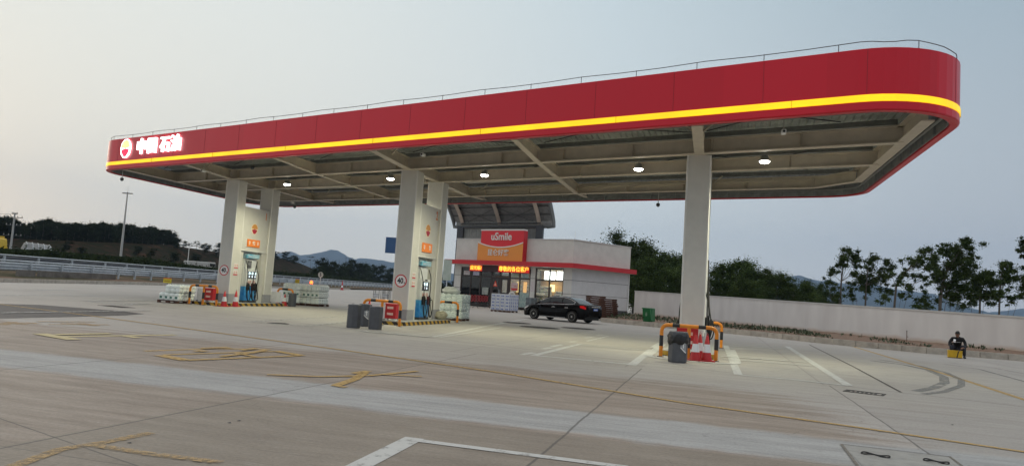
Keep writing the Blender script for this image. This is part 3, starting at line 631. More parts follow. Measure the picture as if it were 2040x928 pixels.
# ------------------------------------------------------------------ fuel dispensers
disp_w = mat('pump_white', (.74,.75,.74), .35); disp_b = mat('pump_blue', (.02,.20,.62), .35, col2=(.10,.45,.75), scale=2.2)
scr = mat('pump_screen', (.6,.8,.85), .3, emit=(.75,.95,1), estr=.9)
def hose(mb, pts, r=.018):
    P = [Vector(p) for p in pts]; out = []
    for i in range(len(P)-1):
        p0 = P[max(i-1,0)]; p1 = P[i]; p2 = P[i+1]; p3 = P[min(i+2, len(P)-1)]
        for k in range(6):
            t = k/6; out.append(.5*((2*p1)+(p2-p0)*t+(2*p0-5*p1+4*p2-p3)*t*t+(3*p1-p0-3*p2+p3)*t**3))
    out.append(P[-1]); mb.tube(out, r, 6); return mb
def dispenser(x, ya, D, label, n, var):
    t = thing('fuel_dispenser', label, 'fuel pump', (x, ya+D/2, .15), 0, 'fuel pumps on the islands')
    w = .52
    m = MB(); m.box(-.33,.33,-w,w,0,.10); m.build('plinth', dgrey, t)
    m = MB(); m.box(-.31,.31,-w+.02,w-.02,.10,.82); m.build('lower_cabinet', disp_b, t, .015)
    m = MB(); m.box(-.31,.31,-w+.02,w-.02,.822,1.70); m.build('cabinet', disp_w, t, .015)
    m = MB(); m.box(-.22,.22,-w+.10,w-.14,1.702,2.20); m.build('neck', disp_w, t, .02)
    m = MB(); m.box(-.30,.30,-w,w,2.24,2.46); cn = m.build('crown', mat('pump_crown', (.10,.42,.60), .3, col2=(.66,.74,.76), scale=2.4), t, .02)
    m = MB(); m.box(-.14,.14,-w+.0,-w+.09,.82,2.209).box(-.14,.14,w-.09,w,.82,2.209); m.build('side_post', disp_w, t)
    for sgn in (1, -1):
        X = .312*sgn
        def bx(name, y0, y1, z0, z1, mt_, th=.02, par=t):
            q = MB(); q.box(*sorted((X, X+th*sgn)), y0, y1, z0, z1); return q.build(name, mt_, par)
        bx('display_panel', -.36, .34, 1.22, 1.58, black, .015)
        for k in range(n): y = -.24+k*.24 if n == 3 else -.16+k*.26; bx('screen', y-.06, y+.06, 1.42, 1.55, scr, .024); bx('keypad', y-.05, y+.05, 1.27, 1.37, mat('key_light', (.6,.65,.68), .4, emit=(.8,.9,1), estr=.5), .024)
        bx('notice', -.30, -.05, .98, 1.12, mat('notice_white', (.7,.66,.6), .5, col2=(.5,.12,.08), scale=16), .016); bx('notice', .08, .30, .98, 1.12, MATS['notice_white'], .016)
        bx('crown_lettering', -.42, -.10, 2.30, 2.38, mat('crown_text', (.75,.82,.85), .4, col2=(.1,.3,.5), scale=22), .004).location.x = -.01*sgn
        if var == 0: bx('meter', -.38, -.12, 1.74, 2.12, mat('meter_dark', (.05,.05,.055), .4, col2=(.25,.25,.26), scale=9), -.08)
        else: bx('meter', -.10, .16, 1.62, 1.69, dgrey, .012)
        ys = (-.34, .06, .30) if n == 3 else (-.26, .30)
        for k, y in enumerate(ys):
            q = MB(); q.box(*sorted((X+.0*sgn, X+.09*sgn)), y-.09, y+.09, .62, .98); bt = q.build('nozzle_holster', black if k != 1 else mat('holster_red', (.12,.015,.02), .5), t, .02)
            q = MB(); q.beam((X+.13*sgn, y+.02, .70), (X+.13*sgn, y-.02, .93), .045, .05); q.beam((X+.13*sgn, y-.02, .93), (X+.12*sgn, y-.14, 1.02), .03, .03); q.cyl((X+.13*sgn, y+.02, .72), (X+.13*sgn, y+.06, .60), .02, 8); q.build('nozzle', rubber, bt)
            q = MB(); e = .10+.05*k
            hose(q, [(X+.13*sgn, y+.06, .60), (X+.17*sgn, y+.12, .30-.04*k), (X+.18*sgn, y-.02, .08+.03*k), (X+.18*sgn, y-.20, .28), (X+.16*sgn, y-.26+.1*k, .75), (X+.14*sgn, y-.22+.14*k, 1.3), (X+.03*sgn, (-w+.04) if k == 0 else (w-.05-.1*(k-1) if n == 2 else .22+.1*(k-1)), 1.75), (X-.08*sgn, (-w+.04) if k == 0 else w-.06, 2.12)])
            if k < 2: hose(q, [(X+.20*sgn, y-.22, .55), (X+.21*sgn, y-.14, .82), (X+.21*sgn, y+.06, .80), (X+.21*sgn, y+.12, .45), (X+.21*sgn, y, .12), (X+.21*sgn, y-.16, .2), (X+.20*sgn, y-.22, .55)], .016)
            q.build('hose', rubber, t)
    return t
for i, (x, n) in enumerate(((-23.2, 3), (-12.12, 2), (-.64, 2))):
    ya = 22.95-TS*x+.13+.66
    dispenser(x+.02, ya, 2.24-.66+.66, ['three-hose fuel pump with blue base on the far left island', 'two-hose fuel pump with blue base on the middle island', 'fuel pump hidden behind the nearest column, its black hoses showing at the right'][i], n, i % 2)
if True:    # long hose reaching up beside the nearest column
    m = MB(); hose(m, [(-.24,25.0,3.0),(-.20,24.6,2.2),(-.16,24.2,1.55),(-.10,23.95,1.15),(-.05,23.9,.8),(-.10,23.95,.5),(-.16,24.1,.42),(-.18,24.3,.7)], .02); hose(m, [(-.22,24.9,2.6),(-.21,24.5,1.8),(-.2,24.2,1.0),(-.16,24.0,.55),(-.04,23.9,.5),(.02,23.95,.8),(-.08,24.05,1.1)], .02)
    tag(m.build('hanging_hose', rubber), 'black pump hose hanging at the right edge of the nearest column', 'hose')

# ------------------------------------------------------------------ canopy lights (lit)
lamp_body = mat('lamp_housing', (.35,.35,.34), .4, .4); lamp_glow = mat('lamp_glow', (1,1,1), .3, emit=(1,.97,.86), estr=26)
def lamp(x, y, label):
    t = thing('ceiling_lamp', label, 'lamp', (x, y, 6.12), 0, 'round lamps under the canopy roof')
    m = MB(); m.lathe([(.06,.16),(.10,.15),(.12,.06),(.17,.0),(.19,-.03),(.17,-.035),(.15,-.02),(.01,-.02)], n=20); m.build('housing', lamp_body, t)
    m = MB(); m.lathe([(.148,-.026),(.14,-.06),(.09,-.085),(.01,-.095)], n=20); m.build('lens', lamp_glow, t)
    m = MB(); m.tube([(0,0,.16),(0,0,.75)], .014, 6); m.beam((-.14,0,.10),(-.14,0,.22),.02,.01); m.beam((.14,0,.10),(.14,0,.22),.02,.01); m.beam((-.145,0,.22),(.145,0,.22),.02,.012); m.build('hanger', lamp_body, t)
    l = bpy.data.lights.new('lamp_light', 'SPOT'); l.energy = 680; l.spot_size = R(150); l.spot_blend = 1; l.shadow_soft_size = .14; l.color = (1,.98,.70)
    lo = bpy.data.objects.new('lamp_light', l); C.objects.link(lo); lo.parent = t; lo.location = (0,0,-.13)
    return t
for (px, py), lb in zip(((572,368),(778,357),(965,350),(1272,338),(1523,323)), ('lit round lamp furthest left, under the canopy by the column pair marked 1','lit round lamp just left of the front middle column','lit round lamp right of the middle column pair, above the shop sign','lit round lamp hanging left of the nearest column','lit round lamp hanging right of the nearest column, furthest right')):
    p = at(px, py, 6.07); lamp(p.x, p.y, lb)
# two lamps further back under the roof, hidden from the road by the girders

# cameras hanging from the roof
def cctv(px, py, z, drop, label, kind=0):
    p = at(px, py, z); t = thing('security_camera', label, 'security camera', (p.x, p.y, z), 0, 'security cameras under the canopy')
    m = MB(); m.cyl((0,0,.06),(0,0,.06+drop),.016,8); m.cyl((0,0,.05+drop),(0,0,.07+drop),.05,10); m.build('pole', mat('pole_grey', (.40,.40,.38), .5), t)
    m = MB()
    if kind == 0: m.lathe([(.02,.08),(.07,.06),(.085,0),(.08,-.03),(.06,-.07),(.02,-.09)], n=14); m.build('dome', dgrey, t)
    else: m.box(-.06,.06,-.16,.10,-.05,.06); m.build('housing', white, t, .015); m = MB(); m.cyl((0,-.165,0),(0,-.16,0),.035,10); m.build('lens', black, t)
    return t
cctv(243,357,5.78,.45,'dark dome camera on a pole at the left end of the canopy'); cctv(587,412,5.75,.6,'dark dome camera under the rear edge of the canopy, right of column pair 1')
cctv(583,404,5.85,.5,'smaller camera paired with the dome camera, right of column pair 1', 1); cctv(1311,408,5.70,.55,'dark dome camera under the rear edge of the canopy, left of the nearest column')
cctv(843,309,6.30,.55,'white camera under the canopy above the middle columns', 1); cctv(1561,264,6.22,.42,'white box camera hanging near the right end of the canopy', 1)
cctv(406,341,6.2,.5,'white camera under the canopy left of the column pair 1', 1); cctv(503,334,6.2,.5,'dark dome camera under the front edge, above the far left columns')
# ------------------------------------------------------------------ crash barriers (yellow and black bent tube)
def barrier(x, y, w, label, rz=0, legs=3, back=.0, h=.90, flip=0):
    t = thing('crash_barrier', label, 'barrier', (x, y, 0), rz, 'orange and black hoop barriers at the island ends')
    r = .052; P = []; c = .17
    path = [(-w/2,0,0),(-w/2,0,h-c)]+[(-w/2+c-c*math.cos(a), 0, h-c+c*math.sin(a)) for a in (R(22),R(45),R(68),R(90))]
    path += [(w/2-c+c*math.sin(a), 0, h-c+c*math.cos(a)) for a in (R(0),R(22),R(45),R(68),R(90))]+[(w/2,0,0)]
    V = [Vector(p) for p in path]; S = [0]
    for a, b in zip(V, V[1:]): S.append(S[-1]+(b-a).length)
    def pt(s):
        for i in range(len(V)-1):
            if s <= S[i+1]+1e-9: return V[i].lerp(V[i+1], (s-S[i])/max(1e-9, S[i+1]-S[i]))
        return V[-1]
    def tubes(f, s0, s1, name):
        k = []; s = s0
        while s < s1: k.append(s); s += .05
        k.append(s1); m = MB(); m.tube([f(v) for v in k], r, 12); return m
    T = S[-1]; bands = [(0,.30,0),(.30,.60,1),(.60,1.12,0),(1.12,1.32,1)]
    mid_ = [(1.32, T-1.32, 0)]
    allb = bands+mid_+[(T-1.32,T-1.12,1),(T-1.12,T-.60,0),(T-.60,T-.30,1),(T-.30,T,0)]
    bk = mat('black_band', (.02,.02,.022), .5, 0, .3, 9)
    for a, b, k in allb:
        q = []; s = a
        while s < b-1e-6: q.append(pt(s)); s += .045
        q.append(pt(b))
        if k: m = MB(); m.tube(q, r+.003, 14); m.build('black_sleeve', bk, t)
    q = []; s = 0
    while s < T-1e-6: q.append(pt(s)); s += .045
    q.append(pt(T)); m = MB(); m.tube(q, r, 14); m.build('hoop', orange_p, t)
    if legs == 3:
        m = MB(); m.cyl((0,0,0),(0,0,h-.02),r-.001,14); m.build('middle_post', orange_p, t); m = MB(); m.cyl((0,0,.30),(0,0,.60),r+.003,14); m.build('black_sleeve', bk, t)
    for xx in ((-w/2, 0, w/2) if legs == 3 else (-w/2, w/2)): m = MB(); m.box(xx-.09,xx+.09,-.09,.09,0,.014); m.build('base_plate', dgrey, t)
    return t
barrier(-.65,21.2,1.50,'orange and black hoop barrier nearest the viewer, behind three traffic cones')
barrier(-.25,28.1,1.1,'orange and black hoop barrier behind the nearest column, mostly hidden', 0, 2)
barrier(-11.93,25.15,1.50,'orange and black hoop barrier at the front of the middle island, by grey bins')
barrier(-11.75,31.75,.95,'orange and black hoop barrier at the back of the middle island, by wrapped jugs', 0, 2)
barrier(-23.10,29.35,1.50,'orange and black hoop barrier at the front of far left island')
barrier(-22.85,35.75,.95,'orange and black hoop barrier at the back of the far left island', 0, 2)

# ------------------------------------------------------------------ traffic cones
cone_w = mat('cone_white', (.72,.72,.74), .35)
def cone(x, y, label, h=.70, rz=0, z=0):
    t = thing('traffic_cone', label, 'traffic cone', (x, y, z), rz, 'red and white traffic cones')
    m = MB(); s = .20; m.prism([(-s,-s+.04),(-s+.04,-s),(s-.04,-s),(s,-s+.04),(s,s-.04),(s-.04,s),(-s+.04,s),(-s,s-.04)], 0, .035); m.build('base', red_p, t)
    rad = lambda z_: .155-(z_/h)*.125
    m = MB(); m.lathe([(rad(.03),.035),(rad(h),h-.01),(.012,h)], n=20); m.build('cone_body', red_p, t); m = MB(); m.tube([(-.022,0,h-.02),(-.022,0,h+.035),(0,0,h+.055),(.022,0,h+.035),(.022,0,h-.02)], .007, 6); m.build('top_loop', red_p, t)
    m = MB(); m.lathe([(rad(.24)+.003,.24),(rad(.46)+.003,.46)], n=20); m.build('reflective_band', cone_w, t)
    return t
for a in (((1384,719),'frontmost traffic cone beside the grey bin, between the barrier legs'), ((1393,716),'traffic cone half hidden behind the frontmost cone'), ((1407,720),'traffic cone on the right, by the right leg of the nearest barrier')):
    p = at(*a[0]); cone(p.x, p.y+.18, a[1], .70, .3)
cone(-12.75,25.75,'traffic cone behind the grey bins, only its red tip showing', .70, .2, .15)
cone(-22.12,29.60,'left of two traffic cones in front of the far left column'); cone(-22.05,30.35,'right and taller of two traffic cones in front of the far left column', .74)
cone(-23.05,35.45,'left cone behind the rear barrier of the far left island', .62); cone(-22.62,35.4,'right cone behind the rear barrier of the far left island', .62)
p = at(681,577); t = cone(p.x*.55, p.y*.55, 'small banded cone far off on the road below the guardrail', .9); t['group'] = 'red and white traffic cones'
t.location = at(681,577.5); t.scale = (1.6,1.6,1.9)

# ------------------------------------------------------------------ waste bins: tall octagonal grey drums
bin_m = mat('bin_grey', (.075,.078,.088), .5, 0, .18, 5, .1)
def bin_(x, y, label, h=.78, r=.235, rz=0, bag=False, arrow=False):
    t = thing('waste_bin', label, 'bin', (x, y, 0), rz, 'dark grey faceted bins')
    m = MB(); n = 8; rings = [(r*.93,0),(r,.03),(r,h-.20),(r*1.0,h-.03),(r*.92,h)]
    for (ra, za), (rb, zb) in zip(rings, rings[1:]):
        q = [(ra*math.cos(R(22.5+45*k)), ra*math.sin(R(22.5+45*k)), za) for k in range(n)]+[(rb*math.cos(R(22.5+45*k)), rb*math.sin(R(22.5+45*k)), zb) for k in range(n)]
        m.add(q, [(k,(k+1)%n,n+(k+1)%n,n+k) for k in range(n)])
    m.add([(r*.93*math.cos(R(22.5+45*k)), r*.93*math.sin(R(22.5+45*k)), 0) for k in range(n)], [tuple(range(n-1,-1,-1))])
    m.build('body', bin_m, t)
    m = MB(); q = []
    for rr_, z_ in ((r*.92,h),(r*.62,h+.004),(r*.60,h-.12)):
        q += [(rr_*math.cos(R(22.5+45*k)), rr_*math.sin(R(22.5+45*k)), z_) for k in range(n)]
    m.add(q, [(j*n+k, j*n+(k+1)%n, (j+1)*n+(k+1)%n, (j+1)*n+k) for j in range(2) for k in range(n)]); m.add(q[-n:], [tuple(range(n))]); m.build('rim', mat('rim_grey', (.14,.145,.155), .5), t)
    if bag:
        m = MB(); N_ = 40; q = []
        for j, (dz, dr) in enumerate(((.16,.012),(.10,.032),(.04,.020),(-.02,.034),(-.07,.006))):
            for k in range(N_):
                a = 2*math.pi*k/N_; rr_ = r*(.965+.035*math.cos(8*(a-R(22.5))))+dr+.014*math.sin(11*a+j*1.3)
                q.append((rr_*math.cos(a), rr_*math.sin(a), h-.24+dz+.025*math.sin(5*a+2+j*.5)-.05*max(0, math.cos(a-2.6))*(j > 2)))
        m.add(q, [(j*N_+k, j*N_+(k+1)%N_, (j+1)*N_+(k+1)%N_, (j+1)*N_+k) for j in range(4) for k in range(N_)], True); m.build('bin_bag', mat('bin_bag', (.012,.012,.013), .28, bump=.3, scale=20), t)
    if arrow:
        a = R(-45); nx, ny = math.cos(a), math.sin(a); k = r*math.cos(R(22.5))+.003; Mx = Matrix.Translation((nx*k, ny*k, .44)) @ Matrix(((-ny,0,nx,0),(nx,0,ny,0),(0,1,0,0),(0,0,0,1)))
        m = MB().tf(Mx); m.add([(-.085,-.06,0),(.03,-.16,0),(.085,-.19,0),(.085,.12,0),(0,.14,0),(-.085,.10,0)], [(0,1,2,3,4,5)]); st = m.build('sticker', mat('sticker_grey', (.30,.31,.33), .4), t)
        m = MB().tf(Mx); m.add([(-.015,-.06,.002),(.02,-.06,.002),(.02,.05,.002),(.055,.05,.002),(0,.11,.002),(-.055,.05,.002),(-.015,.05,.002)], [(0,1,2,3,4,5,6)]); m.add([(-.085,-.06,.002),(.03,-.16,.002),(.085,-.19,.002),(.085,-.165,.002),(.04,-.13,.002),(-.085,-.03,.002)], [(0,1,2,3,4,5)]); m.build('sticker_mark', white, st)
    return t
p = at(1347,722); bin_(p.x+.02, p.y+.20, 'dark grey faceted bin with a black bag hanging over its sides, by the nearest barrier', .79, .25, R(-8), True, True)
p = at(697,653); bin_(p.x, p.y+.22, 'left of three dark grey faceted bins before the middle island', .78, .235, R(-10))
p = at(741,656); bin_(p.x, p.y+.22, 'right and frontmost of three dark grey faceted bins before the middle island', .76, .235, R(-14))
p = at(722,650); bin_(p.x-.05, p.y+.22, 'rear of three dark grey faceted bins, with a white arrow sticker', .78, .235, R(-6), False, True)
bin_(-22.12,35.35,'grey bin at the back of the far left island, before the stacked jugs', .72, .22, R(-10))

# ------------------------------------------------------------------ red extinguisher boxes
def ext_box(x, y, label, rz=0, z=.15, w=.46, h=.62):
    t = thing('extinguisher_box', label, 'fire box', (x, y, z), rz, 'red fire extinguisher boxes on the islands')
    m = MB(); m.box(-w/2,w/2,-.13,.13,.07,h); m.build('box_body', red_p, t, .008)
    m = MB(); m.box(-w/2-.012,w/2+.012,-.15,.14,h,h+.03); m.build('lid', mat('lid_red', (.70,.10,.08), .4), t)
    for zz in (h*.78, h*.40): m = MB(); m.box(-w*.30,w*.25,-.139,-.131,zz-.045,zz+.045); m.build('label_plate', mat('plate_white', (.72,.62,.55), .5, col2=(.75,.35,.28), scale=18), t)
    for xx in (-w/2+.06, w/2-.06): m = MB(); m.box(xx-.03,xx+.03,-.10,.10,0,.07); m.build('foot', white, t)
    return t
ext_box(-12.05,26.3,'red extinguisher box on the middle island, in front of the column with the 40 sign')
ext_box(-23.35,30.15,'red extinguisher box on the far left island behind the barrier')
ext_box(-.72,22.25,'red extinguisher box behind the bin and cones at the nearest column', 0, .15, .60, .66)
def board(x, y, w, h, z, label, rz=0):
    t = thing('low_board', label, 'board', (x, y, z), rz); m = MB(); m.box(-w/2,w/2,-.012,.012,.04,h); m.build('sheet', mat('board_white', (.62,.62,.64), .5, 0, .1, 5), t); m = MB(); m.box(-w/2,-w/2+.04,-.05,.05,0,.039).box(w/2-.04,w/2,-.05,.05,0,.039); m.build('board_foot', dgrey, t); return t
board(-12.62,26.1,.75,.62,.15,'white low board standing left of the red box on the middle island')
board(-23.80,29.98,.30,.62,.15,'white low board left of the red box on the far left island')
board(-22.75,34.7,.62,.60,.15,'white low board at the back of the far left island')

# speed limit discs and warning plates on the columns
sr = mat('sign_red', (.55,.02,.03), .35); sw = mat('sign_white', (.78,.76,.76), .35); sb = mat('sign_black', (.02,.02,.03), .4)
for i, (x, lb) in enumerate(((-23.2,'far left'), (-12.12,'middle'))):
    yf = 22.95-TS*x+.13; t = thing('speed_limit_sign', 'round red and white 40 speed sign on the '+lb+' column', 'traffic sign', (x-.02, yf-.006, 1.70), 0, 'round 40 signs on the columns')
    m = MB(); m.lathe([(.26,0),(.26,.006),(.001,.006)][::-1], n=40, ax='y'); m.tf(Matrix.Identity(4)); dd = m.build('disc', sr, t)
    m = MB(); m.cyl((0,-.001,0),(0,-.004,0),.215,40); m.build('disc_face', sw, t)
    text('figures', '40', .30, plane_M((-.02,-.0065,0), (1,0,0)), sb, t, .001, .010, sx=.85); text('figures', 'k', .09, plane_M((.165,-.0065,-.07), (1,0,0)), sb, t, .001, .004)
    t = thing('warning_plate', 'small red and white prohibition plates on the side of the '+lb+' column', 'notice', (x+.362, yf+.36, 1.95), 0, 'prohibition plates on the columns')
    for k, zz in enumerate((0, -.34)):
        m = MB(); m.box(.002,.008,-.17,.17,zz-.13,zz+.13); pl = m.build('plate', sw, t)
        for yy in (-.08,.08):
            m = MB()
            N_ = 20; q = [(.010, yy+.055*math.cos(2*math.pi*j/N_), zz+.035+.055*math.sin(2*math.pi*j/N_)) for j in range(N_)]+[(.010, yy+.040*math.cos(2*math.pi*j/N_), zz+.035+.040*math.sin(2*math.pi*j/N_)) for j in range(N_)]
            m.add(q, [(j,(j+1)%N_,N_+(j+1)%N_,N_+j) for j in range(N_)]); m.beam((.010,yy-.035,zz+.07),(.010,yy+.035,zz),.002,.012,(1,0,0)); m.build('symbol', org_l, pl)
        m = MB(); m.box(.009,.010,-.16,.16,zz-.12,zz-.06); m.build('red_strip', sr, pl)

# ------------------------------------------------------------------ jugs of exhaust fluid on pallets
jug_m = mat('jug_plastic', (.80,.85,.81), .32, trans=.0, noise_amt=.06, scale=3)
lab_g = mat('jug_label', (.03,.09,.07), .45, col2=(.10,.25,.2), scale=22)
cap_m = mat('jug_cap', (.70,.76,.74), .4)
def make_jug(label, lab=True, w=.27, d=.22, h=.37):
    t = thing('fluid_jug', label, 'jug', (0,0,0), 0)
    m = MB(); c = .04
    def pr_(e): return [(-w/2+c+e,-d/2+e),(w/2-c-e,-d/2+e),(w/2-e,-d/2+c+e),(w/2-e,d/2-c-e),(w/2-c-e,d/2-e),(-w/2+c+e,d/2-e),(-w/2+e,d/2-c-e),(-w/2+e,-d/2+c+e)]
    zs = [(0.015,0),(0,.02),(0,h*.42),(.007,h*.45),(.007,h*.50),(0,h*.53),(0,h*.80),(.03,h*.90),(.06,h*.93)]; q = []
    for e, z in zs: q += [(x, y, z) for x, y in pr_(e)]
    m.add(q, [(j*8+k, j*8+(k+1)%8, (j+1)*8+(k+1)%8, (j+1)*8+k) for j in range(len(zs)-1) for k in range(8)], True)
    m.add(q[:8], [tuple(range(7,-1,-1))]); m.add(q[-8:], [tuple(range(8))])
    m.tube([(-.05,0,h*.92),(-.05,0,h*.99),(.06,0,h*.99),(.06,0,h*.92)], .014, 6); m.build('jug_body', jug_m, t)
    m = MB(); m.cyl((-.085,.0,h*.88),(-.085,.0,h*.97),.026,10); m.build('cap', cap_m, t)
    if not lab: return t
    m = MB(); m.box(-w*.26,w*.24,-d/2-.003,-d/2,h*.22,h*.50); m.build('jug_label', lab_g, t)
    return t
def pallet(x, y, w, d, label, rz=0, h=.13, group='wooden pallets under the stacked goods'):
    t = thing('wooden_pallet', label, 'pallet', (x, y, 0), rz, group); m = MB()
    for yy in (-d/2, -.05, d/2-.1):
        m.box(-w/2,w/2,yy,yy+.1,0,.022)
        for xx in (-w/2,-.07,w/2-.14): m.box(xx,xx+.14,yy,yy+.1,.0225,h-.044)
    m.build('runner', wood, t); m = MB()
    for yy in (-d/2,-.05,d/2-.1): m.box(-w/2,w/2,yy,yy+.1,h-.0435,h-.0225)
    n = int(w/.16)
    for k in range(n): m.box(-w/2+k*w/n+.01,-w/2+(k+1)*w/n-.025,-d/2,d/2,h-.022,h)
    m.build('deck_board', wood, t); return t
JUG = {}
def jug(x, y, z, label, group, rz=0, lab=False):
    if lab not in JUG: JUG[lab] = make_jug(label, lab); t = JUG[lab]
    else: t = copy_tree(JUG[lab])
    t.location = (x, y, z); t.rotation_euler = (0,0,rz); t['label'] = label; t['group'] = group; return t
# front left pallet
px0, py0 = -25.12, 28.75
pallet(-24.56, 29.35, 1.16, 1.2, 'low wooden pallet carrying jugs, left of the far left island')
rnd = random.Random(3)
for lay, (nx, ny, ox, oy) in enumerate(((4,5,0,0),(3,5,.28,.03))):
    for i in range(nx):
        for j in range(ny):
            jug(-25.12+.145+ox+i*.28+rnd.uniform(-.008,.008), 28.77+.12+oy+j*.232, .13+lay*.375, ('pale plastic jug in the bottom row of the front left pallet' if lay == 0 else 'pale plastic jug in the upper row of the front left pallet'), 'jugs on the front left pallet'+(', bottom row' if lay == 0 else ', top row'), rnd.uniform(-.05,.05), lay == 0 and j == 0)
m = MB(); m.box(-24.74,-24.38,28.90,29.12,.886,.93); m.add([(-24.78,28.87,.935),(-24.36,28.87,.935),(-24.36,29.2,.93),(-24.78,29.2,.93)], [(0,1,2,3)])
# back left pallets
for k, (px, py, nz, lb) in enumerate(((578,604,3,'left'), (617,606,3,'right'))):
    p = at(px, py); p.y = 37.6 + .35*k; d = ray(px, 0); 
    q = at(px, 604); sc = p.y/q.y; p.x = q.x*sc
    pallet(p.x, p.y+.6, 1.16, 1.2, 'wooden pallet of the '+lb+' jug stack behind the far left island')
    for lay in range(nz):
        for i in range(4):
            for j in range(5):
                if lay < 2 and 0 < i < 3 and 0 < j < 4: continue
                jug(p.x-.58+.145+i*.285+rnd.uniform(-.01,.01), p.y+.12+j*.232, .13+lay*.375, ['pale jug in the bottom layer','pale jug in the middle layer','pale jug in the top layer'][lay]+' of the '+lb+' stack behind the far left island', 'jugs of the '+lb+' rear stack, layer '+['bottom','middle','top'][lay], 0, lay == 1 and j == 0)
    if k == 1: PR = Vector((p.x, p.y, 0))
    else: PL = Vector((p.x, p.y, 0))
# wrapped stack behind the middle island
film = bpy.data.materials.new('stretch_film'); film.use_nodes = True; nt = film.node_tree; b = nt.nodes['Principled BSDF']; b.inputs['Base Color'].default_value = (.62,.72,.70,1); b.inputs['Roughness'].default_value = .22
g = nt.nodes.new('ShaderNodeNewGeometry'); mp = nt.nodes.new('ShaderNodeMapping'); mp.inputs['Scale'].default_value = (2,2,9); nt.links.new(g.outputs['Position'], mp.inputs[0]); n = nt.nodes.new('ShaderNodeTexNoise'); n.inputs['Scale'].default_value = 1.4; n.inputs['Detail'].default_value = 4; n.inputs['Distortion'].default_value = .5; nt.links.new(mp.outputs[0], n.inputs['Vector'])
r_n = ramp(nt, n.outputs[0], [(.40, (.22,.22,.22)), (.66, (.75,.75,.75))]); nt.links.new(r_n.outputs[0], b.inputs['Alpha']); bp = nt.nodes.new('ShaderNodeBump'); bp.inputs['Strength'].default_value = .35; bp.inputs['Distance'].default_value = .02; nt.links.new(n.outputs[0], bp.inputs['Height']); nt.links.new(bp.outputs[0], b.inputs['Normal'])
sx0, sy0 = at(885,640).x, 33.6; q = at(918,637.5); sy0 = 33.4; sx0 = q.x*sy0/q.y-1.16
pallet(sx0+.58, sy0+.6, 1.2, 1.22, 'wooden pallet of the film wrapped jug stack behind the middle island')
for lay in range(3):
    for i in range(4):
        for j in range(5):
            if lay < 2 and 0 < i < 3 and 0 < j < 4: continue
            jug(sx0+.145+i*.288, sy0+.12+j*.234, .13+lay*.385, ['jug in the bottom layer','jug in the middle layer','jug in the top layer'][lay]+' of the film wrapped stack behind the middle island', 'jugs in the wrapped stack, layer '+['bottom','middle','top'][lay])
m = MB(); n_ = 14; e = .02; q = []
base = []
for k in range(n_): base.append((sx0-e+(1.16+2*e)*k/n_, sy0-e))
for k in range(n_): base.append((sx0+1.16+e, sy0-e+(1.18+2*e)*k/n_))
for k in range(n_): base.append((sx0+1.16+e-(1.16+2*e)*k/n_, sy0+1.18+e))
for k in range(n_): base.append((sx0-e, sy0+1.18+e-(1.18+2*e)*k/n_))
B_ = len(base); rows = 10
for j in range(rows+1):
    for k, (x, y) in enumerate(base):
        f_ = .012*math.sin(k*1.9+j*1.1)+.010*math.sin(k*.7-j*2.3); cx, cy = sx0+.58, sy0+.59; q.append((x+(x-cx)*f_, y+(y-cy)*f_, .10+j*1.18/rows))
m.add(q, [(j*B_+k, j*B_+(k+1)%B_, (j+1)*B_+(k+1)%B_, (j+1)*B_+k) for j in range(rows) for k in range(B_)], True)
tag(m.build('stretch_film', film), 'clear film wrapped round the jug stack behind the middle island', 'plastic film')
def sack(x, y, z, s, label, name='plastic_sack', m_=None, sx=1.0, sz=.6):
    mb = MB(); nu, nv = 18, 10; q = []
    for j in range(nv+1):
        a = math.pi*j/nv
        for i in range(nu):
            b_ = 2*math.pi*i/nu; d = Vector((math.sin(a)*math.cos(b_), math.sin(a)*math.sin(b_), math.cos(a))); k = 1+.28*noise.noise(d*2.2+Vector((x,y,z)))+.10*noise.noise(d*7)
            q.append((d.x*s*k*sx, d.y*s*k, max(0, d.z*s*k*sz+s*sz*.8)))
    mb.add(q, [(j*nu+i, (j+1)*nu+i, (j+1)*nu+(i+1)%nu, j*nu+(i+1)%nu) for j in range(nv) for i in range(nu)], True)
    o = mb.build(name, m_ or mat('sack_white', (.55,.58,.55), .4, 0, .2, 5, .3)); o.location = (x, y, z); return tag(o, label, 'sack')
sack(sx0+.40, sy0+.45, 1.24, .36, 'crumpled white sack lying on top of the wrapped jug stack', sx=1.3)
sack(-11.62,30.45,.15,.26,'crumpled beige sack on the back end of the middle island', m_=mat('sack_beige', (.36,.33,.24), .6, 0, .3, 8, .4), sx=1.2, sz=.8)
# little yellow price boards and lamp on the jug stacks
yb = mat('board_yellow', (.62,.50,.03), .5, col2=(.50,.38,.02), scale=10)
def price(x, y, z, label, w=.42, h=.24, post=.35):
    t = thing('price_board', label, 'sign', (x, y, z), .1, 'small yellow boards on the jugs'); m = MB(); m.box(-w/2,w/2,-.008,.008,post,post+h); bd = m.build('board', yb, t); m = MB(); m.box(-w/2,w/2,-.012,-.009,post+h-.05,post+h); m.build('orange_strip', org_l, bd)
    m = MB(); m.box(-w*.35,w*.35,-.011,-.009,post+.07,post+.10); m.build('writing_line', mat('brown_ink', (.25,.10,.02), .5), bd); m = MB(); m.cyl((0,.01,0),(0,.01,post),.012,8); m.build('post', dgrey, t); return t
price(-24.85,28.95,.50,'small yellow board on a stick behind the front row of jugs, far left', .42, .24, .42)
price(PL.x+.1, PL.y+.4, 1.245, 'small yellow board on top of the left rear jug stack', .26, .24, .02)
t = thing('beacon', 'lit orange beacon on top of the right rear jug stack', 'lamp', (PR.x-.25, PR.y+.4, 1.245)); m = MB(); m.cyl((0,0,0),(0,0,.04),.09,14); m.build('beacon_base', dgrey, t)
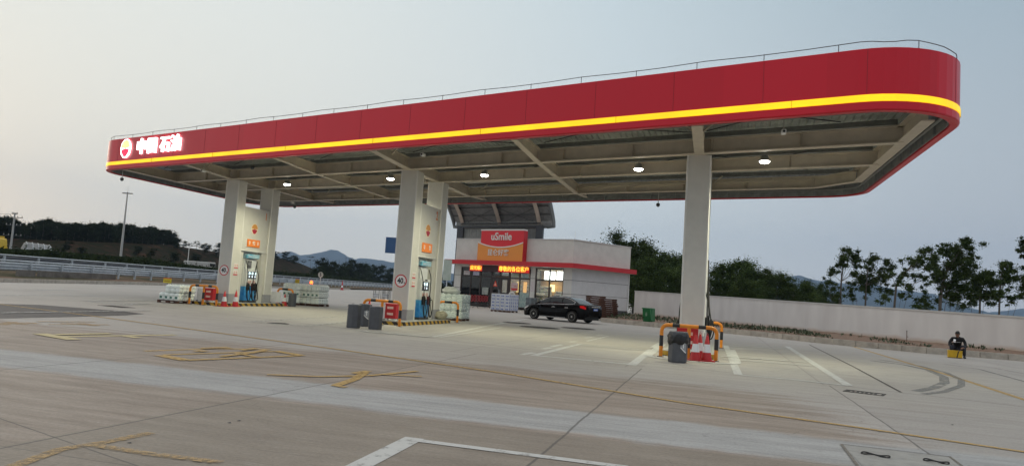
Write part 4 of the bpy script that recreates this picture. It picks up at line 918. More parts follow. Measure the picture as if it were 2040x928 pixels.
m = MB(); m.lathe([(.08,.04),(.085,.14),(.06,.20),(.01,.22)], n=14); m.build('beacon_lens', mat('beacon_glow', (.9,.1,.02), .3, emit=(1,.12,.02), estr=3), t)
t = thing('number_sign', 'round white sign with a black 5 on a thin post behind the jugs', 'sign', (PL.x+.95, PL.y+1.5, 0)); m = MB(); m.cyl((0,0,0),(0,0,1.68),.02,8); m.build('post', white, t)
m = MB(); m.lathe([(.001,-.02),(.17,-.02),(.17,0),(.001,0)], (0,0,1.85), 30, 'y'); m.build('disc', mat('sign_cream', (.68,.68,.66), .4), t); text('figure', '5', .26, plane_M((0,-.024,1.85), (1,0,0)), sb, t, .001, .008)
# folded black wire trolleys behind the middle island
def trolley(x, y, label):
    t = thing('wire_trolley', label, 'trolley', (x, y, 0), 0, 'black wire trolleys on the road behind the middle island'); m = MB(); w, h = .55, 1.02
    for yy in (0, .35):
        m.tube([(-w/2,yy,.2),(-w/2,yy,h-.08),(-w/2+.08,yy,h),(w/2-.08,yy,h),(w/2,yy,h-.08),(w/2,yy,.2),(w/2-.1,yy,.1),(-w/2+.1,yy,.1),(-w/2,yy,.2)], .018, 6)
    m.build('frame', black, t); m = MB()
    for k in range(6): m.cyl((-w/2+.06+k*.086,.0,.35),(-w/2+.06+k*.086,.0,h-.1),.007,5)
    for zz in (.35,.62): m.cyl((-w/2,0,zz),(w/2,0,zz),.012,5)
    m.build('wire', dgrey, t); m = MB(); m.box(-w*.4,w*.4,-.004,.004,.42,.70); m.build('notice', mat('notice_pale', (.55,.55,.56), .5), t)
    for xx in (-w/2+.1, w/2-.1): m = MB(); m.lathe([(.001,-.015),(.06,-.015),(.06,.015),(.001,.015)], (xx,.17,.06), 12, 'y'); m.build('wheel', rubber, t)
    return t
q = at(748,600); trolley(q.x+.02, q.y, 'left black wire trolley seen above the barrier at the middle island'); q = at(765,601); trolley(q.x, q.y+.3, 'right black wire trolley seen above the barrier at the middle island')
q = at(757,601); trolley(q.x, q.y+.9, 'rear black wire trolley between two others behind the middle island')
# ------------------------------------------------------------------ shop
LF = Vector((-25.56, 70.2, 0)); e1 = Vector((.925, -.380, 0)).normalized(); n1 = Vector((e1.y, -e1.x, 0)); CR = LF+e1*14.22; e2 = Vector((.56, .828, 0)).normalized(); n2 = Vector((e2.y, -e2.x, 0)); RB = CR+e2*7.85
LB = LF+e2*7.85
def fm(o=0): return Matrix(((e1.x,-n1.x,0,LF.x+n1.x*o),(e1.y,-n1.y,0,LF.y+n1.y*o),(0,0,1,0),(0,0,0,1)))   # (s, inward, z)
def sm(o=0): return Matrix(((e2.x,-n2.x,0,CR.x+n2.x*o),(e2.y,-n2.y,0,CR.y+n2.y*o),(0,0,1,0),(0,0,0,1)))
def fb(s0, s1, z0, z1, d0, d1, mb=None): mb = mb or MB(); return mb.tf(fm()).box(s0, s1, d0, d1, z0, z1)   # d>0 is inside
def sb_(s0, s1, z0, z1, d0, d1, mb=None): mb = mb or MB(); return mb.tf(sm()).box(s0, s1, d0, d1, z0, z1)
shop = thing('shop', 'cream convenience shop with red canopy band and red and orange sign', 'shop', (0,0,0))
wall_w = mat('shop_wall', (.60,.575,.535), .7, 0, .08, 1.5); wall_s = mat('shop_side', (.57,.56,.56), .7, 0, .08, 1.2)
m = MB(); fb(0,.86,0,4.25,0,.25,m); fb(9.62,10.15,0,4.25,0,.25,m); fb(13.32,14.22,0,4.25,0,.25,m); fb(.86,9.62,3.84,4.25,0,.25,m); fb(10.15,13.32,4.0,4.25,0,.25,m); m.build('front_wall', wall_w, shop)
m = MB(); sb_(0.01,7.85,0,4.25,0,.25,m); m.build('side_wall', wall_s, shop)
m = MB(); a, b, c, d = LF, CR, RB, LB
m.prism([(p.x,p.y) for p in (LF+e2*7.6, LF+e2*7.6+e1*14.0, LB+e1*14.1, LB)], 0, 4.25); m.build('rear_wall', wall_s, shop)
m = MB(); m.prism([(p.x,p.y) for p in (LF+e2*.3, LF+e2*.3+e1*.25, LF+e2*7.55+e1*.25, LF+e2*7.55)], 0, 4.25); m.build('end_wall', wall_s, shop)
m = MB(); m.prism([(p.x,p.y) for p in (LF, CR, RB, LB)], 4.5, 6.62); m.build('parapet', wall_w, shop)
m = MB(); o_ = .06; m.prism([(p.x,p.y) for p in (LF-e1*o_+n1*o_, CR+e1*o_+n1*o_, RB+e1*o_+e2*o_, LB-e1*o_+e2*o_)], 6.62, 6.70); m.build('coping', mat('coping', (.55,.54,.52), .6), shop)
band = mat('band_red', (.52,.012,.02), .45, 0, .06, 1); o_ = .9
m = MB(); m.prism([(p.x,p.y) for p in (LF-e1*.62+n1*o_, CR+e1*.62+n1*o_-e2*.0, RB+n2*.62+e2*.3, LB-e1*.62+e2*.3)], 4.08, 4.50); m.build('canopy_band', band, shop)
m = MB(); m.prism([(p.x,p.y) for p in (LF-e1*.55+n1*.84, CR+e1*.52+n1*.84, RB+n2*.55+e2*.2, LB-e1*.55+e2*.2)], 4.06, 4.078); m.build('canopy_soffit', mat('soffit_white', (.55,.53,.5), .6), shop)
seam = mat('seam_dark', (.08,.075,.07), .8)
m = MB()
for z in (3.0, 1.75): sb_(.0, 7.85, z-.018, z+.018, -.006, .0, m); fb(-.004,.86,z-.018,z+.018,-.006,0,m); fb(13.32,14.22,z-.018,z+.018,-.006,0,m)
fb(9.62,10.15,2.98,3.02,-.006,0,m); m.build('wall_seam', seam, shop)
m = MB(); sb_(6.0,7.7,.0,.50,-.02,.0,m); m.build('dark_plinth', dgrey, shop)
m = MB(); m.tf(sm()).tube([(7.75,-.35,.05),(7.75,-.05,.5),(7.75,-.05,4.0)], .05, 8); m.build('downpipe', white, shop)
# interior
floor_i = mat('shop_floor', (.35,.33,.30), .4); 
m = MB(); m.prism([(p.x,p.y) for p in (LF+e2*.2+e1*.3, CR+e2*.2-e1*.3, RB-e2*.3-e1*.3, LB-e2*.3+e1*.3)], .10, .12); m.build('floor', floor_i, shop)
m = MB(); m.prism([(p.x,p.y) for p in (LF+e2*.2+e1*.3, CR+e2*.2-e1*.3, RB-e2*.3-e1*.3, LB-e2*.3+e1*.3)], 3.95, 3.98); m.build('ceiling', white, shop)
warm_wall = mat('inner_wall', (.50,.34,.18), .7); m = MB(); fb(.4,13.9,.12,3.94,5.0,5.1,m); m.build('partition', warm_wall, shop)
goods = bpy.data.materials.new('shelf_goods'); goods.use_nodes = True; nt = goods.node_tree; b = nt.nodes['Principled BSDF']; g = nt.nodes.new('ShaderNodeNewGeometry'); mp = nt.nodes.new('ShaderNodeMapping'); mp.inputs['Scale'].default_value = (5,5,4); nt.links.new(g.outputs['Position'], mp.inputs[0]); vo = nt.nodes.new('ShaderNodeTexVoronoi'); vo.distance = 'CHEBYCHEV'; vo.inputs['Randomness'].default_value = .4; nt.links.new(mp.outputs[0], vo.inputs['Vector']); hs = nt.nodes.new('ShaderNodeHueSaturation'); hs.inputs['Saturation'].default_value = .7; hs.inputs['Value'].default_value = .45; nt.links.new(vo.outputs['Color'], hs.inputs['Color']); nt.links.new(hs.outputs[0], b.inputs['Base Color'])
def shelf(s0, s1, d, h, lb):
    t = thing('goods_shelf', lb, 'shelf', (0,0,0), 0, 'shelves of goods inside the shop')
    m = MB(); fb(s0,s1,.12,h,d+.28,d+.32,m)
    for z in [.2+.42*k for k in range(int((h-.2)/.42)+1)]: fb(s0,s1,z,z+.03,d,d+.28,m)
    m.build('rack', mat('rack_white', (.5,.5,.48), .5), t); m = MB(); rr_ = random.Random(int(s0*10))
    for z in [.232+.42*k for k in range(int((h-.2)/.42))]:
        s = s0+.02
        while s < s1-.15:
            w_ = rr_.uniform(.09,.22); fb(s,s+w_-.01,z,z+rr_.uniform(.18,.34),d+.03,d+.26,m); s += w_
    m.build('goods', goods, t); return t
shelf(5.2,9.2,3.9,2.4,'tall shelf of goods deep inside the shop'); shelf(1.2,4.2,3.2,1.6,'shelf of goods behind the left shop windows'); shelf(7.4,9.4,2.4,1.7,'shelf of goods right of the shop door'); shelf(10.3,13.3,3.0,1.95,'long shelf of goods behind the bright right window'); shelf(11.2,13.2,1.7,1.25,'low front shelf of goods behind the bright right window')
def glow(name, s0, s1, z0, z1, d, col, st, parent=shop):
    m = MB(); fb(s0,s1,z0,z1,d,d+.06,m); return m.build(name, mat(name+str(st)+str(s0), col, .4, emit=col, estr=st), parent)
glow('menu_lightbox', 10.55,11.75,2.95,3.75,.9,(1,.98,.94),3.2); glow('menu_lightbox', 11.95,12.75,2.98,3.78,.9,(1,.98,.94),3.0)
glow('wall_lamp_panel', 11.0,11.5,2.0,2.75,4.9,(1,.72,.30),1.6); glow('wall_lamp_panel', 12.55,12.95,1.2,2.2,4.0,(1,.62,.14),3.0); glow('wall_lamp_panel', 12.5,12.95,2.4,2.7,4.0,(1,.75,.35),2.0)
glow('wall_lamp_panel', 8.6,9.3,1.9,2.6,4.5,(1,.75,.28),1.8); glow('wall_lamp_panel', 5.35,5.75,1.6,2.7,3.5,(.9,.62,.25),.6); glow('wall_lamp_panel', 6.2,6.6,1.5,2.7,3.5,(.9,.45,.12),.6)
for s, d, e_ in ((12,2.2,70),(8.4,2.5,55),(4,3,32)):
    l = bpy.data.lights.new('shop_light', 'AREA'); l.energy = e_; l.size = 1.5; l.color = (1,.76,.46); lo = bpy.data.objects.new('shop_light', l); C.objects.link(lo); lo.parent = shop; p = fm() @ Vector((s, d, 3.85)); lo.location = p
# glazing: dark frames
fr = mat('frame_brown', (.030,.018,.018), .45); gl = bpy.data.materials.new('window_glass'); gl.use_nodes = True; nt = gl.node_tree; nt.nodes.clear(); o_ = nt.nodes.new('ShaderNodeOutputMaterial'); g1 = nt.nodes.new('ShaderNodeBsdfGlossy'); g1.inputs['Roughness'].default_value = .02; tr = nt.nodes.new('ShaderNodeBsdfTransparent'); tr.inputs[0].default_value = (.82,.86,.85,1); fz = nt.nodes.new('ShaderNodeFresnel'); fz.inputs[0].default_value = 1.6; mxs = nt.nodes.new('ShaderNodeMixShader'); nt.links.new(fz.outputs[0], mxs.inputs[0]); nt.links.new(tr.outputs[0], mxs.inputs[1]); nt.links.new(g1.outputs[0], mxs.inputs[2]); nt.links.new(mxs.outputs[0], o_.inputs[0])
def window(s0, s1, z0, z1, vs, hs_, name='window', fw=.09):
    m = MB(); fb(s0,s0+fw,z0,z1,.06,.16,m); fb(s1-fw,s1,z0,z1,.06,.16,m); fb(s0+fw,s1-fw,z0,z0+fw,.06,.16,m); fb(s0+fw,s1-fw,z1-fw,z1,.06,.16,m)
    for v in vs: fb(v-fw/2,v+fw/2,z0+fw,z1-fw,.065,.155,m)
    for h in hs_: fb(s0+fw,s1-fw,h-fw*.6,h+fw*.6,.07,.15,m)
    w_ = m.build(name, fr, shop); m = MB(); fb(s0+fw*.5,s1-fw*.5,z0+fw*.5,z1-fw*.5,.105,.115,m); m.build('pane', gl, w_); return w_
window(.86,4.86,.12,3.84,(2.16,3.42),(2.95,), fw=.12); window(7.05,9.62,.12,3.84,(8.3,),(2.92,), fw=.12); window(10.15,13.32,.12,4.0,(11.74,),(2.88,), fw=.12); window(4.86,7.05,3.02,3.84,(5.95,),(), fw=.10)
dr = []
for k, s0 in enumerate((4.87,5.97)):
    m = MB(); s1 = s0+1.07; fb(s0,s0+.22,.12,3.0,.05,.11,m); fb(s1-.22,s1,.12,3.0,.05,.11,m); fb(s0+.22,s1-.22,.12,.30,.05,.11,m); fb(s0+.22,s1-.22,1.15,1.50,.05,.11,m); fb(s0+.22,s1-.22,2.72,3.0,.05,.11,m)
    d_ = m.build('door', fr, shop); m = MB(); fb(s0+.2,s1-.2,.28,2.75,.078,.085,m); m.build('pane', gl, d_); m = MB(); m.tf(fm()).cyl((s0+(1.0 if k == 0 else .07),.0,.95),(s0+(1.0 if k == 0 else .07),.0,1.75),.02,8); m.build('handle', galv, d_)
# posters and stickers on the glass
m = MB(); m.tf(fm()).add([(5.15,.046,2.05),(5.62,.046,2.05),(5.62,.044,2.10),(5.40,.044,2.62),(5.36,.044,2.62),(5.15,.046,2.10)], [(0,1,2,3,4,5)]); m.build('triangle_sticker', mat('sticker_red', (.7,.06,.03), .4), shop)
m = MB(); m.tf(fm()).add([(5.26,.040,2.15),(5.50,.040,2.15),(5.38,.040,2.42)], [(0,1,2)]); m.build('triangle_sticker', mat('sticker_orange', (.85,.45,.35), .4), shop)
for s0, s1, z0, z1, c, c2 in ((1.2,2.0,3.05,3.45,(.62,.60,.60),(.4,.3,.3)), (2.45,3.25,3.05,3.5,(.6,.6,.66),(.35,.3,.5)), (7.35,8.15,1.75,2.5,(.62,.55,.55),(.45,.08,.08)), (5.3,5.8,3.3,3.6,(.6,.6,.6),(.3,.3,.3)), (3.75,4.55,1.2,1.9,(.40,.42,.38),(.15,.16,.14)), (7.35,8.15,3.05,3.55,(.40,.44,.38),(.2,.25,.15)), (8.55,9.35,3.0,3.5,(.45,.50,.47),(.12,.2,.2))):
    m = MB(); fb(s0,s1,z0,z1,.052,.058,m); m.build('poster', mat('poster%d' % int(s0*100+z0*10), c, .5, col2=c2, scale=3.5), shop)
m = MB(); fb(7.37,8.13,1.78,1.98,.048,.0515,m); m.build('poster_strip', sr, shop)
m = MB(); fb(9.66,10.12,1.78,2.72,-.01,-.002,m); m.build('notice_sheet', mat('notice_sheet', (.62,.58,.57), .6, col2=(.52,.42,.42), scale=9), shop)
m = MB(); fb(8.4,9.5,.24,1.62,.05,.058,m); m.build('window_film', mat('window_film', (.20,.28,.27), .4, col2=(.38,.46,.42), scale=5), shop)
m = MB(); fb(10.3,13.2,.25,.95,.118,.126,m); m.build('window_film', mat('window_film_dark', (.10,.12,.11), .4, col2=(.34,.36,.33), scale=4), shop)
# round white stand at the right of the door
m = MB(); m.tf(fm(.3)).lathe([(.26,0),(.42,0),(.42,.05),(.26,.05),(.26,0)], (7.75,0,1.25), 26, 'y'); tag(m.build('wreath', mat('wreath_white', (.55,.53,.5), .6)), 'round pale ring stand in front of the shop right of the door', 'display ring')
# ticker board
led_y = mat('led_yellow', (1,.6,.1), .4, emit=(1,.55,.05), estr=1.25); led_bg = mat('led_red_glow', (.3,.01,.01), .4, emit=(.9,.02,.01), estr=.30); led_off = mat('led_off', (.05,.012,.016), .5)
m = MB(); fb(2.1,9.56,3.44,4.06,-.16,-.01,m); lb_ = m.build('ticker_board', led_off, shop)
m = MB(); fb(2.12,3.75,3.46,4.04,-.165,-.161,m); m.build('lit_field', led_bg, lb_); m = MB(); fb(5.78,9.54,3.46,4.04,-.165,-.161,m); m.build('lit_field', led_bg, lb_)
def ftext(s, x, z, size, mt_, off, par, bold=.01, depth=.008, sx=1.0, name='letters'): return text(name, s, size, plane_M(LF+e1*x+n1*off+Vector((0,0,z)), e1), mt_, par, depth, bold, sx=sx)
ftext('迎光临!', 2.93, 3.75, .46, led_y, .172, lb_, .002); ftext('尊敬的各位客户', 7.68, 3.75, .52, led_y, .172, lb_, .002)
# roof sign
sred = mat('sign_face_red', (.52,.008,.018), .4, emit=(.75,.008,.02), estr=.05); sor = mat('sign_face_orange', (.62,.21,.03), .4, emit=(.75,.26,.03), estr=.05); swh = mat('sign_trim_white', (.72,.66,.62), .4)
def curve(s): return 6.30-.46*(1-((s-6.20)/2.75)**2)
m = MB(); N_ = 24; S0, S1 = 3.72, 8.95; m.tf(fm(.60)); top = [(S0+(S1-S0)*k/N_) for k in range(N_+1)]
q = [(s,0,curve(s)) for s in top]+[(s,0,7.42) for s in top]+[(s,.5,curve(s)) for s in top]+[(s,.5,7.42) for s in top]; K = N_+1
m.add(q, [(k,k+1,K+k+1,K+k) for k in range(N_)]+[(2*K+k,3*K+k,3*K+k+1,2*K+k+1) for k in range(N_)]+[(K+k,K+k+1,3*K+k+1,3*K+k) for k in range(N_)]+[(N_,2*K+N_,3*K+N_,K+N_),(0,K,3*K,2*K)]); m.build('sign_red', sred, shop)
m = MB(); m.tf(fm(.60)); m.box(S0-.05,S1+.05,-.03,.52,7.422,7.55); m.build('sign_trim', swh, shop)
m = MB(); m.tf(fm(.66)); S0, S1 = 3.42, 8.98; top = [(S0+(S1-S0)*k/N_) for k in range(N_+1)]
q = [(s,0,4.51) for s in top]+[(s,0,curve(s)-.09) for s in top]+[(s,.6,4.51) for s in top]+[(s,.6,curve(s)-.09) for s in top]
m.add(q, [(k,k+1,K+k+1,K+k) for k in range(N_)]+[(2*K+k,3*K+k,3*K+k+1,2*K+k+1) for k in range(N_)]+[(K+k,K+k+1,3*K+k+1,3*K+k) for k in range(N_)]+[(N_,2*K+N_,3*K+N_,K+N_),(0,K,3*K,2*K)]); m.build('sign_orange', sor, shop)
m = MB(); m.tf(fm(.70)); q = []
for s in top: q += [(s,0,curve(s)-.088),(s,0,curve(s)+.02),(s,.3,curve(s)+.02),(s,.3,curve(s)-.088)]
m.add(q, [(4*k+a_,4*k+(a_+1)%4,4*k+4+(a_+1)%4,4*k+4+a_)[::-1] for k in range(N_) for a_ in range(4)]+[(0,1,2,3),(4*N_+3,4*N_+2,4*N_+1,4*N_)]); m.build('sign_trim', swh, shop)
m = MB(); m.tf(fm(.66)).box(8.985,9.02,.02,.6,4.51,7.40); m.build('sign_return', band, shop)
ftext('uSmile', 6.30, 6.82, 1.02, swh, .64, shop, .016, .03, .95); ftext('昆仑好客', 6.05, 5.25, .66, swh, .70, shop, .008, .02)
# floodlight, wires on the roof
m = MB(); m.cyl(tuple(CR+n1*-.3-e1*.1+Vector((0,0,6.7))), tuple(CR+n1*-.3-e1*.1+Vector((0,0,7.45))), .015, 6); m.build('roof_aerial', galv, shop)

# ------------------------------------------------------------------ curved toll roof behind the shop
W0 = LF+e1*(-3.1)-n1*4; W1 = LF+e1*7.5-n1*4; we = (W1-W0).normalized(); Lw = (W1-W0).length; nb = Vector((0,-1,0))
hall = thing('curved_roof_building', 'grey building with upswept curved metal roof and beige ribs behind the shop', 'building', (0,0,0))
corr = mat('corrugated_wall', (.27,.27,.255), .55, .2, .15, 2); rdark = mat('roof_underside', (.26,.26,.26), .6, .1, .2, 1.5); ribm = mat('rib_beige', (.60,.50,.42), .5, 0, .08, 2)
m = MB(); q = []; n = int(Lw/.16)
for k in range(n+1):
    p = W0+we*(Lw*k/n)+nb*(.06 if k % 2 else 0); q += [(p.x,p.y,3.5),(p.x,p.y,8.9)]
m.add(q, [(2*k,2*k+2,2*k+3,2*k+1) for k in range(n)]); o = m.build('cladding_wall', corr, hall); sol = o.modifiers.new('thick', 'SOLIDIFY'); sol.thickness = .05
for s in (.0, Lw): p = W0+we*s+nb*.15; m = MB(); m.box(p.x-.35,p.x+.35,p.y-.3,p.y+.3,0,8.4); m.build('post', mat('post_dark', (.07,.075,.085), .5), hall)
m = MB(); m.beam(W0+nb*.2+Vector((0,0,8.3)), W1+nb*.2+Vector((0,0,8.3)), .25, .22); m.beam(W0+nb*.2+Vector((0,0,8.36+.3)), W1+nb*.2+Vector((0,0,8.36+.3)), .1,.1); m.build('eaves_beam', dgrey, hall)
prof = [(-.2,8.45),(.6,9.15),(1.6,9.85),(2.8,10.5),(4.2,11.0),(5.8,11.35),(7.6,11.55)]
def roofpt(s, k, dz=0): d, z = prof[k]; p = W0+we*s+nb*d; return Vector((p.x,p.y,z+dz))
m = MB(); s0, s1 = -1.3, Lw+1.5; q = []; ns = int((s1-s0)/.18)
for i in range(ns+1):
    for k in range(len(prof)): q.append(roofpt(s0+(s1-s0)*i/ns, k, .42+(.045 if i % 2 else 0)))
K = len(prof); m.add(q, [(i*K+k,i*K+k+1,(i+1)*K+k+1,(i+1)*K+k) for i in range(ns) for k in range(K-1)]); o = m.build('roof_sheet', rdark, hall); sol = o.modifiers.new('thick', 'SOLIDIFY'); sol.thickness = .06; sol.offset = 1
m = MB()      # rolled verge at both ends
for s in (s0, s1):
    m.tube([roofpt(s, k, .40) for k in range(K)], .20, 10)
    m.tube([roofpt(s, 0, .40), roofpt(s, 0, .05)+Vector((0,.3,-.1)), roofpt(s-.8 if s > 0 else s+.8, 0, -.10)+Vector((0,.35,0))], .20, 10)
m.build('verge', mat('verge_grey', (.20,.21,.22), .5, .3), hall)
m = MB(); m.beam(roofpt(s0+.3,0,.12)+Vector((0,.3,0)), roofpt(s1-.3,0,.12)+Vector((0,.3,0)), .12, .75); m.build('eaves_panel', rdark, hall)
for s in (.15, Lw/2+.0, Lw-.15):
    m = MB()
    for k in range(K-1):
        a, b = roofpt(s,k,-.05), roofpt(s,k+1,-.05); m.beam(a, b, .40, .05); m.beam(a+Vector((0,0,.22)), b+Vector((0,0,.22)), .05, .42)
    m.build('rib', ribm, hall)
m = MB()
for k in (1,2,3,4,5): m.beam(roofpt(s0,k,.32), roofpt(s1,k,.32), .08, .14)
m.build('roof_purlin', mat('purlin_dark', (.10,.10,.10), .5), hall)
m = MB()
for a_, b_ in ((.3, Lw/2-.2), (Lw/2+.2, Lw-.3)):
    for k0, k1 in ((0,2),(2,4),(4,6)):
        m.cyl(roofpt(a_,k0,.22), roofpt(b_,k1,.22), .025, 6); m.cyl(roofpt(a_,k1,.22), roofpt(b_,k0,.22), .025, 6)
m.build('tie_rod', dgrey, hall)
m = MB(); m.tf(Matrix.Identity(4)); p = W0+we*(Lw-1.9)+nb*.10; m.beam(p+Vector((0,0,5)), p+Vector((0,0,8.0)), 1.0, .06, (we.x,we.y,0)); m.build('dark_opening', black, hall)

# red lattice barrier and small stands in front of the shop
def lattice(px0, px1, py, label):
    a, b = at(px0, py), at(px1, py+.8); a, b = a*1.0, b*1.0; t = thing('folding_barrier', label, 'folding barrier', (a.x, a.y, 0)); d = (b-a); d.z = 0; n = 9
    m = MB()
    for k in range(n):
        p0, p1 = d*(k/n), d*((k+1)/n)
        for z0, z1 in ((.55,1.15),(1.15,.55),(.85,1.15),(.85,.55),(.55,.85),(1.15,.85)): m.beam(p0+Vector((0,0,z0)), p1+Vector((0,0,z1)), .02, .035)
    m.build('lattice', mat('lattice_red', (.32,.02,.03), .5), t)
    for f in (.02,.5,.98):
        m = MB(); p = d*f; m.cyl(p+Vector((0,0,.25)), p+Vector((0,0,1.2)), .03, 8)
        for s_ in (-1,1): m.beam(p+Vector((0,0,.28)), p+Vector((s_*.28,-.1,.02)), .035, .035)
        m.build('stand', dgrey, t)
    return t
q = at(930,613)
lattice(921,972,613,'dark red folding lattice barrier in front of the left shop windows')

# stacks of cartons before the shop: every carton its own
c_w = mat('carton_white', (.52,.54,.58), .5, col2=(.62,.63,.66), scale=6); c_b = mat('carton_blue', (.06,.10,.34), .5, col2=(.12,.18,.45), scale=10)
def make_carton(label):
    t = thing('drinks_pack', label, 'drinks pack', (0,0,0)); m = MB(); m.box(-.19,.19,-.13,.13,0,.25)
    m.build('pack', c_w, t, .012); m = MB(); m.box(-.12,.12,-.134,-.131,.05,.15); m.box(.1905,.194,-.09,.02,.03,.20); m.build('print', c_b, t)
    m = MB()
    for k in range(3): m.cyl((-.12+k*.12,-.128,.02),(-.12+k*.12,-.128,.23),.02,6)
    m.build('bottle_row', mat('bottle_clear', (.60,.64,.70), .2), t); return t
fc = at(1013,622.3); ux = Vector((.985,-.17,0)); uy = Vector((.30,.95,0)).normalized(); cart = None; CW, CD = .40, .28
for lay in range(5):
    for i in range(4):
        for j in range(5):
            if i not in (3,) and j != 0 and lay < 4: continue
            lb = 'bottled drinks pack in the '+['bottom','second','third','fourth','top'][lay]+' layer of the white and blue stack by the door'
            if cart is None: cart = make_carton(lb); c = cart
            else: c = copy_tree(cart)
            p = fc-ux*(.2+(3-i)*CW)+uy*(.14+j*CD); c.location = (p.x+random.uniform(-.01,.01), p.y, .13+lay*.252); c.rotation_euler = (0,0,-.17+(math.pi if (i*7+j*3+lay*5) % 4 == 0 and False else 0)+random.uniform(-.03,.03)); c['label'] = lb; c['group'] = 'drinks packs of the white and blue stack, layer %s' % ['one','two','three','four','five'][lay]
pc = fc-ux*.8+uy*.7; pallet(pc.x, pc.y, 1.66, 1.45, 'wooden pallet under the white and blue drinks stack', -.17)
q = at(1040,620); 
for k in range(3):
    m = MB(); m.box(-.5,.5,-.4,.4,0,.40); o = m.build('crate', mat('crate_dark', (.05,.06,.06), .5, col2=(.22,.25,.27), scale=3), None, .02); o.location = (q.x+.1, q.y+3.0, k*.405); tag(o, ['bottom','middle','top'][k]+' dark crate of the pile behind the front of the black car', 'crate', 'dark crates by the shop')
# sign plate seen left of the shop
p = far(893,545,60); t = thing('road_sign', 'pale road sign on a post left of the shop', 'road sign', (p.x, p.y, 0)); m = MB(); m.box(-.45,.25,-.02,.02,2.2,3.9); m.build('plate', mat('plate_pale', (.45,.50,.46), .5, col2=(.35,.42,.36), scale=3), t); m = MB(); m.cyl((-.1,.05,0),(-.1,.05,3.9),.05,8); m.build('post', galv, t)
# ------------------------------------------------------------------ black saloon car
cpaint = mat('car_black', (.004,.004,.005), .10, coat=0, spec=.12); chrome = mat('chrome', (.75,.75,.76), .15, 1.0); alloy = mat('alloy', (.55,.54,.52), .3, .7); tyre = mat('tyre', (.015,.015,.015), .8)
car_o = at(1140,642); cfw = at(1059,634.5); hd = (cfw-car_o); hd.z = 0; hd.normalize()
CS = 1.03; WBASE = 2.80
car = thing('parked_car', 'black saloon car parked in front of the shop', 'car', (0,0,0))
right = Vector((-hd.y, hd.x, 0)); right = -right if right.y < 0 else right      # away from the viewer
cc = car_o + hd*(WBASE/2*CS) + right*(.80*CS)
CM = Matrix(((hd.x,right.x,0,cc.x),(hd.y,right.y,0,cc.y),(0,0,1,0),(0,0,0,1))) @ Matrix.Scale(CS, 4)   # x forward, y away from the viewer, z up
def smooth_grid(rows, mb, closed=False, flip=False):
    n = len(rows[0]); q = [v for r in rows for v in r]; f = []
    for j in range(len(rows)-1):
        for k in range(n if closed else n-1):
            a = (j*n+k, j*n+(k+1)%n, (j+1)*n+(k+1)%n, (j+1)*n+k); f.append(a[::-1] if flip else a)
    mb.add(q, f, True)
def lerp_tab(tab, x):
    for (x0, y0), (x1, y1) in zip(tab, tab[1:]):
        if x <= x1: t = (x-x0)/(x1-x0) if x1 > x0 else 0; t = max(0, t); return y0+(y1-y0)*t
    return tab[-1][1]
belt = [(-2.42,.82),(-2.36,1.0),(-2.25,1.05),(-1.6,1.08),(-1.0,1.02),(.6,.96),(1.0,.94),(1.5,.90),(2.0,.80),(2.3,.68),(2.42,.52)]
halfw = [(-2.42,.70),(-2.30,.83),(-2.0,.89),(-1.0,.915),(.8,.915),(1.7,.90),(2.1,.84),(2.3,.72),(2.42,.56)]
sill = [(-2.42,.42),(-2.2,.28),(-1.9,.22),(2.0,.20),(2.3,.22),(2.42,.30)]
m = MB(); m.tf(CM); rows = []
XS = [-2.42+4.84*i/60 for i in range(61)]
def arch(x, z):     # wheel arches cut by lifting the lower edge
    for wx in (-1.40, 1.40):
        dx = abs(x-wx)
        if dx < .40: z = max(z, .33+math.sqrt(max(0, .40**2-dx*dx))*.98)
    return z
for x in XS:
    b = lerp_tab(belt, x); w = lerp_tab(halfw, x); s = lerp_tab(sill, x); sa = arch(x, s); rowp = []
    zs = [sa, sa+(b-sa)*.15, sa+(b-sa)*.4, sa+(b-sa)*.7, sa+(b-sa)*.92, b]; ws = [.965, 1.0, 1.005, .985, .95, .90]
    for z, k in zip(zs, ws): rowp.append((x, -w*k, z))
    for k in (.6,.2,-.2,-.6): rowp.append((x, -w*k*.9, b+.035*(1-k*k)))
    for z, k in list(zip(zs, ws))[::-1]: rowp.append((x, w*k, z))
    rows.append(rowp)
smooth_grid(rows, m)
n_ = len(rows[0])
for r_ in (rows[0], rows[-1]): m.add(r_, [tuple(range(len(r_))) if r_ is rows[0] else tuple(range(len(r_)-1,-1,-1))])
m.build('body', cpaint, car)
m = MB(); m.tf(CM).box(-2.2,2.2,-.72,.72,.19,.55); m.build('underbody', rubber, car)
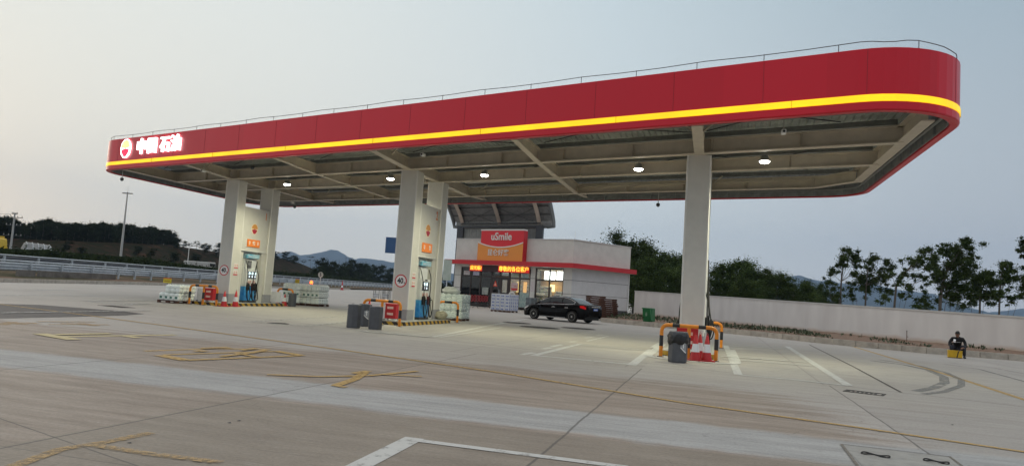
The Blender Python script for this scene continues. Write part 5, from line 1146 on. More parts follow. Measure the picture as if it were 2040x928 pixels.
# cabin
cab = [(-1.85,1.06,.78,.0),(-1.45,1.24,.70,.5),(-1.05,1.40,.635,.8),(-.6,1.465,.61,1),(0,1.485,.60,1),(.35,1.455,.60,1),(.75,1.30,.655,.75),(1.15,1.10,.735,.35),(1.42,.955,.80,0)]
m = MB(); m.tf(CM); rows = []
for x, zt, wt_, _ in cab:
    b = lerp_tab(belt, x)-.02; bw = lerp_tab(halfw, x)*.885; rows.append([(x,-bw,b),(x,-(bw+wt_)/2*1.01,(b+zt)/2+.03*(zt-b)),(x,-wt_,zt-.03*(zt > 1.15)),(x,-wt_*.82,zt),(x,0,zt+.015),(x,wt_*.82,zt),(x,wt_,zt-.03*(zt > 1.15)),(x,(bw+wt_)/2*1.01,(b+zt)/2),(x,bw,b)])
smooth_grid(rows, m); m.build('cabin', cpaint, car)
def side_pt(x, f, s=-1, o=.008):
    for (a, b) in zip(cab, cab[1:]):
        if a[0] <= x <= b[0]: t = (x-a[0])/(b[0]-a[0]); zt = a[1]+(b[1]-a[1])*t; wt_ = a[2]+(b[2]-a[2])*t; break
    bl = lerp_tab(belt, x)-.02; bw = lerp_tab(halfw, x)*.885; mid_ = ((bw+wt_)/2*1.01, (bl+zt)/2+.03*(zt-bl))
    if f < .5: y = bw+(mid_[0]-bw)*f*2; z = bl+(mid_[1]-bl)*f*2
    else: y = mid_[0]+(wt_-mid_[0])*(f-.5)*2; z = mid_[1]+(zt-.03-mid_[1])*(f-.5)*2
    return (x, s*(y+o), z)
for s in (-1, 1):
    for x0, x1, tri in ((-1.42,-.62,0),(-.54,.30,0),(.36,1.05,0)):
        m = MB(); m.tf(CM); xs_ = [x0+(x1-x0)*k/8 for k in range(9)]; rows = [[side_pt(x, f, s) for f in (.10,.35,.6,.88)] for x in xs_]; smooth_grid(rows, m, flip=(s > 0)); m.build('side_window', glass_d, car)
    m = MB(); m.tf(CM); P = [side_pt(x, .06, s, .018) for x in [-1.5+2.7*k/24 for k in range(25)]]; m.tube(P, .010, 5); P = [side_pt(x, .93, s, .016) for x in [-1.5+2.5*k/24 for k in range(25)]]; m.tube(P, .009, 5); m.tube([side_pt(-1.5,.06,s,.018), side_pt(-1.5,.5,s,.018), side_pt(-1.48,.93,s,.016)], .009, 5); m.build('window_trim', chrome, car)
def top_sheet(xs_, name):
    m = MB(); m.tf(CM); rows = []
    for x in xs_:
        for (a, b) in zip(cab, cab[1:]):
            if a[0] <= x <= b[0]: t = (x-a[0])/(b[0]-a[0]); zt = a[1]+(b[1]-a[1])*t; wt_ = a[2]+(b[2]-a[2])*t; break
        rows.append([(x,-wt_*.90,zt+.004),(x,-wt_*.5,zt+.013),(x,0,zt+.020),(x,wt_*.5,zt+.013),(x,wt_*.90,zt+.004)])
    smooth_grid(rows, m); m.build(name, glass_d, car)
top_sheet([-1.78,-1.45,-1.05,-.98], 'rear_window'); top_sheet([.45,.75,1.15,1.36], 'windscreen')
for wx in (-1.40, 1.40):
    for s in (-1, 1):
        y = s*.80; wh = thing('wheel', None, None); wh.parent = car
        m = MB(); m.tf(CM).lathe([(.20,-.105),(.30,-.11),(.325,-.08),(.328,0),(.325,.08),(.30,.11),(.20,.105)], (wx, y, .328), 32, 'y'); m.build('tyre', tyre, wh)
        m = MB(); m.tf(CM); yo = y+s*.095; m.lathe([(.235,s*.0),(.225,s*.015),(.205,s*.005),(.205,-s*.05)], (wx, yo, .328), 32, 'y'); m.lathe([(.06,s*.0),(.05,s*.012),(.005,s*.015)], (wx, yo, .328), 16, 'y')
        for k in range(10):
            a = 2*math.pi*k/10+.1; c_, s_ = math.cos(a), math.sin(a); m.beam((wx+.05*c_, yo, .328+.05*s_), (wx+.215*c_, yo-s*.004, .328+.215*s_), .035, .016, (0,1,0))
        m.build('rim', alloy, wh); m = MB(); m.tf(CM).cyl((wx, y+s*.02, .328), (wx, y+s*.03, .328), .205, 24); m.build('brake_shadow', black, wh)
for s in (-1, 1):
    m = MB(); m.tf(CM); m.add([(-2.40,s*.66,.86),(-2.36,s*.44,.92),(-2.30,s*.44,1.00),(-2.28,s*.78,1.00),(-1.92,s*.885,.99),(-1.95,s*.905,.88),(-2.28,s*.83,.80)], [(0,1,2,3),(0,3,4,5,6)] if s < 0 else [(3,2,1,0),(6,5,4,3,0)])
    o = m.build('tail_light', mat('tail_red', (.30,.005,.008), .15, coat=.8, emit=(.6,.01,.01), estr=.25), car)
    o2 = o.modifiers.new('thick', 'SOLIDIFY'); o2.thickness = .03
    m = MB(); m.tf(CM); m.add([(2.36,s*.50,.52),(2.37,s*.50,.62),(2.16,s*.66,.74),(1.86,s*.865,.78),(1.92,s*.90,.70),(2.20,s*.81,.58)], [(0,1,2,5),(5,2,3,4)] if s > 0 else [(5,2,1,0),(4,3,2,5)]); o = m.build('headlight', mat('headlight', (.75,.76,.78), .12, .3, coat=1), car); o2 = o.modifiers.new('thick', 'SOLIDIFY'); o2.thickness = .04; o2.offset = 0
    m = MB(); m.tf(CM); m.lathe([(.001,-.07),(.06,-.06),(.085,0),(.07,.06),(.001,.08)], (.98, s*1.0, 1.02), 14, 'y'); m.beam((.98,s*.86,.97),(.98,s*.95,1.0),.04,.03); m.build('mirror', cpaint, car)
    for hx in (-1.0, -.05):
        m = MB(); m.tf(CM); m.tube([(hx-.10,s*.905,.82),(hx-.08,s*.94,.825),(hx+.08,s*.94,.825),(hx+.10,s*.905,.82)], .013, 6); m.build('door_handle', chrome, car)
    m = MB(); m.tf(CM)
    for hx in (-1.02-.22, -.58+.30, .86): m.beam((hx,s*.922,.30),(hx,s*.910,.90),.006,.006)
    m.build('door_gap', rubber, car)
    m = MB(); m.tf(CM).tube([(-.95,s*.90,.235),(.95,s*.90,.225)], .016, 6); m.build('sill_trim', chrome, car)
m = MB(); m.tf(CM).beam((-2.425,-.42,.955),(-2.425,.42,.955),.03,.045); m.build('boot_trim', chrome, car)
m = MB(); m.tf(CM).box(-2.445,-2.425,-.22,.22,.74,.86); pl = m.build('number_plate', mat('plate_blue', (.03,.12,.45), .4), car)
m = MB(); m.tf(CM)
for k in range(6): m.box(-2.450,-2.4455,-.17+k*.058,-.135+k*.058,.77,.83)
m.build('plate_characters', wlet, pl)
m = MB(); m.tf(CM).box(2.40,2.44,-.40,.40,.42,.62); m.build('grille', dgrey, car)

# ------------------------------------------------------------------ right side: kerb, planting strip, boundary wall
kerb_m = mat('kerb_stone', (.42,.385,.335), .8, 0, .25, 3, .2); soil = mat('soil', (.20,.12,.075), .95, bump=.8, col2=(.10,.06,.04), scale=5)
kl = [at(*p) for p in ((1196,641),(1290,650),(1420,661),(1530,672),(1640,684),(1745,694),(1850,704),(1950,712),(2060,721),(2200,732))]
kl = [Vector((p.x,p.y,0)) for p in kl]
def walk(pts, step):
    S = [0]
    for a, b in zip(pts, pts[1:]): S.append(S[-1]+(b-a).length)
    out = []; s = 0
    while s < S[-1]:
        for i in range(len(pts)-1):
            if s <= S[i+1]: out.append(pts[i].lerp(pts[i+1], (s-S[i])/(S[i+1]-S[i]))); break
        s += step
    out.append(pts[-1]); return out
KH = .28
ks = walk(kl, 1.05); m = MB()
for i in range(len(ks)-1):
    a, b = ks[i], ks[i+1]; d = (b-a).normalized(); nrm = Vector((-d.y, d.x, 0)); jj = random.uniform(-.008,.008); a2, b2 = a+d*.012, b-d*.012
    q = [a2, b2, b2+nrm*.16, a2+nrm*.16]; m.add([(p.x,p.y,0) for p in q]+[(q[0]+nrm*.02).to_tuple()[:2]+(KH+jj,), (q[1]+nrm*.02).to_tuple()[:2]+(KH+jj,), q[2].to_tuple()[:2]+(KH+jj,), q[3].to_tuple()[:2]+(KH+jj,)], [(0,1,5,4),(1,2,6,5),(2,3,7,6),(3,0,4,7),(4,5,6,7)])
tag(m.build('kerb', kerb_m), kind='structure')
WL = [Vector((-7.76,74.55,2.57)), Vector((7.31,55.16,2.23)), Vector((15.27,43.25,2.02)), Vector((21.5,33.9,1.95))]
# planting strip between the kerb and the wall, as one uneven sheet
ws = [Vector((p.x, p.y, 0)) for p in WL]; WS = walk(ws, 1.0); nK = 60
def resample(pts, n):
    S = [0]
    for a, b in zip(pts, pts[1:]): S.append(S[-1]+(b-a).length)
    out = []
    for k in range(n+1):
        s = S[-1]*k/n
        for i in range(len(pts)-1):
            if s <= S[i+1]+1e-6: out.append(pts[i].lerp(pts[i+1], (s-S[i])/(S[i+1]-S[i]))); break
    return out
kin = []
for i, p in enumerate(kl):
    d = (kl[min(i+1,len(kl)-1)]-kl[max(i-1,0)]).normalized(); kin.append(p+Vector((-d.y,d.x,0))*.155)
A = resample(kin, nK); Bw = resample(ws, nK); m = MB(); q = []
rows_n = 14
for i in range(nK+1):
    for j in range(rows_n+1):
        t = j/rows_n; p = A[i].lerp(Bw[i]+(Bw[i]-A[i]).normalized()*.4, t); zz = KH-.06+.02*min(1, t*2.2)+.05*noise.noise(Vector((p.x*1.3,p.y*1.3,0)))*(1 if j else 0)+.04*noise.noise(Vector((p.x*4,p.y*4,3)))*(1 if j else 0); q.append((p.x,p.y,zz))
m.add(q, [(i*(rows_n+1)+j,(i+1)*(rows_n+1)+j,(i+1)*(rows_n+1)+j+1,i*(rows_n+1)+j+1) for i in range(nK) for j in range(rows_n)], True)
tag(m.build('planting_strip', soil), kind='structure')
# low weeds along it
leaf_w = mat('weed_leaf', (.035,.055,.02), .7, noise_amt=.5, scale=2); m = MB(); rr_ = random.Random(11); q = []; fcs = []
for i in range(nK):
    for _ in range(150):
        t = rr_.random()**1.0; s_ = rr_.random(); p = A[i].lerp(A[i+1], s_).lerp(Bw[i], t)
        dens = noise.noise(Vector((p.x*.5,p.y*.5,7)))+ (.30 if i < nK*.50 else (-.02 if i < nK*.62 else -.18))
        if t > .6 or dens < .0 or t < .03: continue
        h = rr_.uniform(.05,.16)*(1.5 if dens > .3 else 1); a_ = rr_.uniform(0,6.28); z0 = KH-.06+rr_.uniform(0,.08)+.1*dens; L_ = rr_.uniform(.05,.12); v0 = len(q)
        dx, dy = math.cos(a_)*L_, math.sin(a_)*L_; q += [(p.x,p.y,z0),(p.x+dx*.6-dy*.4,p.y+dy*.6+dx*.4,z0+h*.7),(p.x+dx,p.y+dy,z0+h),(p.x+dx*.6+dy*.4,p.y+dy*.6-dx*.4,z0+h*.5)]; fcs.append((v0,v0+1,v0+2,v0+3))
m.add(q, fcs); tag(m.build('ground_cover', leaf_w), 'low dark green weeds in the soil strip between kerb and white wall', 'weeds', kind='stuff')
# wall
wm = bpy.data.materials.new('whitewashed_wall'); wm.use_nodes = True; nt = wm.node_tree; b = nt.nodes['Principled BSDF']; g = nt.nodes.new('ShaderNodeNewGeometry'); s = nt.nodes.new('ShaderNodeSeparateXYZ'); nt.links.new(g.outputs['Position'], s.inputs[0])
n1_ = nt.nodes.new('ShaderNodeTexNoise'); mp = nt.nodes.new('ShaderNodeMapping'); mp.inputs['Scale'].default_value = (.9,.9,.25); nt.links.new(g.outputs['Position'], mp.inputs[0]); nt.links.new(mp.outputs[0], n1_.inputs['Vector']); n1_.inputs['Scale'].default_value = 1.1; n1_.inputs['Detail'].default_value = 8
c1 = ramp(nt, n1_.outputs[0], [(.3,(.58,.56,.555)),(.7,(.70,.685,.675))])
ad = nt.nodes.new('ShaderNodeMath'); ad.operation = 'MULTIPLY_ADD'; nt.links.new(n1_.outputs[0], ad.inputs[0]); ad.inputs[1].default_value = -.35; nt.links.new(s.outputs[2], ad.inputs[2])
c2 = ramp(nt, ad.outputs[0], [(0.02,(.75,.75,.75)),(.30,(.0,.0,.0))]); mm = nt.nodes.new('ShaderNodeMix'); mm.data_type = 'RGBA'; nt.links.new(c2.outputs[0], mm.inputs[0]); nt.links.new(c1.outputs[0], mm.inputs[6]); mm.inputs[7].default_value = (.42,.28,.18,1)   # soil splash stains
nt.links.new(mm.outputs[2], b.inputs['Base Color']); b.inputs['Roughness'].default_value = .85
wall = thing('boundary_wall', 'long whitewashed boundary wall with earth stains along its foot, right of the shop', 'wall', (0,0,0))
m = MB(); m2 = MB(); m3 = MB()
for a, b_ in zip(WL, WL[1:]):
    n = 12
    for k in range(n):
        p, r__ = a.lerp(b_, k/n), a.lerp(b_, (k+1)/n); d = (r__-p); d.z = 0; d.normalize(); nr = Vector((-d.y,d.x,0)); 
        for mb, o0, o1, zl, zh in ((m, 0, .22, -3, -.10), (m2, -.035, .255, -.10, 0)):
            q = []
            for pp in (p, r__): z0 = 0 if zl == -3 else pp.z+zl; q += [(pp.x-nr.x*(-o0), pp.y+nr.y*o0, z0), (pp.x+nr.x*o1, pp.y+nr.y*o1, z0), (pp.x+nr.x*o1, pp.y+nr.y*o1, pp.z+zh), (pp.x+nr.x*o0, pp.y+nr.y*o0, pp.z+zh)]
            mb.add(q, [(3,2,6,7),(0,3,7,4),(1,5,6,2),(0,4,5,1)])
m.build('wall_panel', wm, wall); m2.build('coping', mat('wall_coping', (.52,.52,.51), .8, 0, .12, 2), wall)
# black pipe loops, stake, plants by the kerb
q = at(1600,657); m = MB(); z0 = .30; B0 = Vector((q.x*1.03, q.y*1.03+.5, 0))
hose(m, [B0+Vector((-1.0,-.2,z0)), B0+Vector((-.4,.0,z0+.15)), B0+Vector((.1,.1,z0+.38)), B0+Vector((.45,.1,z0+.30)), B0+Vector((.55,.0,z0)), B0+Vector((.60,0,z0-.05))], .022); hose(m, [B0+Vector((-.9,-.1,z0)), B0+Vector((-.3,.1,z0+.12)), B0+Vector((.2,.2,z0+.20)), B0+Vector((.5,.15,z0+.02))], .018)
tag(m.build('irrigation_pipe', rubber), 'black pipe looping out of the soil strip by the wall', 'pipe')
q = at(1806,689); q = Vector((q.x*1.02, q.y*1.02, 0)); t = thing('stand_pipe', 'thin rusty standpipe in the soil strip left of the seated person', 'standpipe', (q.x,q.y,.2)); m = MB(); m.cyl((0,0,0),(.0,0,.62),.018,8); m.cyl((0,0,.30),(.07,0,.30),.02,8); m.build('pipe', mat('rust', (.12,.06,.04), .8), t); m = MB(); m.beam((-.03,0,.63),(.03,0,.63),.03,.03); m.build('tap', dgrey, t)

# ------------------------------------------------------------------ green wheelie bin
p = at(1289,648); t = thing('wheelie_bin', 'open topped green wheelie bin on the kerb edge near the shop', 'bin', (p.x, p.y+.3, 0), -.25); t.scale = (.82,.82,1.08); g_m = mat('bin_green', (.01,.15,.045), .45, 0, .15, 3)
m = MB(); m.prism([(-.28,-.27),(.28,-.27),(.28,.27),(-.28,.27)], .12, .98, [(-.36,-.36),(.36,-.36),(.36,.36),(-.36,.36)]); m.build('body', g_m, t, .02)
m = MB(); m.box(-.40,.40,-.40,.40,.981,1.04); m.tf(Matrix.Identity(4)); m.build('rim', g_m, t, .015); m = MB(); m.beam((.36,-.36,1.0),(.48,-.30,.30),.04,.66,(0,1,0)); m.beam((.415,0,1.02),(.47,0,.25),.72,.03,(1,0,0)); m.build('lid', g_m, t)
for yy in (-.30,.30): m = MB(); m.lathe([(.001,-.03),(.11,-.03),(.11,.03),(.001,.03)], (.25,yy,.11), 16, 'y'); m.build('wheel', rubber, t)
m = MB(); m.add([(-.09,-.334,.56),(.05,-.334,.56),(.05,-.350,.78),(-.09,-.350,.78)], [(0,1,2,3)]); m.build('emblem_print', mat('print_pale', (.30,.45,.34), .5, col2=(.01,.15,.045), scale=14), t)

# ------------------------------------------------------------------ stacks of wooden pallets leaning by the shop side
def pallet_stack(px, py, n, lean, rz, label, D=None):
    p = at(px, py) if D is None else Vector((at(px, py).x*D, at(px, py).y*D, 0)); grp = 'wooden pallets stacked beside the shop'
    for k in range(n):
        o = thing('wooden_pallet', ('top pallet of the ' if k == n-1 else 'pallet within the ')+label, 'pallet', (0,0,0), 0, grp+', '+label); m = MB(); h = .14
        for yy in (-.6,-.05,.5): m.box(-.6,.6,yy,yy+.1,0,.024); m.box(-.59,.59,yy+.01,yy+.09,.05,h-.0225)
        for xx in (-.55,.45): m.box(xx,xx+.1,-.58,.58,.0245,.0495)
        m.build('runner', wood, o); m = MB()
        for j in range(7): m.box(-.6+j*.175,-.6+j*.175+.13,-.6,.6,h-.022,h)
        m.build('deck_board', wood, o)
        o.location = (p.x+math.cos(rz)*lean*k*.143+random.uniform(-.03,.03), p.y+math.sin(rz)*lean*k*.143, .10+k*.145); o.rotation_euler = (0, 0, rz+random.uniform(-.05,.05))
q_ = .90
pallet_stack(1213,633,10,-.12,.35,'leaning stack right behind the car boot',.90); pallet_stack(1188,634,11,-.10,.35,'stack half hidden by the car boot',.93)

# ------------------------------------------------------------------ seated person on the kerb with a phone
skin = mat('skin', (.24,.125,.085), .55); cloth_t = mat('black_shirt', (.010,.010,.012), .85); cloth_j = mat('dark_jeans', (.018,.022,.035), .85); hair = mat('hair_black', (.006,.005,.005), .6); shoe = mat('shoe', (.03,.03,.035), .6)
def skinned(name, verts, edges, radii, material, parent, sub=2, root=0):
    me = bpy.data.meshes.new(name); me.from_pydata(verts, edges, []); o = bpy.data.objects.new(name, me); C.objects.link(o); me.materials.append(material)
    md = o.modifiers.new('skin', 'SKIN'); md.use_smooth_shade = True
    for i, v in enumerate(me.skin_vertices[0].data): r_ = radii[i]; v.radius = r_ if isinstance(r_, tuple) else (r_, r_); v.use_root = (i == root)
    s_ = o.modifiers.new('sub', 'SUBSURF'); s_.levels = sub; s_.render_levels = sub
    dg = bpy.context.evaluated_depsgraph_get(); m2 = bpy.data.meshes.new_from_object(o.evaluated_get(dg)); bpy.data.objects.remove(o); o = bpy.data.objects.new(name, m2); m2.materials.clear(); m2.materials.append(material)
    for p_ in m2.polygons: p_.use_smooth = True
    C.objects.link(o); o.parent = parent; return o
pp = at(1907,712); PS = 1.10
kd = None
for a, b in zip(kl, kl[1:]):
    if a.x <= pp.x <= b.x: kd = (b-a).normalized()
kd = kd or Vector((.9,-.3,0)); face = Vector((kd.y, -kd.x, 0)); ang = math.atan2(face.y, face.x)+math.pi/2     # local -y = facing
per = thing('person', 'person in black long-sleeved top and dark trousers sitting on the kerb with a phone', 'person', (pp.x, pp.y, 0), ang-.12); per.scale = (PS,PS,PS)
# local frame: x to the person's left (viewer's right), -y forward (towards the road), z up; seat edge at y=.05, z=.20
body = skinned('torso', [(0,.16,.30),(0,.13,.42),(0,.06,.56),(0,-.01,.68),(0,-.05,.76),(0,-.08,.82),
    (.17,-.03,.72),(.245,-.05,.62),(.265,-.16,.45),(.20,-.30,.44),
    (-.17,-.03,.72),(-.25,-.07,.62),(-.28,-.18,.46),(-.17,-.33,.56)],
    [(0,1),(1,2),(2,3),(3,4),(4,5),(3,6),(6,7),(7,8),(8,9),(3,10),(10,11),(11,12),(12,13)],
    [(.15,.12),(.15,.115),(.155,.115),(.16,.11),(.085,.075),(.058,.058),(.085,.085),(.062,.062),(.050,.050),(.038,.038),(.085,.085),(.062,.062),(.050,.050),(.038,.038)], cloth_t, per)
skinned('trousers', [(0,.16,.28),(.10,.10,.27),(.17,-.16,.44),(.20,-.30,.46),(.21,-.30,.26),(.22,-.28,.07),(-.10,.10,.27),(-.20,-.16,.44),(-.22,-.32,.45),(-.21,-.33,.26),(-.19,-.32,.07)],
    [(0,1),(1,2),(2,3),(3,4),(4,5),(0,6),(6,7),(7,8),(8,9),(9,10)], [(.14,.11),.105,.088,.078,.066,.055,.105,.088,.078,.066,.055], cloth_j, per)
for s, x, y in ((1,.22,-.28),(-1,-.19,-.32)):
    skinned('shoe', [(x,y+.05,.045),(x,y-.06,.045),(x+s*.012,y-.17,.032),(x+s*.015,y-.215,.028)], [(0,1),(1,2),(2,3)], [(.045,.045),(.048,.045),(.046,.032),(.032,.024)], shoe, per)
# head: shaped sphere tilted forward, with nose, brow, ears
hm = Matrix.Translation((-.01,-.135,.915)) @ Matrix.Rotation(R(28), 4, 'X') @ Matrix.Rotation(R(-14), 4, 'Z')
m = MB(); m.tf(hm); nu, nv = 28, 20; q = []
for j in range(nv+1):
    a = math.pi*j/nv
    for i in range(nu):
        b_ = 2*math.pi*i/nu; x, y, z = math.sin(a)*math.cos(b_), math.sin(a)*math.sin(b_), math.cos(a)
        X, Y, Z = x*.076, y*.096, z*.118
        if z < 0: X *= 1-.30*z*z; Y = Y*(1-.18*z*z)-(.018*z*z)
        fr_ = max(0, -y)
        nose = math.exp(-((x*.076)/.014)**2)*math.exp(-((z*.118+.018)/.022)**2)*(fr_ > .6); Y -= .022*nose
        eye = sum(math.exp(-((X-ex)/.014)**2) for ex in (-.031,.031))*math.exp(-((Z-.012)/.012)**2)*(fr_ > .5); Y += .008*eye
        mouth = math.exp(-(X/.024)**2)*(math.exp(-((Z+.056)/.006)**2)-.8*math.exp(-((Z+.064)/.005)**2))*(fr_ > .4); Y -= .005*mouth
        q.append((X,Y,Z))
m.add(q, [(j*nu+i,(j+1)*nu+i,(j+1)*nu+(i+1)%nu,j*nu+(i+1)%nu) for j in range(nv) for i in range(nu)], True)
for s in (-1,1): m.lathe([(.002,-.008),(.016,-.008),(.02,0),(.016,.008),(.002,.008)], (s*.076,.008,.0), 10, 'x')
hd_ = m.build('head', skin, per)
m = MB(); m.tf(hm)
for s in (-1,1): m.lathe([(.001,-.004),(.009,-.003),(.010,0)], (s*.031,-.084,.012), 10, 'y'); m.beam((s*.018,-.092,.034),(s*.046,-.084,.034),.005,.006)
m.beam((-.018,-.093,-.060),(.018,-.093,-.060),.004,.004); m.build('face_marks', hair, hd_)
m = MB(); m.tf(hm); q = []
for j in range(12):
    a = math.pi*.62*j/11
    for i in range(nu):
        b_ = 2*math.pi*i/nu; x, y, z = math.sin(a)*math.cos(b_), math.sin(a)*math.sin(b_), math.cos(a)
        lim = .50 if y < -.25 else 1.0; k = 1.0+.06*noise.noise(Vector((x*6,y*6,z*6))); aa = min(a, math.pi*.62*(.60 if y < -.35 else (.80 if y < .1 else 1)))
        x, y, z = math.sin(aa)*math.cos(b_), math.sin(aa)*math.sin(b_), math.cos(aa); q.append((x*.086*k,y*.106*k,z*.130*k))
m.add(q, [(j*nu+i,(j+1)*nu+i,(j+1)*nu+(i+1)%nu,j*nu+(i+1)%nu) for j in range(11) for i in range(nu)], True); m.build('hair', hair, hd_)
skinned('neck', [(0,-.06,.76),(-.005,-.10,.84),(-.008,-.115,.88)], [(0,1),(1,2)], [.052,.050,.050], skin, per)
def hand(base, dirv, palm_n, thumb, curl, name='hand'):
    d = Vector(dirv).normalized(); n = Vector(palm_n).normalized(); sd_ = d.cross(n).normalized(); b = Vector(base)
    vs = [b, b+d*.045, b+d*.085]; es = [(0,1),(1,2)]; rs = [(.026,.020),(.036,.016),(.036,.014)]
    for k, (o, L_) in enumerate(((-.028,.070),(-.009,.080),(.010,.075),(.028,.058))):
        i0 = len(vs); p = b+d*.080+sd_*o; dd = d; vs.append(p); rs.append(.0105); es.append((2,i0))
        for j in range(3): dd = (dd+n*curl).normalized(); p = p+dd*L_/3*(1.15-.15*j); vs.append(p); rs.append(.0095-.0008*j); es.append((i0+j,i0+j+1))
    i0 = len(vs); p = b+d*.03+sd_*(-.030*thumb); vs.append(p); rs.append(.013); es.append((1,i0)); dd = (d*.6-sd_*thumb*.8).normalized()
    for j in range(2): p = p+dd*.032; vs.append(p); rs.append(.0115-.001*j); es.append((i0+j,i0+j+1)); dd = (dd+n*.35+d*.3).normalized()
    return skinned(name, [tuple(v) for v in vs], es, rs, skin, per, 1)
hand((-.165,-.34,.57), (.35,-.45,.55), (.5,-.6,-.6), 1, .42); hand((.19,-.31,.43), (-.5,-.55,-.30), (-.1,.2,-1), -1, .30)
ph = thing('mobile_phone', 'white phone held by the seated person', 'phone', per.matrix_basis @ Vector((-.118,-.415,.655)), ang); ph.rotation_euler = (R(-35), R(12), ang); m = MB(); m.box(-.042,.042,-.005,.005,-.08,.08); m.build('phone_body', mat('phone_white', (.75,.77,.8), .3), ph, .004); m = MB(); m.box(-.038,.038,.0052,.0062,-.073,.073); m.build('screen', mat('phone_screen', (.4,.5,.6), .2, emit=(.6,.75,1), estr=.8), ph)
m = MB(); m.box(-.05,.09,-.168,-.164,.60,.612); st = m.build('shirt_print', mat('print_white', (.5,.5,.5), .6), per)
# yellow bag beside the legs
q = at(1898,712); t = thing('tool_bag', 'yellow box bag with a black strap on the ground beside the seated person', 'bag', (q.x+.06, q.y-.10, 0), ang-.05); t.scale = (.84,.84,.92); yel = mat('bag_yellow', (.62,.38,.01), .5, 0, .12, 5)
m = MB(); m.box(-.33,.30,-.16,.16,.0,.32); m.build('bag_body', yel, t, .03, 3); m = MB(); m.box(-.34,.31,-.17,.17,.315,.345); m.build('bag_lid', yel, t, .012)
m = MB(); m.tube([(.28,-.02,.35),(.20,-.12,.37),(.12,-.175,.30),(.08,-.18,.12),(.05,-.178,.02)], .022, 8); m.tube([(-.33,-.168,.01),(0,-.172,.02),(.30,-.168,.01)], .012, 6); m.build('strap', black, t)
sack(at(1872,691).x*1.0, at(1872,691).y+.35, .18, .17, 'small pale green plastic bag on the soil left of the seated person', m_=mat('bag_green', (.28,.42,.25), .4, 0, .25, 9, .4), sx=1.1, sz=1.1)
# ------------------------------------------------------------------ foliage
def leaf_mat(name, c1, c2):
    m = bpy.data.materials.new(name); m.use_nodes = True; nt = m.node_tree; b = nt.nodes['Principled BSDF']; g = nt.nodes.new('ShaderNodeNewGeometry'); o = nt.nodes.new('ShaderNodeObjectInfo')
    n = nt.nodes.new('ShaderNodeTexNoise'); n.inputs['Scale'].default_value = .9; n.inputs['Detail'].default_value = 4; nt.links.new(g.outputs['Position'], n.inputs['Vector'])
    r = ramp(nt, n.outputs[0], [(.3, c1), (.7, c2)]); h = nt.nodes.new('ShaderNodeHueSaturation'); nt.links.new(r.outputs[0], h.inputs['Color']); mr_ = nt.nodes.new('ShaderNodeMapRange'); nt.links.new(o.outputs['Random'], mr_.inputs[0]); mr_.inputs[3].default_value = .7; mr_.inputs[4].default_value = 1.3; nt.links.new(mr_.outputs[0], h.inputs['Value']); nt.links.new(h.outputs[0], b.inputs['Base Color']); b.inputs['Roughness'].default_value = .75; b.inputs['Specular IOR Level'].default_value = .08; return m
leaf_a = leaf_mat('leaf_green', (.024,.044,.013), (.070,.098,.030)); leaf_b = leaf_mat('leaf_dark', (.014,.022,.012), (.034,.046,.022)); leaf_c = leaf_mat('hedge_leaf', (.020,.034,.013), (.048,.068,.024)); bark = mat('bark', (.10,.085,.07), .9, 0, .4, 6, .3)
def leaves(blobs, n, size, rnd_, aspect=.45, droop=.25):
    q = []; f = []; tot = sum(b[3]**2 for b in blobs)
    for bx, by, bz, br, *sq in blobs:
        fz = sq[0] if sq else .8; k = max(6, int(n*br*br/tot))
        for _ in range(k):
            d = Vector((rnd_.gauss(0,1), rnd_.gauss(0,1), rnd_.gauss(0,1))).normalized(); rr = br*min(1.15, abs(rnd_.gauss(0,.62)))*max(.25, 1+1.1*noise.noise(d*2.2+Vector((bx*3,by*3,bz*3))))
            c = Vector((bx+d.x*rr, by+d.y*rr, bz+d.z*rr*fz)); a = Vector((rnd_.gauss(0,1), rnd_.gauss(0,1), rnd_.gauss(0,.7)-droop)).normalized()*size*rnd_.uniform(.6,1.3)
            s = a.cross(Vector((rnd_.gauss(0,1), rnd_.gauss(0,1), rnd_.gauss(0,1)))).normalized()*size*aspect*rnd_.uniform(.6,1.2); i = len(q)
            q += [tuple(c-a*.5), tuple(c+s*.5), tuple(c+a*.5), tuple(c-s*.5)]; f.append((i,i+1,i+2,i+3))
    return q, f
def tree(name, label, x, y, z, blobs, trunk, n, size, lm, cat='tree', group=None, tr=.10, limbs=99, aspect=.45):
    t = thing(name, label, cat, (x, y, z), 0, group); rnd_ = random.Random(int(x*31+y*17)); q, f = leaves(blobs, n, size, rnd_, aspect)
    m = MB(); m.v = [Vector(v) for v in q]; m.f = f; m.mi = [0]*len(f); m.sm = [False]*len(f); m.build('crown', lm, t)
    m = MB(); k = len(trunk); m.tube(trunk, tr, 7, [tr*(1-.7*i/(k-1)) for i in range(k)])
    if limbs:
        for bx, by, bz, br, *_ in blobs[:limbs]:
            zz = min(bz-br*.2, trunk[-1][2]); j = 0
            for i, p in enumerate(trunk):
                if p[2] < bz-br*.4: j = i
            s = Vector(trunk[j]); e = Vector((bx,by,bz)); md = s.lerp(e,.5)+Vector((0,0,-.08*(e-s).length)); m.tube([s, md, e], tr*.4, 4, [tr*.32, tr*.20, tr*.08])
    m.build('trunk', bark, t); return t
def soil_mat(name, c1, c2, c3, sc=.12):
    m = bpy.data.materials.new(name); m.use_nodes = True; nt = m.node_tree; b = nt.nodes['Principled BSDF']; g = nt.nodes.new('ShaderNodeNewGeometry'); n = nt.nodes.new('ShaderNodeTexNoise'); n.inputs['Scale'].default_value = sc; n.inputs['Detail'].default_value = 9; n.inputs['Roughness'].default_value = .7; nt.links.new(g.outputs['Position'], n.inputs['Vector']); r = ramp(nt, n.outputs[0], [(.42,c1),(.58,c2),(.74,c3)]); nt.links.new(r.outputs[0], b.inputs['Base Color']); b.inputs['Roughness'].default_value = .95; b.inputs['Specular IOR Level'].default_value = .03; return m
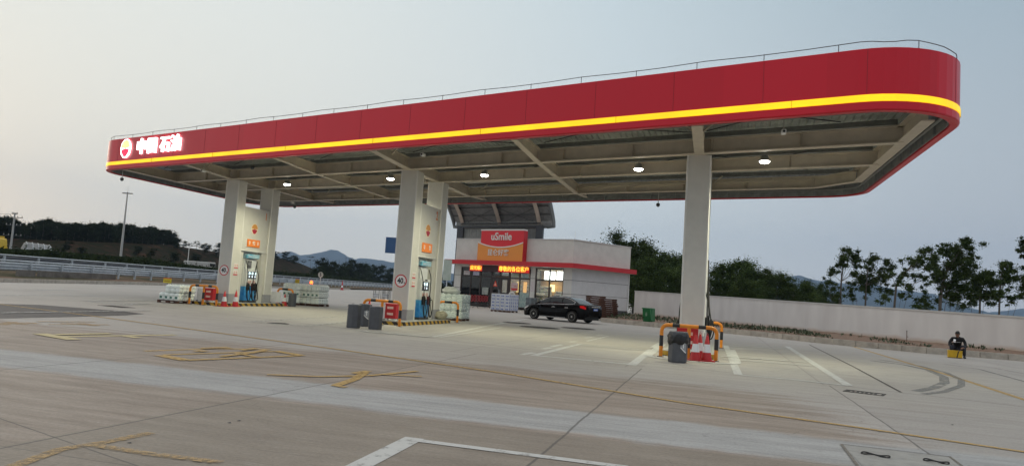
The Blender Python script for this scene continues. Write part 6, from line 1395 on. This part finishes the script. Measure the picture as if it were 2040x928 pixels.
earth = soil_mat('hill_earth', (.010,.014,.006), (.030,.018,.011), (.13,.062,.036), .30)
def dl(tab, px):
    for (x0,y0),(x1,y1) in zip(tab, tab[1:]):
        if px <= x1: t = (px-x0)/(x1-x0); return y0+(y1-y0)*t
    return tab[-1][1]
NL = [(-300,50.0),(0,57.0),(220,71),(435,97),(640,150),(700,182),(780,235),(900,310)]
FL = [(a, b*1.16) for a, b in NL]
# earth cutting and terrace behind the motorway, left
ridge = [(-420,462),(-200,467),(0,473),(60,476),(150,480),(200,482),(330,487),(440,503),(500,508),(560,514),(590,522),(640,543),(680,556),(760,566),(880,574)]
def ridge_y(px):
    for (x0,y0),(x1,y1) in zip(ridge, ridge[1:]):
        if px <= x1: t = (px-x0)/(x1-x0); return y0+(y1-y0)*max(0,t)
    return ridge[-1][1]
def hz(px): return 517.1+(px)*(650.5-517.1)/2040
def HK(px): return max(1.0, dl(FL, px)*1.13*1.08/95)
m = MB(); q = []; cols = list(range(-420, 900, 8)); prof_ = [(95,0.0,0),(105,.02,1),(125,.10,1),(150,.22,1),(172,.50,1),(185,.86,1),(192,1.0,1),(205,1.04,1),(240,1.10,0),(330,1.12,0)]
for px in cols:
    top = (hz(px)-ridge_y(px))*190*HK(px)/F_PX+1.5
    for D, f, nz in prof_:
        p = far(px, hz(px), D*HK(px)); nn_ = noise.noise(Vector((p.x*.06,p.y*.06,1)))*1.3+noise.noise(Vector((p.x*.22,p.y*.22,5)))*.5 if nz else 0
        q.append((p.x, p.y, max(-.3, -.3+(top+.3)*f+nn_*(.5 if .1 < f < .9 else .12))))
K = len(prof_); m.add(q, [(i*K+j,(i+1)*K+j,(i+1)*K+j+1,i*K+j+1) for i in range(len(cols)-1) for j in range(K-1)], True)
tag(m.build('earth_hill', earth), kind='structure')
verge = soil_mat('verge_soil', (.06,.058,.035), (.16,.11,.08), (.24,.16,.12))
# verge between the yard kerb and the motorway barriers
kl2 = [Vector(p) for p in ((-44.0,22.0,0),(-45.9,38.0,0),(-50.5,52.0,0),(-56.2,73.9,0),(-74.0,140.0,0))]; KL = walk(kl2, 1.5); m = MB()
for i in range(len(KL)-1):
    a, b = KL[i], KL[i+1]; d = (b-a).normalized(); nr = Vector((-d.y,d.x,0)); a2, b2 = a+d*.02, b-d*.02; q = [a2,b2,b2+nr*.2,a2+nr*.2]; m.add([(p.x,p.y,0) for p in q]+[(p.x,p.y,.27) for p in q], [(0,1,5,4),(1,2,6,5),(2,3,7,6),(3,0,4,7),(4,5,6,7)])
tag(m.build('kerb', kerb_m), kind='structure')
def kpos(px, D, z): p = far(px, hz(px), D); return Vector((p.x, p.y, z))
# motorway barriers: pixel azimuth, distance along the line
def depth_line(px, base): return base
NL = [(-300,50.0),(0,57.0),(220,71),(435,97),(640,150),(700,182),(780,235),(900,310)]
FL = [(a, b*1.16) for a, b in NL]
KD = [(-300,40),(0,48.5),(220,63),(435,85.6),(700,155),(780,205),(900,285)]
def dl(tab, px):
    for (x0,y0),(x1,y1) in zip(tab, tab[1:]):
        if px <= x1: t = (px-x0)/(x1-x0); return y0+(y1-y0)*t
    return tab[-1][1]
m = MB(); q = []; cols = list(range(-300, 900, 12))
for px in cols:
    D = dl(NL, px); kd = dl(KD, px)
    for k, (f, z) in enumerate(((kd+.15,.22),(kd+(D-kd)*.5,.28),(D-.8,.34),(D*1.03,.38),(D*1.10,.42),(D*1.18,.6),(D*1.30,.9),(D*1.6,.2))):
        p = kpos(px, f, z)
        q.append((p.x,p.y,p.z+.05*noise.noise(Vector((p.x*.8,p.y*.8,0)))*(k > 0)))
m.add(q, [(i*8+j,(i+1)*8+j,(i+1)*8+j+1,i*8+j+1) for i in range(len(cols)-1) for j in range(7)], True); tag(m.build('verge', verge), kind='structure')
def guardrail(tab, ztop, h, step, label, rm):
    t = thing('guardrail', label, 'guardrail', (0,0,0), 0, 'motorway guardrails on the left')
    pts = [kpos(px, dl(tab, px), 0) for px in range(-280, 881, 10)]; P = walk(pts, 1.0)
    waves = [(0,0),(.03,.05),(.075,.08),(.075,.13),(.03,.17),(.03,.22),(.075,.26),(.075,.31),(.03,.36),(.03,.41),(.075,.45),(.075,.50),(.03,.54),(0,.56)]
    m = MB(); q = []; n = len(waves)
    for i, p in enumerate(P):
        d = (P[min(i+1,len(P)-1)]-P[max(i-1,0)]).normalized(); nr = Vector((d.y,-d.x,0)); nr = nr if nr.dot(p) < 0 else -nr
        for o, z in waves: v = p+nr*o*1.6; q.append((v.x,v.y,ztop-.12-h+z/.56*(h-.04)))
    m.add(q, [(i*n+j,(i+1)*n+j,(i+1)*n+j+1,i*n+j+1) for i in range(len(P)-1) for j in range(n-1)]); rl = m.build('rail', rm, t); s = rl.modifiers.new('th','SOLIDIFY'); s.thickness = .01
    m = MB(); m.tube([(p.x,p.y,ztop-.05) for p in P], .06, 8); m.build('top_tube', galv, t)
    k = 0
    for i in range(0, len(P), step):
        p = P[i]; d = (P[min(i+1,len(P)-1)]-P[max(i-1,0)]).normalized(); nr = Vector((d.y,-d.x,0)); nr = nr if nr.dot(p) < 0 else -nr; q_ = p+nr*.26; k += 1
        if k > 98: break
        m = MB(); m.beam((q_.x,q_.y,.2),(q_.x,q_.y,ztop-.13),.14,.16,(d.x,d.y,0)); m.beam(q_+Vector((0,0,ztop-.55)), p+Vector((0,0,ztop-.55)), .16,.36); m.build('post', galv, t)
    return t
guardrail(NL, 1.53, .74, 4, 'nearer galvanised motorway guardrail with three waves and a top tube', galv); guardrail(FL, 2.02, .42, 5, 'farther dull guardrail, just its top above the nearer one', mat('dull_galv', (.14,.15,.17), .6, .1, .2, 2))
# low concrete channel wall in front of the rail
t = thing('concrete_kerb_wall', 'low stained concrete wall in front of the guardrail, far left', 'low wall', (0,0,0)); m = MB()
dk = mat('old_concrete', (.16,.145,.13), .9, 0, .5, .8, .3)
for a_, b_ in ((38,70),(80,95),(95,150),(150,230)):
    fd = lambda q_: dl(KD, q_)+(dl(NL, q_)-dl(KD, q_))*.7
    a, b = kpos(a_, fd(a_), .26), kpos(b_, fd(b_), .26); m.beam(a+Vector((0,0,.30)), b+Vector((0,0,.30)), .3, .52)
m.build('wall_block', dk, t)
# hedge in the median
def hedge(tab_y, D0, label, x0, x1):
    t = thing('hedge', label, 'hedge', (0,0,0)); rnd_ = random.Random(5); bl = []
    px = x0
    while px < x1:
        D = dl(FL, px)*1.13; top = (hz(px)-(dlx(tab_y, px)))*D/F_PX+1.5; z = 1.2
        s = 1.0+D*.008
        while z < top:
            p = kpos(px+rnd_.uniform(-6,6), D+rnd_.uniform(-.5,.9), min(z+rnd_.uniform(-.2,.3), top-.55)); bl.append((p.x,p.y,p.z,rnd_.uniform(.5,.7)*s**.5,.6)); z += .8
        px += 900/D*.62
    q, f = leaves(bl, 60000, .30, rnd_, .6); m = MB(); m.v = [Vector(v) for v in q]; m.f = f; m.mi = [0]*len(f); m.sm = [False]*len(f); m.build('foliage', leaf_c, t)
    m = MB(); P = []
    for k in range(40): px = x0+(x1-x0)*k/39; D = dl(FL, px)*1.13; P.append((px, D))
    q = []
    for px, D in P:
        top = (hz(px)-dlx(tab_y, px))*D/F_PX+1.5-.28
        for dd in (-.35,.8):
            for z in (.4, max(.6, top)): p = kpos(px, D+dd, z); q.append(tuple(p))
    m.add(q, [(4*i+a,4*i+b,4*i+4+b,4*i+4+a) for i in range(39) for a, b in ((0,1),(1,3),(3,2))]); m.build('inner_branches', leaf_c, t); return t
def dlx(tab, px):
    for (x0,y0),(x1,y1) in zip(tab, tab[1:]):
        if px <= x1: t = (px-x0)/(x1-x0); return y0+(y1-y0)*t
    return tab[-1][1]
hedge([(-300,480),(0,489),(40,492),(100,492),(110,496),(160,500),(250,507),(300,510),(330,518),(440,532),(560,539),(640,545),(780,563),(900,574)], 0, 'long clipped green hedge behind the guardrails', -120, 900)
# ---- tree kinds for the wood, copied
def crown_round(r, h, k, rnd_, z0): return [(rnd_.uniform(-.55,.55)*r, rnd_.uniform(-.55,.55)*r, z0+(h-z0)*(i+.5)/k+rnd_.uniform(-.1,.1)*h, r*rnd_.uniform(.42,.68)*(1-.35*abs((i+.5)/k-.45))) for i in range(k)]
PROTO = []
for v in range(5):
    rnd_ = random.Random(40+v); h = 5.2+.5*v; bl = crown_round(1.9, h, 9, rnd_, 1.0)+[(rnd_.uniform(-.4,.4), rnd_.uniform(-.4,.4), h, .55)]
    PROTO.append((bl, [(0,0,-1),(.1,0,1.5),(.05,.1,3.0),(0,.05,h*.8)], h))
first = {}
def place(kind, x, y, z, sc, rz, label, group, lm=leaf_b, name='broadleaf_tree'):
    if kind not in first:
        bl, tk, h = PROTO[kind]; t = tree(name, label, x, y, z, bl, tk, 5200, .36, lm, group=group); first[kind] = t
    else: t = copy_tree(first[kind]); t.location = (x,y,z)
    t.rotation_euler = (0,0,rz); t.scale = (sc[0], sc[0], sc[1]); t['label'] = label; t['group'] = group; return t
treeline = [(-60,425),(0,430),(20,437),(45,449),(60,442),(80,436),(100,440),(120,444),(150,443),(170,446),(200,443),(215,447),(235,446),(255,450),(275,452),(300,452),(315,457),(330,459),(340,470)]
rnd_ = random.Random(9); k = 0
for row in range(3):
    px = -60+row*5
    while px < 343:
        D = (196+row*9+rnd_.uniform(-3,3))*HK(px); p = kpos(px, D, 0); topz = (hz(px)-dlx(treeline, px)+rnd_.uniform(-4,3))*D/F_PX+1.5; basez = (hz(px)-ridge_y(px))*190*HK(px)/F_PX+.6; kd_ = rnd_.randrange(5); H_ = PROTO[kd_][2]+.5
        hh = max(2.2, topz-basez); place(kd_, p.x, p.y, basez, (hh/H_*rnd_.uniform(.9,1.25), hh/H_), rnd_.uniform(0,6.28), 'dark tree in the wood on the earth hill, left of the lamp mast' if px < 238 else 'dark tree in the wood on the earth hill, right of the lamp mast', 'trees on the earth hill, '+('left of' if px < 238 else 'right of')+' the lamp mast')
        px += rnd_.uniform(8,14)
# bushes on the cutting
scrub = [(rnd_.uniform(-20,600), None, rnd_.choice((128,140,150,160,170,178)), rnd_.uniform(.18,.42)) for _ in range(60)]
for px, py, D, s in ((350,486,186,.45),(362,487,186,.3),(405,494,183,.5),(430,497,183,.55),(565,512,186,.5),(580,518,186,.6),(545,510,186,.4),(160,500,150,.35),(300,505,140,.35),(345,512,140,.45),(130,493,150,.4),(390,516,150,.5),(270,498,150,.4), *scrub):
    D *= HK(px); s *= HK(px)**.7
    if py is None:
        top_ = (hz(px)-ridge_y(px))*190*HK(px)/F_PX+1.5; f_ = dl([(95,0),(105,.02),(125,.10),(150,.22),(172,.50),(185,.86),(192,1)], D/HK(px)); p = kpos(px, D, -.3+(top_+.3)*f_-1.0*s)
    else: p = kpos(px, D, (hz(px)-py)*D/F_PX+1.5-2.8*s); place(rnd_.randrange(5), p.x, p.y, p.z, (s*1.7,s*.9), rnd_.uniform(0,6), 'low dark bush on the slope of the earth hill', 'bushes on the earth hill', name='bush')
# umbrella shaped saplings on the hill
def umbrella(px, py_top, py_base, D, w, label):
    w *= HK(px); D *= HK(px); p = kpos(px, D, (hz(px)-py_base)*D/F_PX+1.5); h = (py_base-py_top)*D/F_PX; r_ = random.Random(px)
    bl = [(r_.uniform(-.5,.5)*w, r_.uniform(-.3,.3)*w, h*r_.choice((.62,.78,.95))-.2, w*r_.uniform(.14,.24), .45) for _ in range(9)]
    tree('sapling', label, p.x, p.y, p.z, bl, [(0,0,-.8),(.05,0,h*.4),(0,0,h*.8)], 700, .26, leaf_b, tr=.07)
umbrella(386,479,494,182,1.9,'small flat-topped tree on the hill left of the far left columns'); umbrella(372,483,494,182,1.1,'tiny tree beside a flat-topped one on the hill left of the columns')
umbrella(616,510,530,178,2.2,'flat-topped small tree before the blue mountain, right of the far left columns'); umbrella(602,517,528,178,1.4,'smaller round tree before the blue mountain, right of the far left columns')
# mid trees centre
mid = [(642,512,130),(655,520,140),(668,527,140),(682,522,135),(696,516,150),(705,518,150),(715,522,150),(728,523,150),(742,526,150),(752,530,150),(765,529,150),(778,533,150),(635,530,120),(650,538,115),(672,538,115),(690,538,115),(710,540,118),(730,544,118),(750,546,120),(770,548,120),(792,550,120),(812,553,125),(845,560,130),(888,556,80),(902,560,82),(876,562,84)]
for px, py, D in mid:
    if px < 800: D = dl(FL, px)*(1.22+(.2 if D > 125 else 0)+rnd_.uniform(0,.08))
    p = kpos(px, D, .2); hh = (hz(px)-py)*D/F_PX+1.3+rnd_.uniform(-.2,.2); kd_ = rnd_.randrange(5); H_ = PROTO[kd_][2]+.5; place(kd_, p.x, p.y, .2, (hh/H_*1.25, hh/H_), rnd_.uniform(0,6.28), 'green tree in the thicket beyond the road, between the column pairs' if px < 800 else 'dark tree beyond the road, left of the shop', 'trees of the thicket between the column pairs' if px < 800 else 'trees left of the shop')
# trees behind the shop and the wall
first.clear(); PROTO2 = []
for v in range(5):
    r2 = random.Random(140+v); h = 7.2+.5*v; bl = crown_round(2.3, h, 13, r2, 1.2)+[(r2.uniform(-.7,.7), r2.uniform(-.6,.6), h*.95, .7), (r2.uniform(-.9,.9), r2.uniform(-.6,.6), h*.85, .8)]
    PROTO2.append((bl, [(0,0,-1),(.1,0,2),(.0,.15,4.0),(0,.05,h*.8)], h))
PROTO = PROTO2
back = [(1200,482,96),(1212,473,94),(1222,478,97),(1237,466,92),(1250,474,95),(1262,486,98),(1276,474,90),(1288,484,94),(1300,486,92),(1312,500,94),(1322,496,90),(1334,505,92),(1345,520,94),(1356,528,96),(1290,515,86),(1320,530,86),(1270,510,86),(1345,545,86),
        (1415,545,92),(1428,540,90),(1440,528,92),(1452,522,90),(1464,511,92),(1476,514,90),(1488,518,94),(1500,528,92),(1512,536,92),(1520,530,90),(1532,545,92),(1545,546,90),(1556,544,92),(1568,552,92),(1580,545,90),(1592,556,92),(1604,558,92),(1618,563,90),(1632,565,92),(1645,568,92),(1660,575,90),(1470,545,84),(1500,555,84),(1540,565,84),(1580,570,84),(1620,578,84)]
for px, py, D in back:
    D = D*.92; p = kpos(px, D, 0); hh = (hz(px)-py)*D/F_PX+1.5+rnd_.uniform(-.2,.1); kd_ = rnd_.randrange(5); H_ = PROTO[kd_][2]+.6
    if kd_ not in first:
        bl, tk, h = PROTO[kd_]; first[kd_] = tree('broadleaf_tree', 'x', p.x, p.y, 0, bl, tk, 11000, .26, leaf_a); t = first[kd_]
    else: t = copy_tree(first[kd_]); t.location = (p.x,p.y,0)
    t.rotation_euler = (0,0,rnd_.uniform(0,6.28)); t.scale = (hh/H_*1.12,)*2+(hh/H_,); s_ = px < 1380; t['label'] = 'dense green tree behind the shop, left of the nearest column' if s_ else 'dense green tree behind the white wall, right of the nearest column'; t['group'] = 'trees behind the shop' if s_ else 'trees behind the wall right of the nearest column'
# separate slender trees above the wall on the right
def slender(base, top, blobs, D, label, n=2600, tr=.09, lean=None):
    p = kpos(base, D, 0); S = D/F_PX; rt = Vector((_r0.x, _r0.y, 0)); hzb = hz(base); bl = []; r_ = random.Random(base)
    for bx, by, br in blobs: v = rt*((bx-base)*S); bl.append((v.x, v.y+r_.uniform(-.5,.5)*br*S, (hz(bx)-by)*S+1.5, br*S*.95, .85))
    nl = len(bl)
    for bx, by, bz, br, sq in list(bl):
        for _ in range(5): bl.append((bx+r_.gauss(0,.9)*br, by+r_.gauss(0,.8)*br, bz+r_.gauss(-.15,.9)*br, br*r_.uniform(.4,.75), .8))
    tk = [(0,0,-.5)]+[((rt*((bx-base)*S)).x, (rt*((bx-base)*S)).y, (hz(bx)-by)*S+1.5) for bx, by in (lean or [(base+2, (top+hzb)/2), (base+6, top+8)])]
    return tree('slender_tree', label, p.x, p.y, 0, bl, tk, int(n*5.5), .17, leaf_a, tr=tr, aspect=.42, limbs=nl, group='slender trees above the wall on the right')
slender(1672,495,[(1690,503,11),(1680,515,13),(1700,518,10),(1672,527,9),(1655,541,10),(1703,532,7),(1694,545,6),(1650,562,8),(1660,575,10),(1670,590,8)],57,'slender tree with sparse crown, leftmost of those above the wall',1700)
slender(1722,508,[(1740,514,10),(1730,524,10),(1765,525,11),(1775,535,8),(1718,553,16),(1740,560,17),(1700,565,9),(1725,575,12),(1760,550,12),(1765,580,10),(1695,588,9)],58,'bushy slender tree, second from the left above the wall',2900)
slender(1776,480,[(1850,497,11),(1858,510,12),(1835,500,9),(1830,520,14),(1848,530,13),(1818,525,10),(1862,545,9),(1840,555,10),(1820,550,7),(1800,545,8),(1790,560,10),(1775,545,8),(1810,575,11),(1795,590,8),(1760,590,9),(1840,580,6)],56,'leaning slender tree, third from the left above the wall',2700,.10,[(1784,570),(1802,540),(1835,512)])
slender(1868,475,[(1925,480,11),(1932,495,11),(1900,497,15),(1885,502,12),(1910,520,20),(1890,530,17),(1932,515,12),(1875,545,14),(1905,548,20),(1930,545,16),(1890,572,18),(1920,578,18),(1872,575,8),(1900,595,14),(1862,555,8)],56,'tall dense tree, highest of those above the wall',6200,.14,[(1874,575),(1885,540),(1912,495)])
slender(1950,535,[(1950,552,13),(1965,545,12),(1975,562,13),(1948,575,14),(1960,590,15),(1940,560,12),(1930,590,12),(1975,585,10)],57,'low dense tree right of the tallest one above the wall',3600,.10)
slender(1989,522,[(2000,528,9),(2010,538,13),(2002,550,15),(1995,562,12),(2022,555,12),(2035,575,10),(2015,595,10),(2030,590,9),(1990,590,8),(2040,560,8)],56,'round topped slender tree second from the right above the wall',2400)
slender(2052,465,[(2038,480,8),(2045,490,9),(2030,500,6),(2055,500,14),(2070,520,18),(2060,545,16),(2040,512,5)],56,'tree at the right picture edge above the wall, branches reaching in',2400,.1,[(2046,560),(2050,520),(2048,490)])
slender(1838,590,[(1838,600,9),(1845,608,10),(1830,610,9)],56,'small round bush between the slender trees, top just above the wall',500,.05)
# ------------------------------------------------------------------ mast, poles, boards, greenhouse, truck
p = kpos(238, 100, 0); q = far(254, 384, 100); t = thing('light_mast', 'tall pale lamp mast with a ring of floodlights beyond the guardrails', 'lamp mast', (p.x,p.y,0)); H_ = q.z
m = MB(); m.tube([(0,0,0),(0,0,H_*.5),(0,0,H_)], .12, 10, [.19,.14,.08]); m.build('mast', mat('mast_grey', (.40,.40,.39), .5, .2), t); m = MB(); m.lathe([(.05,-.05),(.10,0),(.05,.15)], (0,0,H_), 10); m.cyl((0,0,H_),(0,0,H_+1.0),.012,5)
for a in (0,1): s_ = (-1,1)[a]; v = Vector((_r0.x,_r0.y,0))*s_; m.beam(Vector((0,0,H_)), Vector((0,0,H_+.05))+v*.55, .03,.03)
m.build('head_frame', dgrey, t)
for s_ in (-1,-.5,.5,1): v = Vector((_r0.x,_r0.y,0))*s_*.55; m = MB(); m.box(v.x-.13,v.x+.13,v.y-.1,v.y+.1,H_-.06,H_+.06); m.build('floodlight', dgrey, t)
p = far(22, 488, 130); q = far(29.7, 424, 130); t = thing('utility_pole', 'grey concrete utility pole with crossarms at the far left', 'utility pole', (p.x,p.y,p.z)); H_ = q.z-p.z; m = MB(); m.tube([(0,0,-1),(0,0,H_)], .2, 8, [.20,.12]); m.build('pole', mat('mast_grey', (.4,.4,.39)), t)
for z_, w_ in ((H_*.97,.5),(H_*.86,1.5),(H_*.62,1.4),(H_*.3,1.7)):
    v = Vector((_r0.x,_r0.y,0)); m = MB(); m.beam(Vector((0,0,z_))-v*w_, Vector((0,0,z_))+v*w_, .10,.10); ca = m.build('crossarm', dgrey, t); m = MB()
    for k in (-.9,-.4,.4,.9): pt_ = v*w_*k+Vector((0,0,z_)); m.cyl(pt_, pt_+Vector((0,0,.3)), .07, 8)
    m.build('insulator', mat('insulator', (.3,.3,.28), .4), ca)
m = MB()
for s_, z_ in ((-.9,H_*.97),(0,H_*.97)):
    a = Vector((_r0.x,_r0.y,0))*s_*.5+Vector((p.x,p.y,p.z+z_)); b = a+Vector((_r0.x,_r0.y,0))*-22+Vector((0,0,.6)); m.tube([a.lerp(b,k/8)+Vector((0,0,-.9*(1-(2*k/8-1)**2)*.6)) for k in range(9)], .015, 4)
tag(m.build('overhead_wire', dgrey), 'thin wires running left from the utility pole', 'overhead wire')
p = kpos(372,124,0); q = far(374,489,124); t = thing('street_lamp', 'short white street lamp below the hill, left of the far left columns', 'street lamp', (p.x,p.y,0)); H_ = q.z; m = MB(); m.cyl((0,0,0),(0,0,H_),.07,8,.05); m.build('post', white, t); m = MB(); m.tube([Vector((0,0,H_-.15)), Vector((_r0.x,_r0.y,0))*.5+Vector((0,0,H_-.02)), Vector((_r0.x,_r0.y,0))*1.0+Vector((0,0,H_+.04))], .04, 6); m.beam(Vector((_r0.x,_r0.y,0))*.8+Vector((0,0,H_+.04)), Vector((_r0.x,_r0.y,0))*1.5+Vector((0,0,H_+.08)), .2,.09); m.build('lamp_arm', dgrey, t)
# tunnel shaped shelter with grey sheeting
c0, c1 = kpos(28,118,0), kpos(122,122,0); t = thing('poly_tunnel', 'long low shelter with pale grey sheeting behind the hedge, far left', 'shelter', (0,0,0)); d = (c1-c0); L_ = d.length; d.normalize(); nr = Vector((-d.y,d.x,0)); nr = nr if nr.dot(c0) > 0 else -nr
zt = (hz(60)-480)*120/F_PX+1.5; m = MB(); q = []; K = 11
for i in range(25):
    f = i/24; s = L_*f; e_ = min(1, min(f, 1-f)/.22)**.6 if f > .5 else min(1, f/.22)**.8; zz = zt-.25*f*2
    for j in range(K+1): a = math.pi*j/K; pt_ = c0+d*s+nr*(4-4*math.cos(a)); q.append((pt_.x,pt_.y,.3+(zz-.3)*e_*math.sin(a)**.7))
m.add(q, [(i*(K+1)+j,(i+1)*(K+1)+j,(i+1)*(K+1)+j+1,i*(K+1)+j+1) for i in range(24) for j in range(K)], True); m.build('sheeting', mat('sheet_grey', (.20,.205,.205), .8, 0, .35, .8), t); m = MB()
for i in range(0,25,3): m.tube([tuple(Vector(q[i*(K+1)+j])+Vector((0,0,.04))) for j in range(K+1)], .04, 5)
m.build('hoop', galv, t)
p = far(-8,482,120); t = thing('truck', 'yellow truck cab at the far left edge behind the hedge', 'truck', (p.x,p.y,0), .25); ty = mat('truck_yellow', (.60,.40,.02), .45, 0, .15, 3)
m = MB(); m.box(-1.6,.8,-1.1,1.1,.9,2.9); m.box(-1.4,.6,-1.0,1.0,2.9,3.25); m.add([(.8,-1.1,.9),(1.3,-1.1,.9),(1.3,1.1,.9),(.8,1.1,.9),(.8,-1.1,2.9),(1.0,-1.1,2.7),(1.0,1.1,2.7),(.8,1.1,2.9)], [(0,1,5,4),(1,2,6,5),(2,3,7,6),(4,5,6,7)]); z_ = p.z-2.2; m.build('cab', ty, t).location.z = z_
m = MB(); m.box(-.6,.6,-1.12,-1.105,1.9,2.6); m.build('side_window', glass_d, t).location.z = z_; m = MB(); m.box(-7,-1.8,-1.2,1.2,1.0,2.6); m.build('load_bed', ty, t).location.z = z_
for xx in (-5.5,-.2): m = MB(); m.lathe([(.001,-.15),(.5,-.15),(.5,.15),(.001,.15)], (xx,-1.1,.5), 20, 'y'); m.build('wheel', tyre, t).location.z = z_
t = thing('white_van', 'white roof of a vehicle behind the hedge, left of the far left columns', 'van', tuple(kpos(398,140,0)), .7); z_ = (hz(398)-521)*140/F_PX+1.5; m = MB(); m.box(-3.0,2.6,-1.0,1.0,z_-1.6,z_); m.build('van_body', mat('van_grey_white', (.42,.42,.40), .5, 0, .1, 1), t, .15, 3); m = MB(); m.box(1.6,2.55,-1.012,-1.004,z_-.8,z_-.25); m.build('window', glass_d, t)
p = kpos(775,250,0); s0 = far(762,471,250); s1 = far(792,505,250); t = thing('blue_road_sign', 'back of a large blue road sign behind the middle column', 'road sign', (p.x,p.y,0)); v = Vector((_r0.x,_r0.y,0)); m = MB(); a = v*(-2.3); b = v*(5.2); z0, z1 = s1.z, s0.z
m.beam(a+Vector((0,0,(z0+z1)/2)), b+Vector((0,0,(z0+z1)/2)), .06, z1-z0); m.build('sign_plate', mat('sign_blue', (.03,.09,.22), .5, 0, .1, 1), t); m = MB(); c_ = v*3.2+Vector((0,.3,0)); m.cyl(c_, c_+Vector((0,0,z1)), .25, 10); m.build('post', galv, t)
# far mountains
mtn = soil_mat('mountain_haze_tint', (.028,.042,.048), (.036,.052,.056), (.046,.060,.062))  # dark forest colour, tinted bluish to deepen the distance haze
def mountain(name, pts, D, depth, lab):
    m = MB(); q = []; x0, x1 = pts[0][0], pts[-1][0]; n = int((x1-x0)/4); rows_ = [(0,0),(.35,.35),(.62,.62),(.82,.85),(1,1),(1.25,.8),(1.6,.3),(2.0,0)]
    for i in range(n+1):
        px = x0+(x1-x0)*i/n; py = dlx(pts, px); z = (hz(px)-py)*D/F_PX+1.5
        for k, (u, f) in enumerate(rows_):
            DD = D-depth*(1-u); p = kpos(px, DD, 0); r1 = noise.noise(Vector((p.x*.0022,p.y*.0022,2)))*.5+noise.noise(Vector((p.x*.008,p.y*.008,4)))*.35; h = z*f*(1+(.40*r1 if 0 < f < 1 else .0))+(noise.noise(Vector((px*.11,0,9)))*D*.0008 if f == 1 else 0); q.append((p.x,p.y,max(-2,h)-2*(f == 0)))
    K = len(rows_); m.add(q, [(i*K+j,(i+1)*K+j,(i+1)*K+j+1,i*K+j+1) for i in range(n) for j in range(K-1)], True); return tag(m.build(name, mtn), kind='structure')
mountain('mountain', [(300,540),(420,528),(500,512),(545,507),(560,503),(575,500),(592,508),(610,507),(640,501),(650,498),(655,496.5),(668,499),(680,505),(690,512),(705,516),(712,514),(730,515),(755,518),(780,523),(820,528),(880,540),(930,552),(1000,575),(1050,590)], 6400, 1800, '')
mountain('mountain', [(1380,615),(1450,600),(1500,575),(1560,552),(1590,548),(1615,556),(1635,560),(1650,556),(1665,562),(1700,568),(1740,566),(1780,576),(1830,582),(1860,585),(1890,600),(1930,612),(1970,622),(2010,618),(2040,614),(2100,608),(2200,625)], 6000, 1800, '')
mountain('mountain', [(1150,600),(1300,592),(1400,585),(1500,583),(1600,588),(1800,600),(1900,606),(2000,630),(2200,640)], 4600, 1200, '')
# evening haze
hzm = bpy.data.materials.new('haze_air'); hzm.use_nodes = True; nt = hzm.node_tree; nt.nodes.clear(); o_ = nt.nodes.new('ShaderNodeOutputMaterial'); pv = nt.nodes.new('ShaderNodeVolumePrincipled'); pv.inputs['Color'].default_value = (.48,.68,1,1); pv.inputs['Density'].default_value = .000105; pv.inputs['Anisotropy'].default_value = .2; nt.links.new(pv.outputs[0], o_.inputs['Volume'])
m = MB(); m.box(-5200,4600,-300,7400,-4,700); tag(m.build('haze', hzm), 'thin evening haze over the yard and hills', 'haze', kind='stuff')
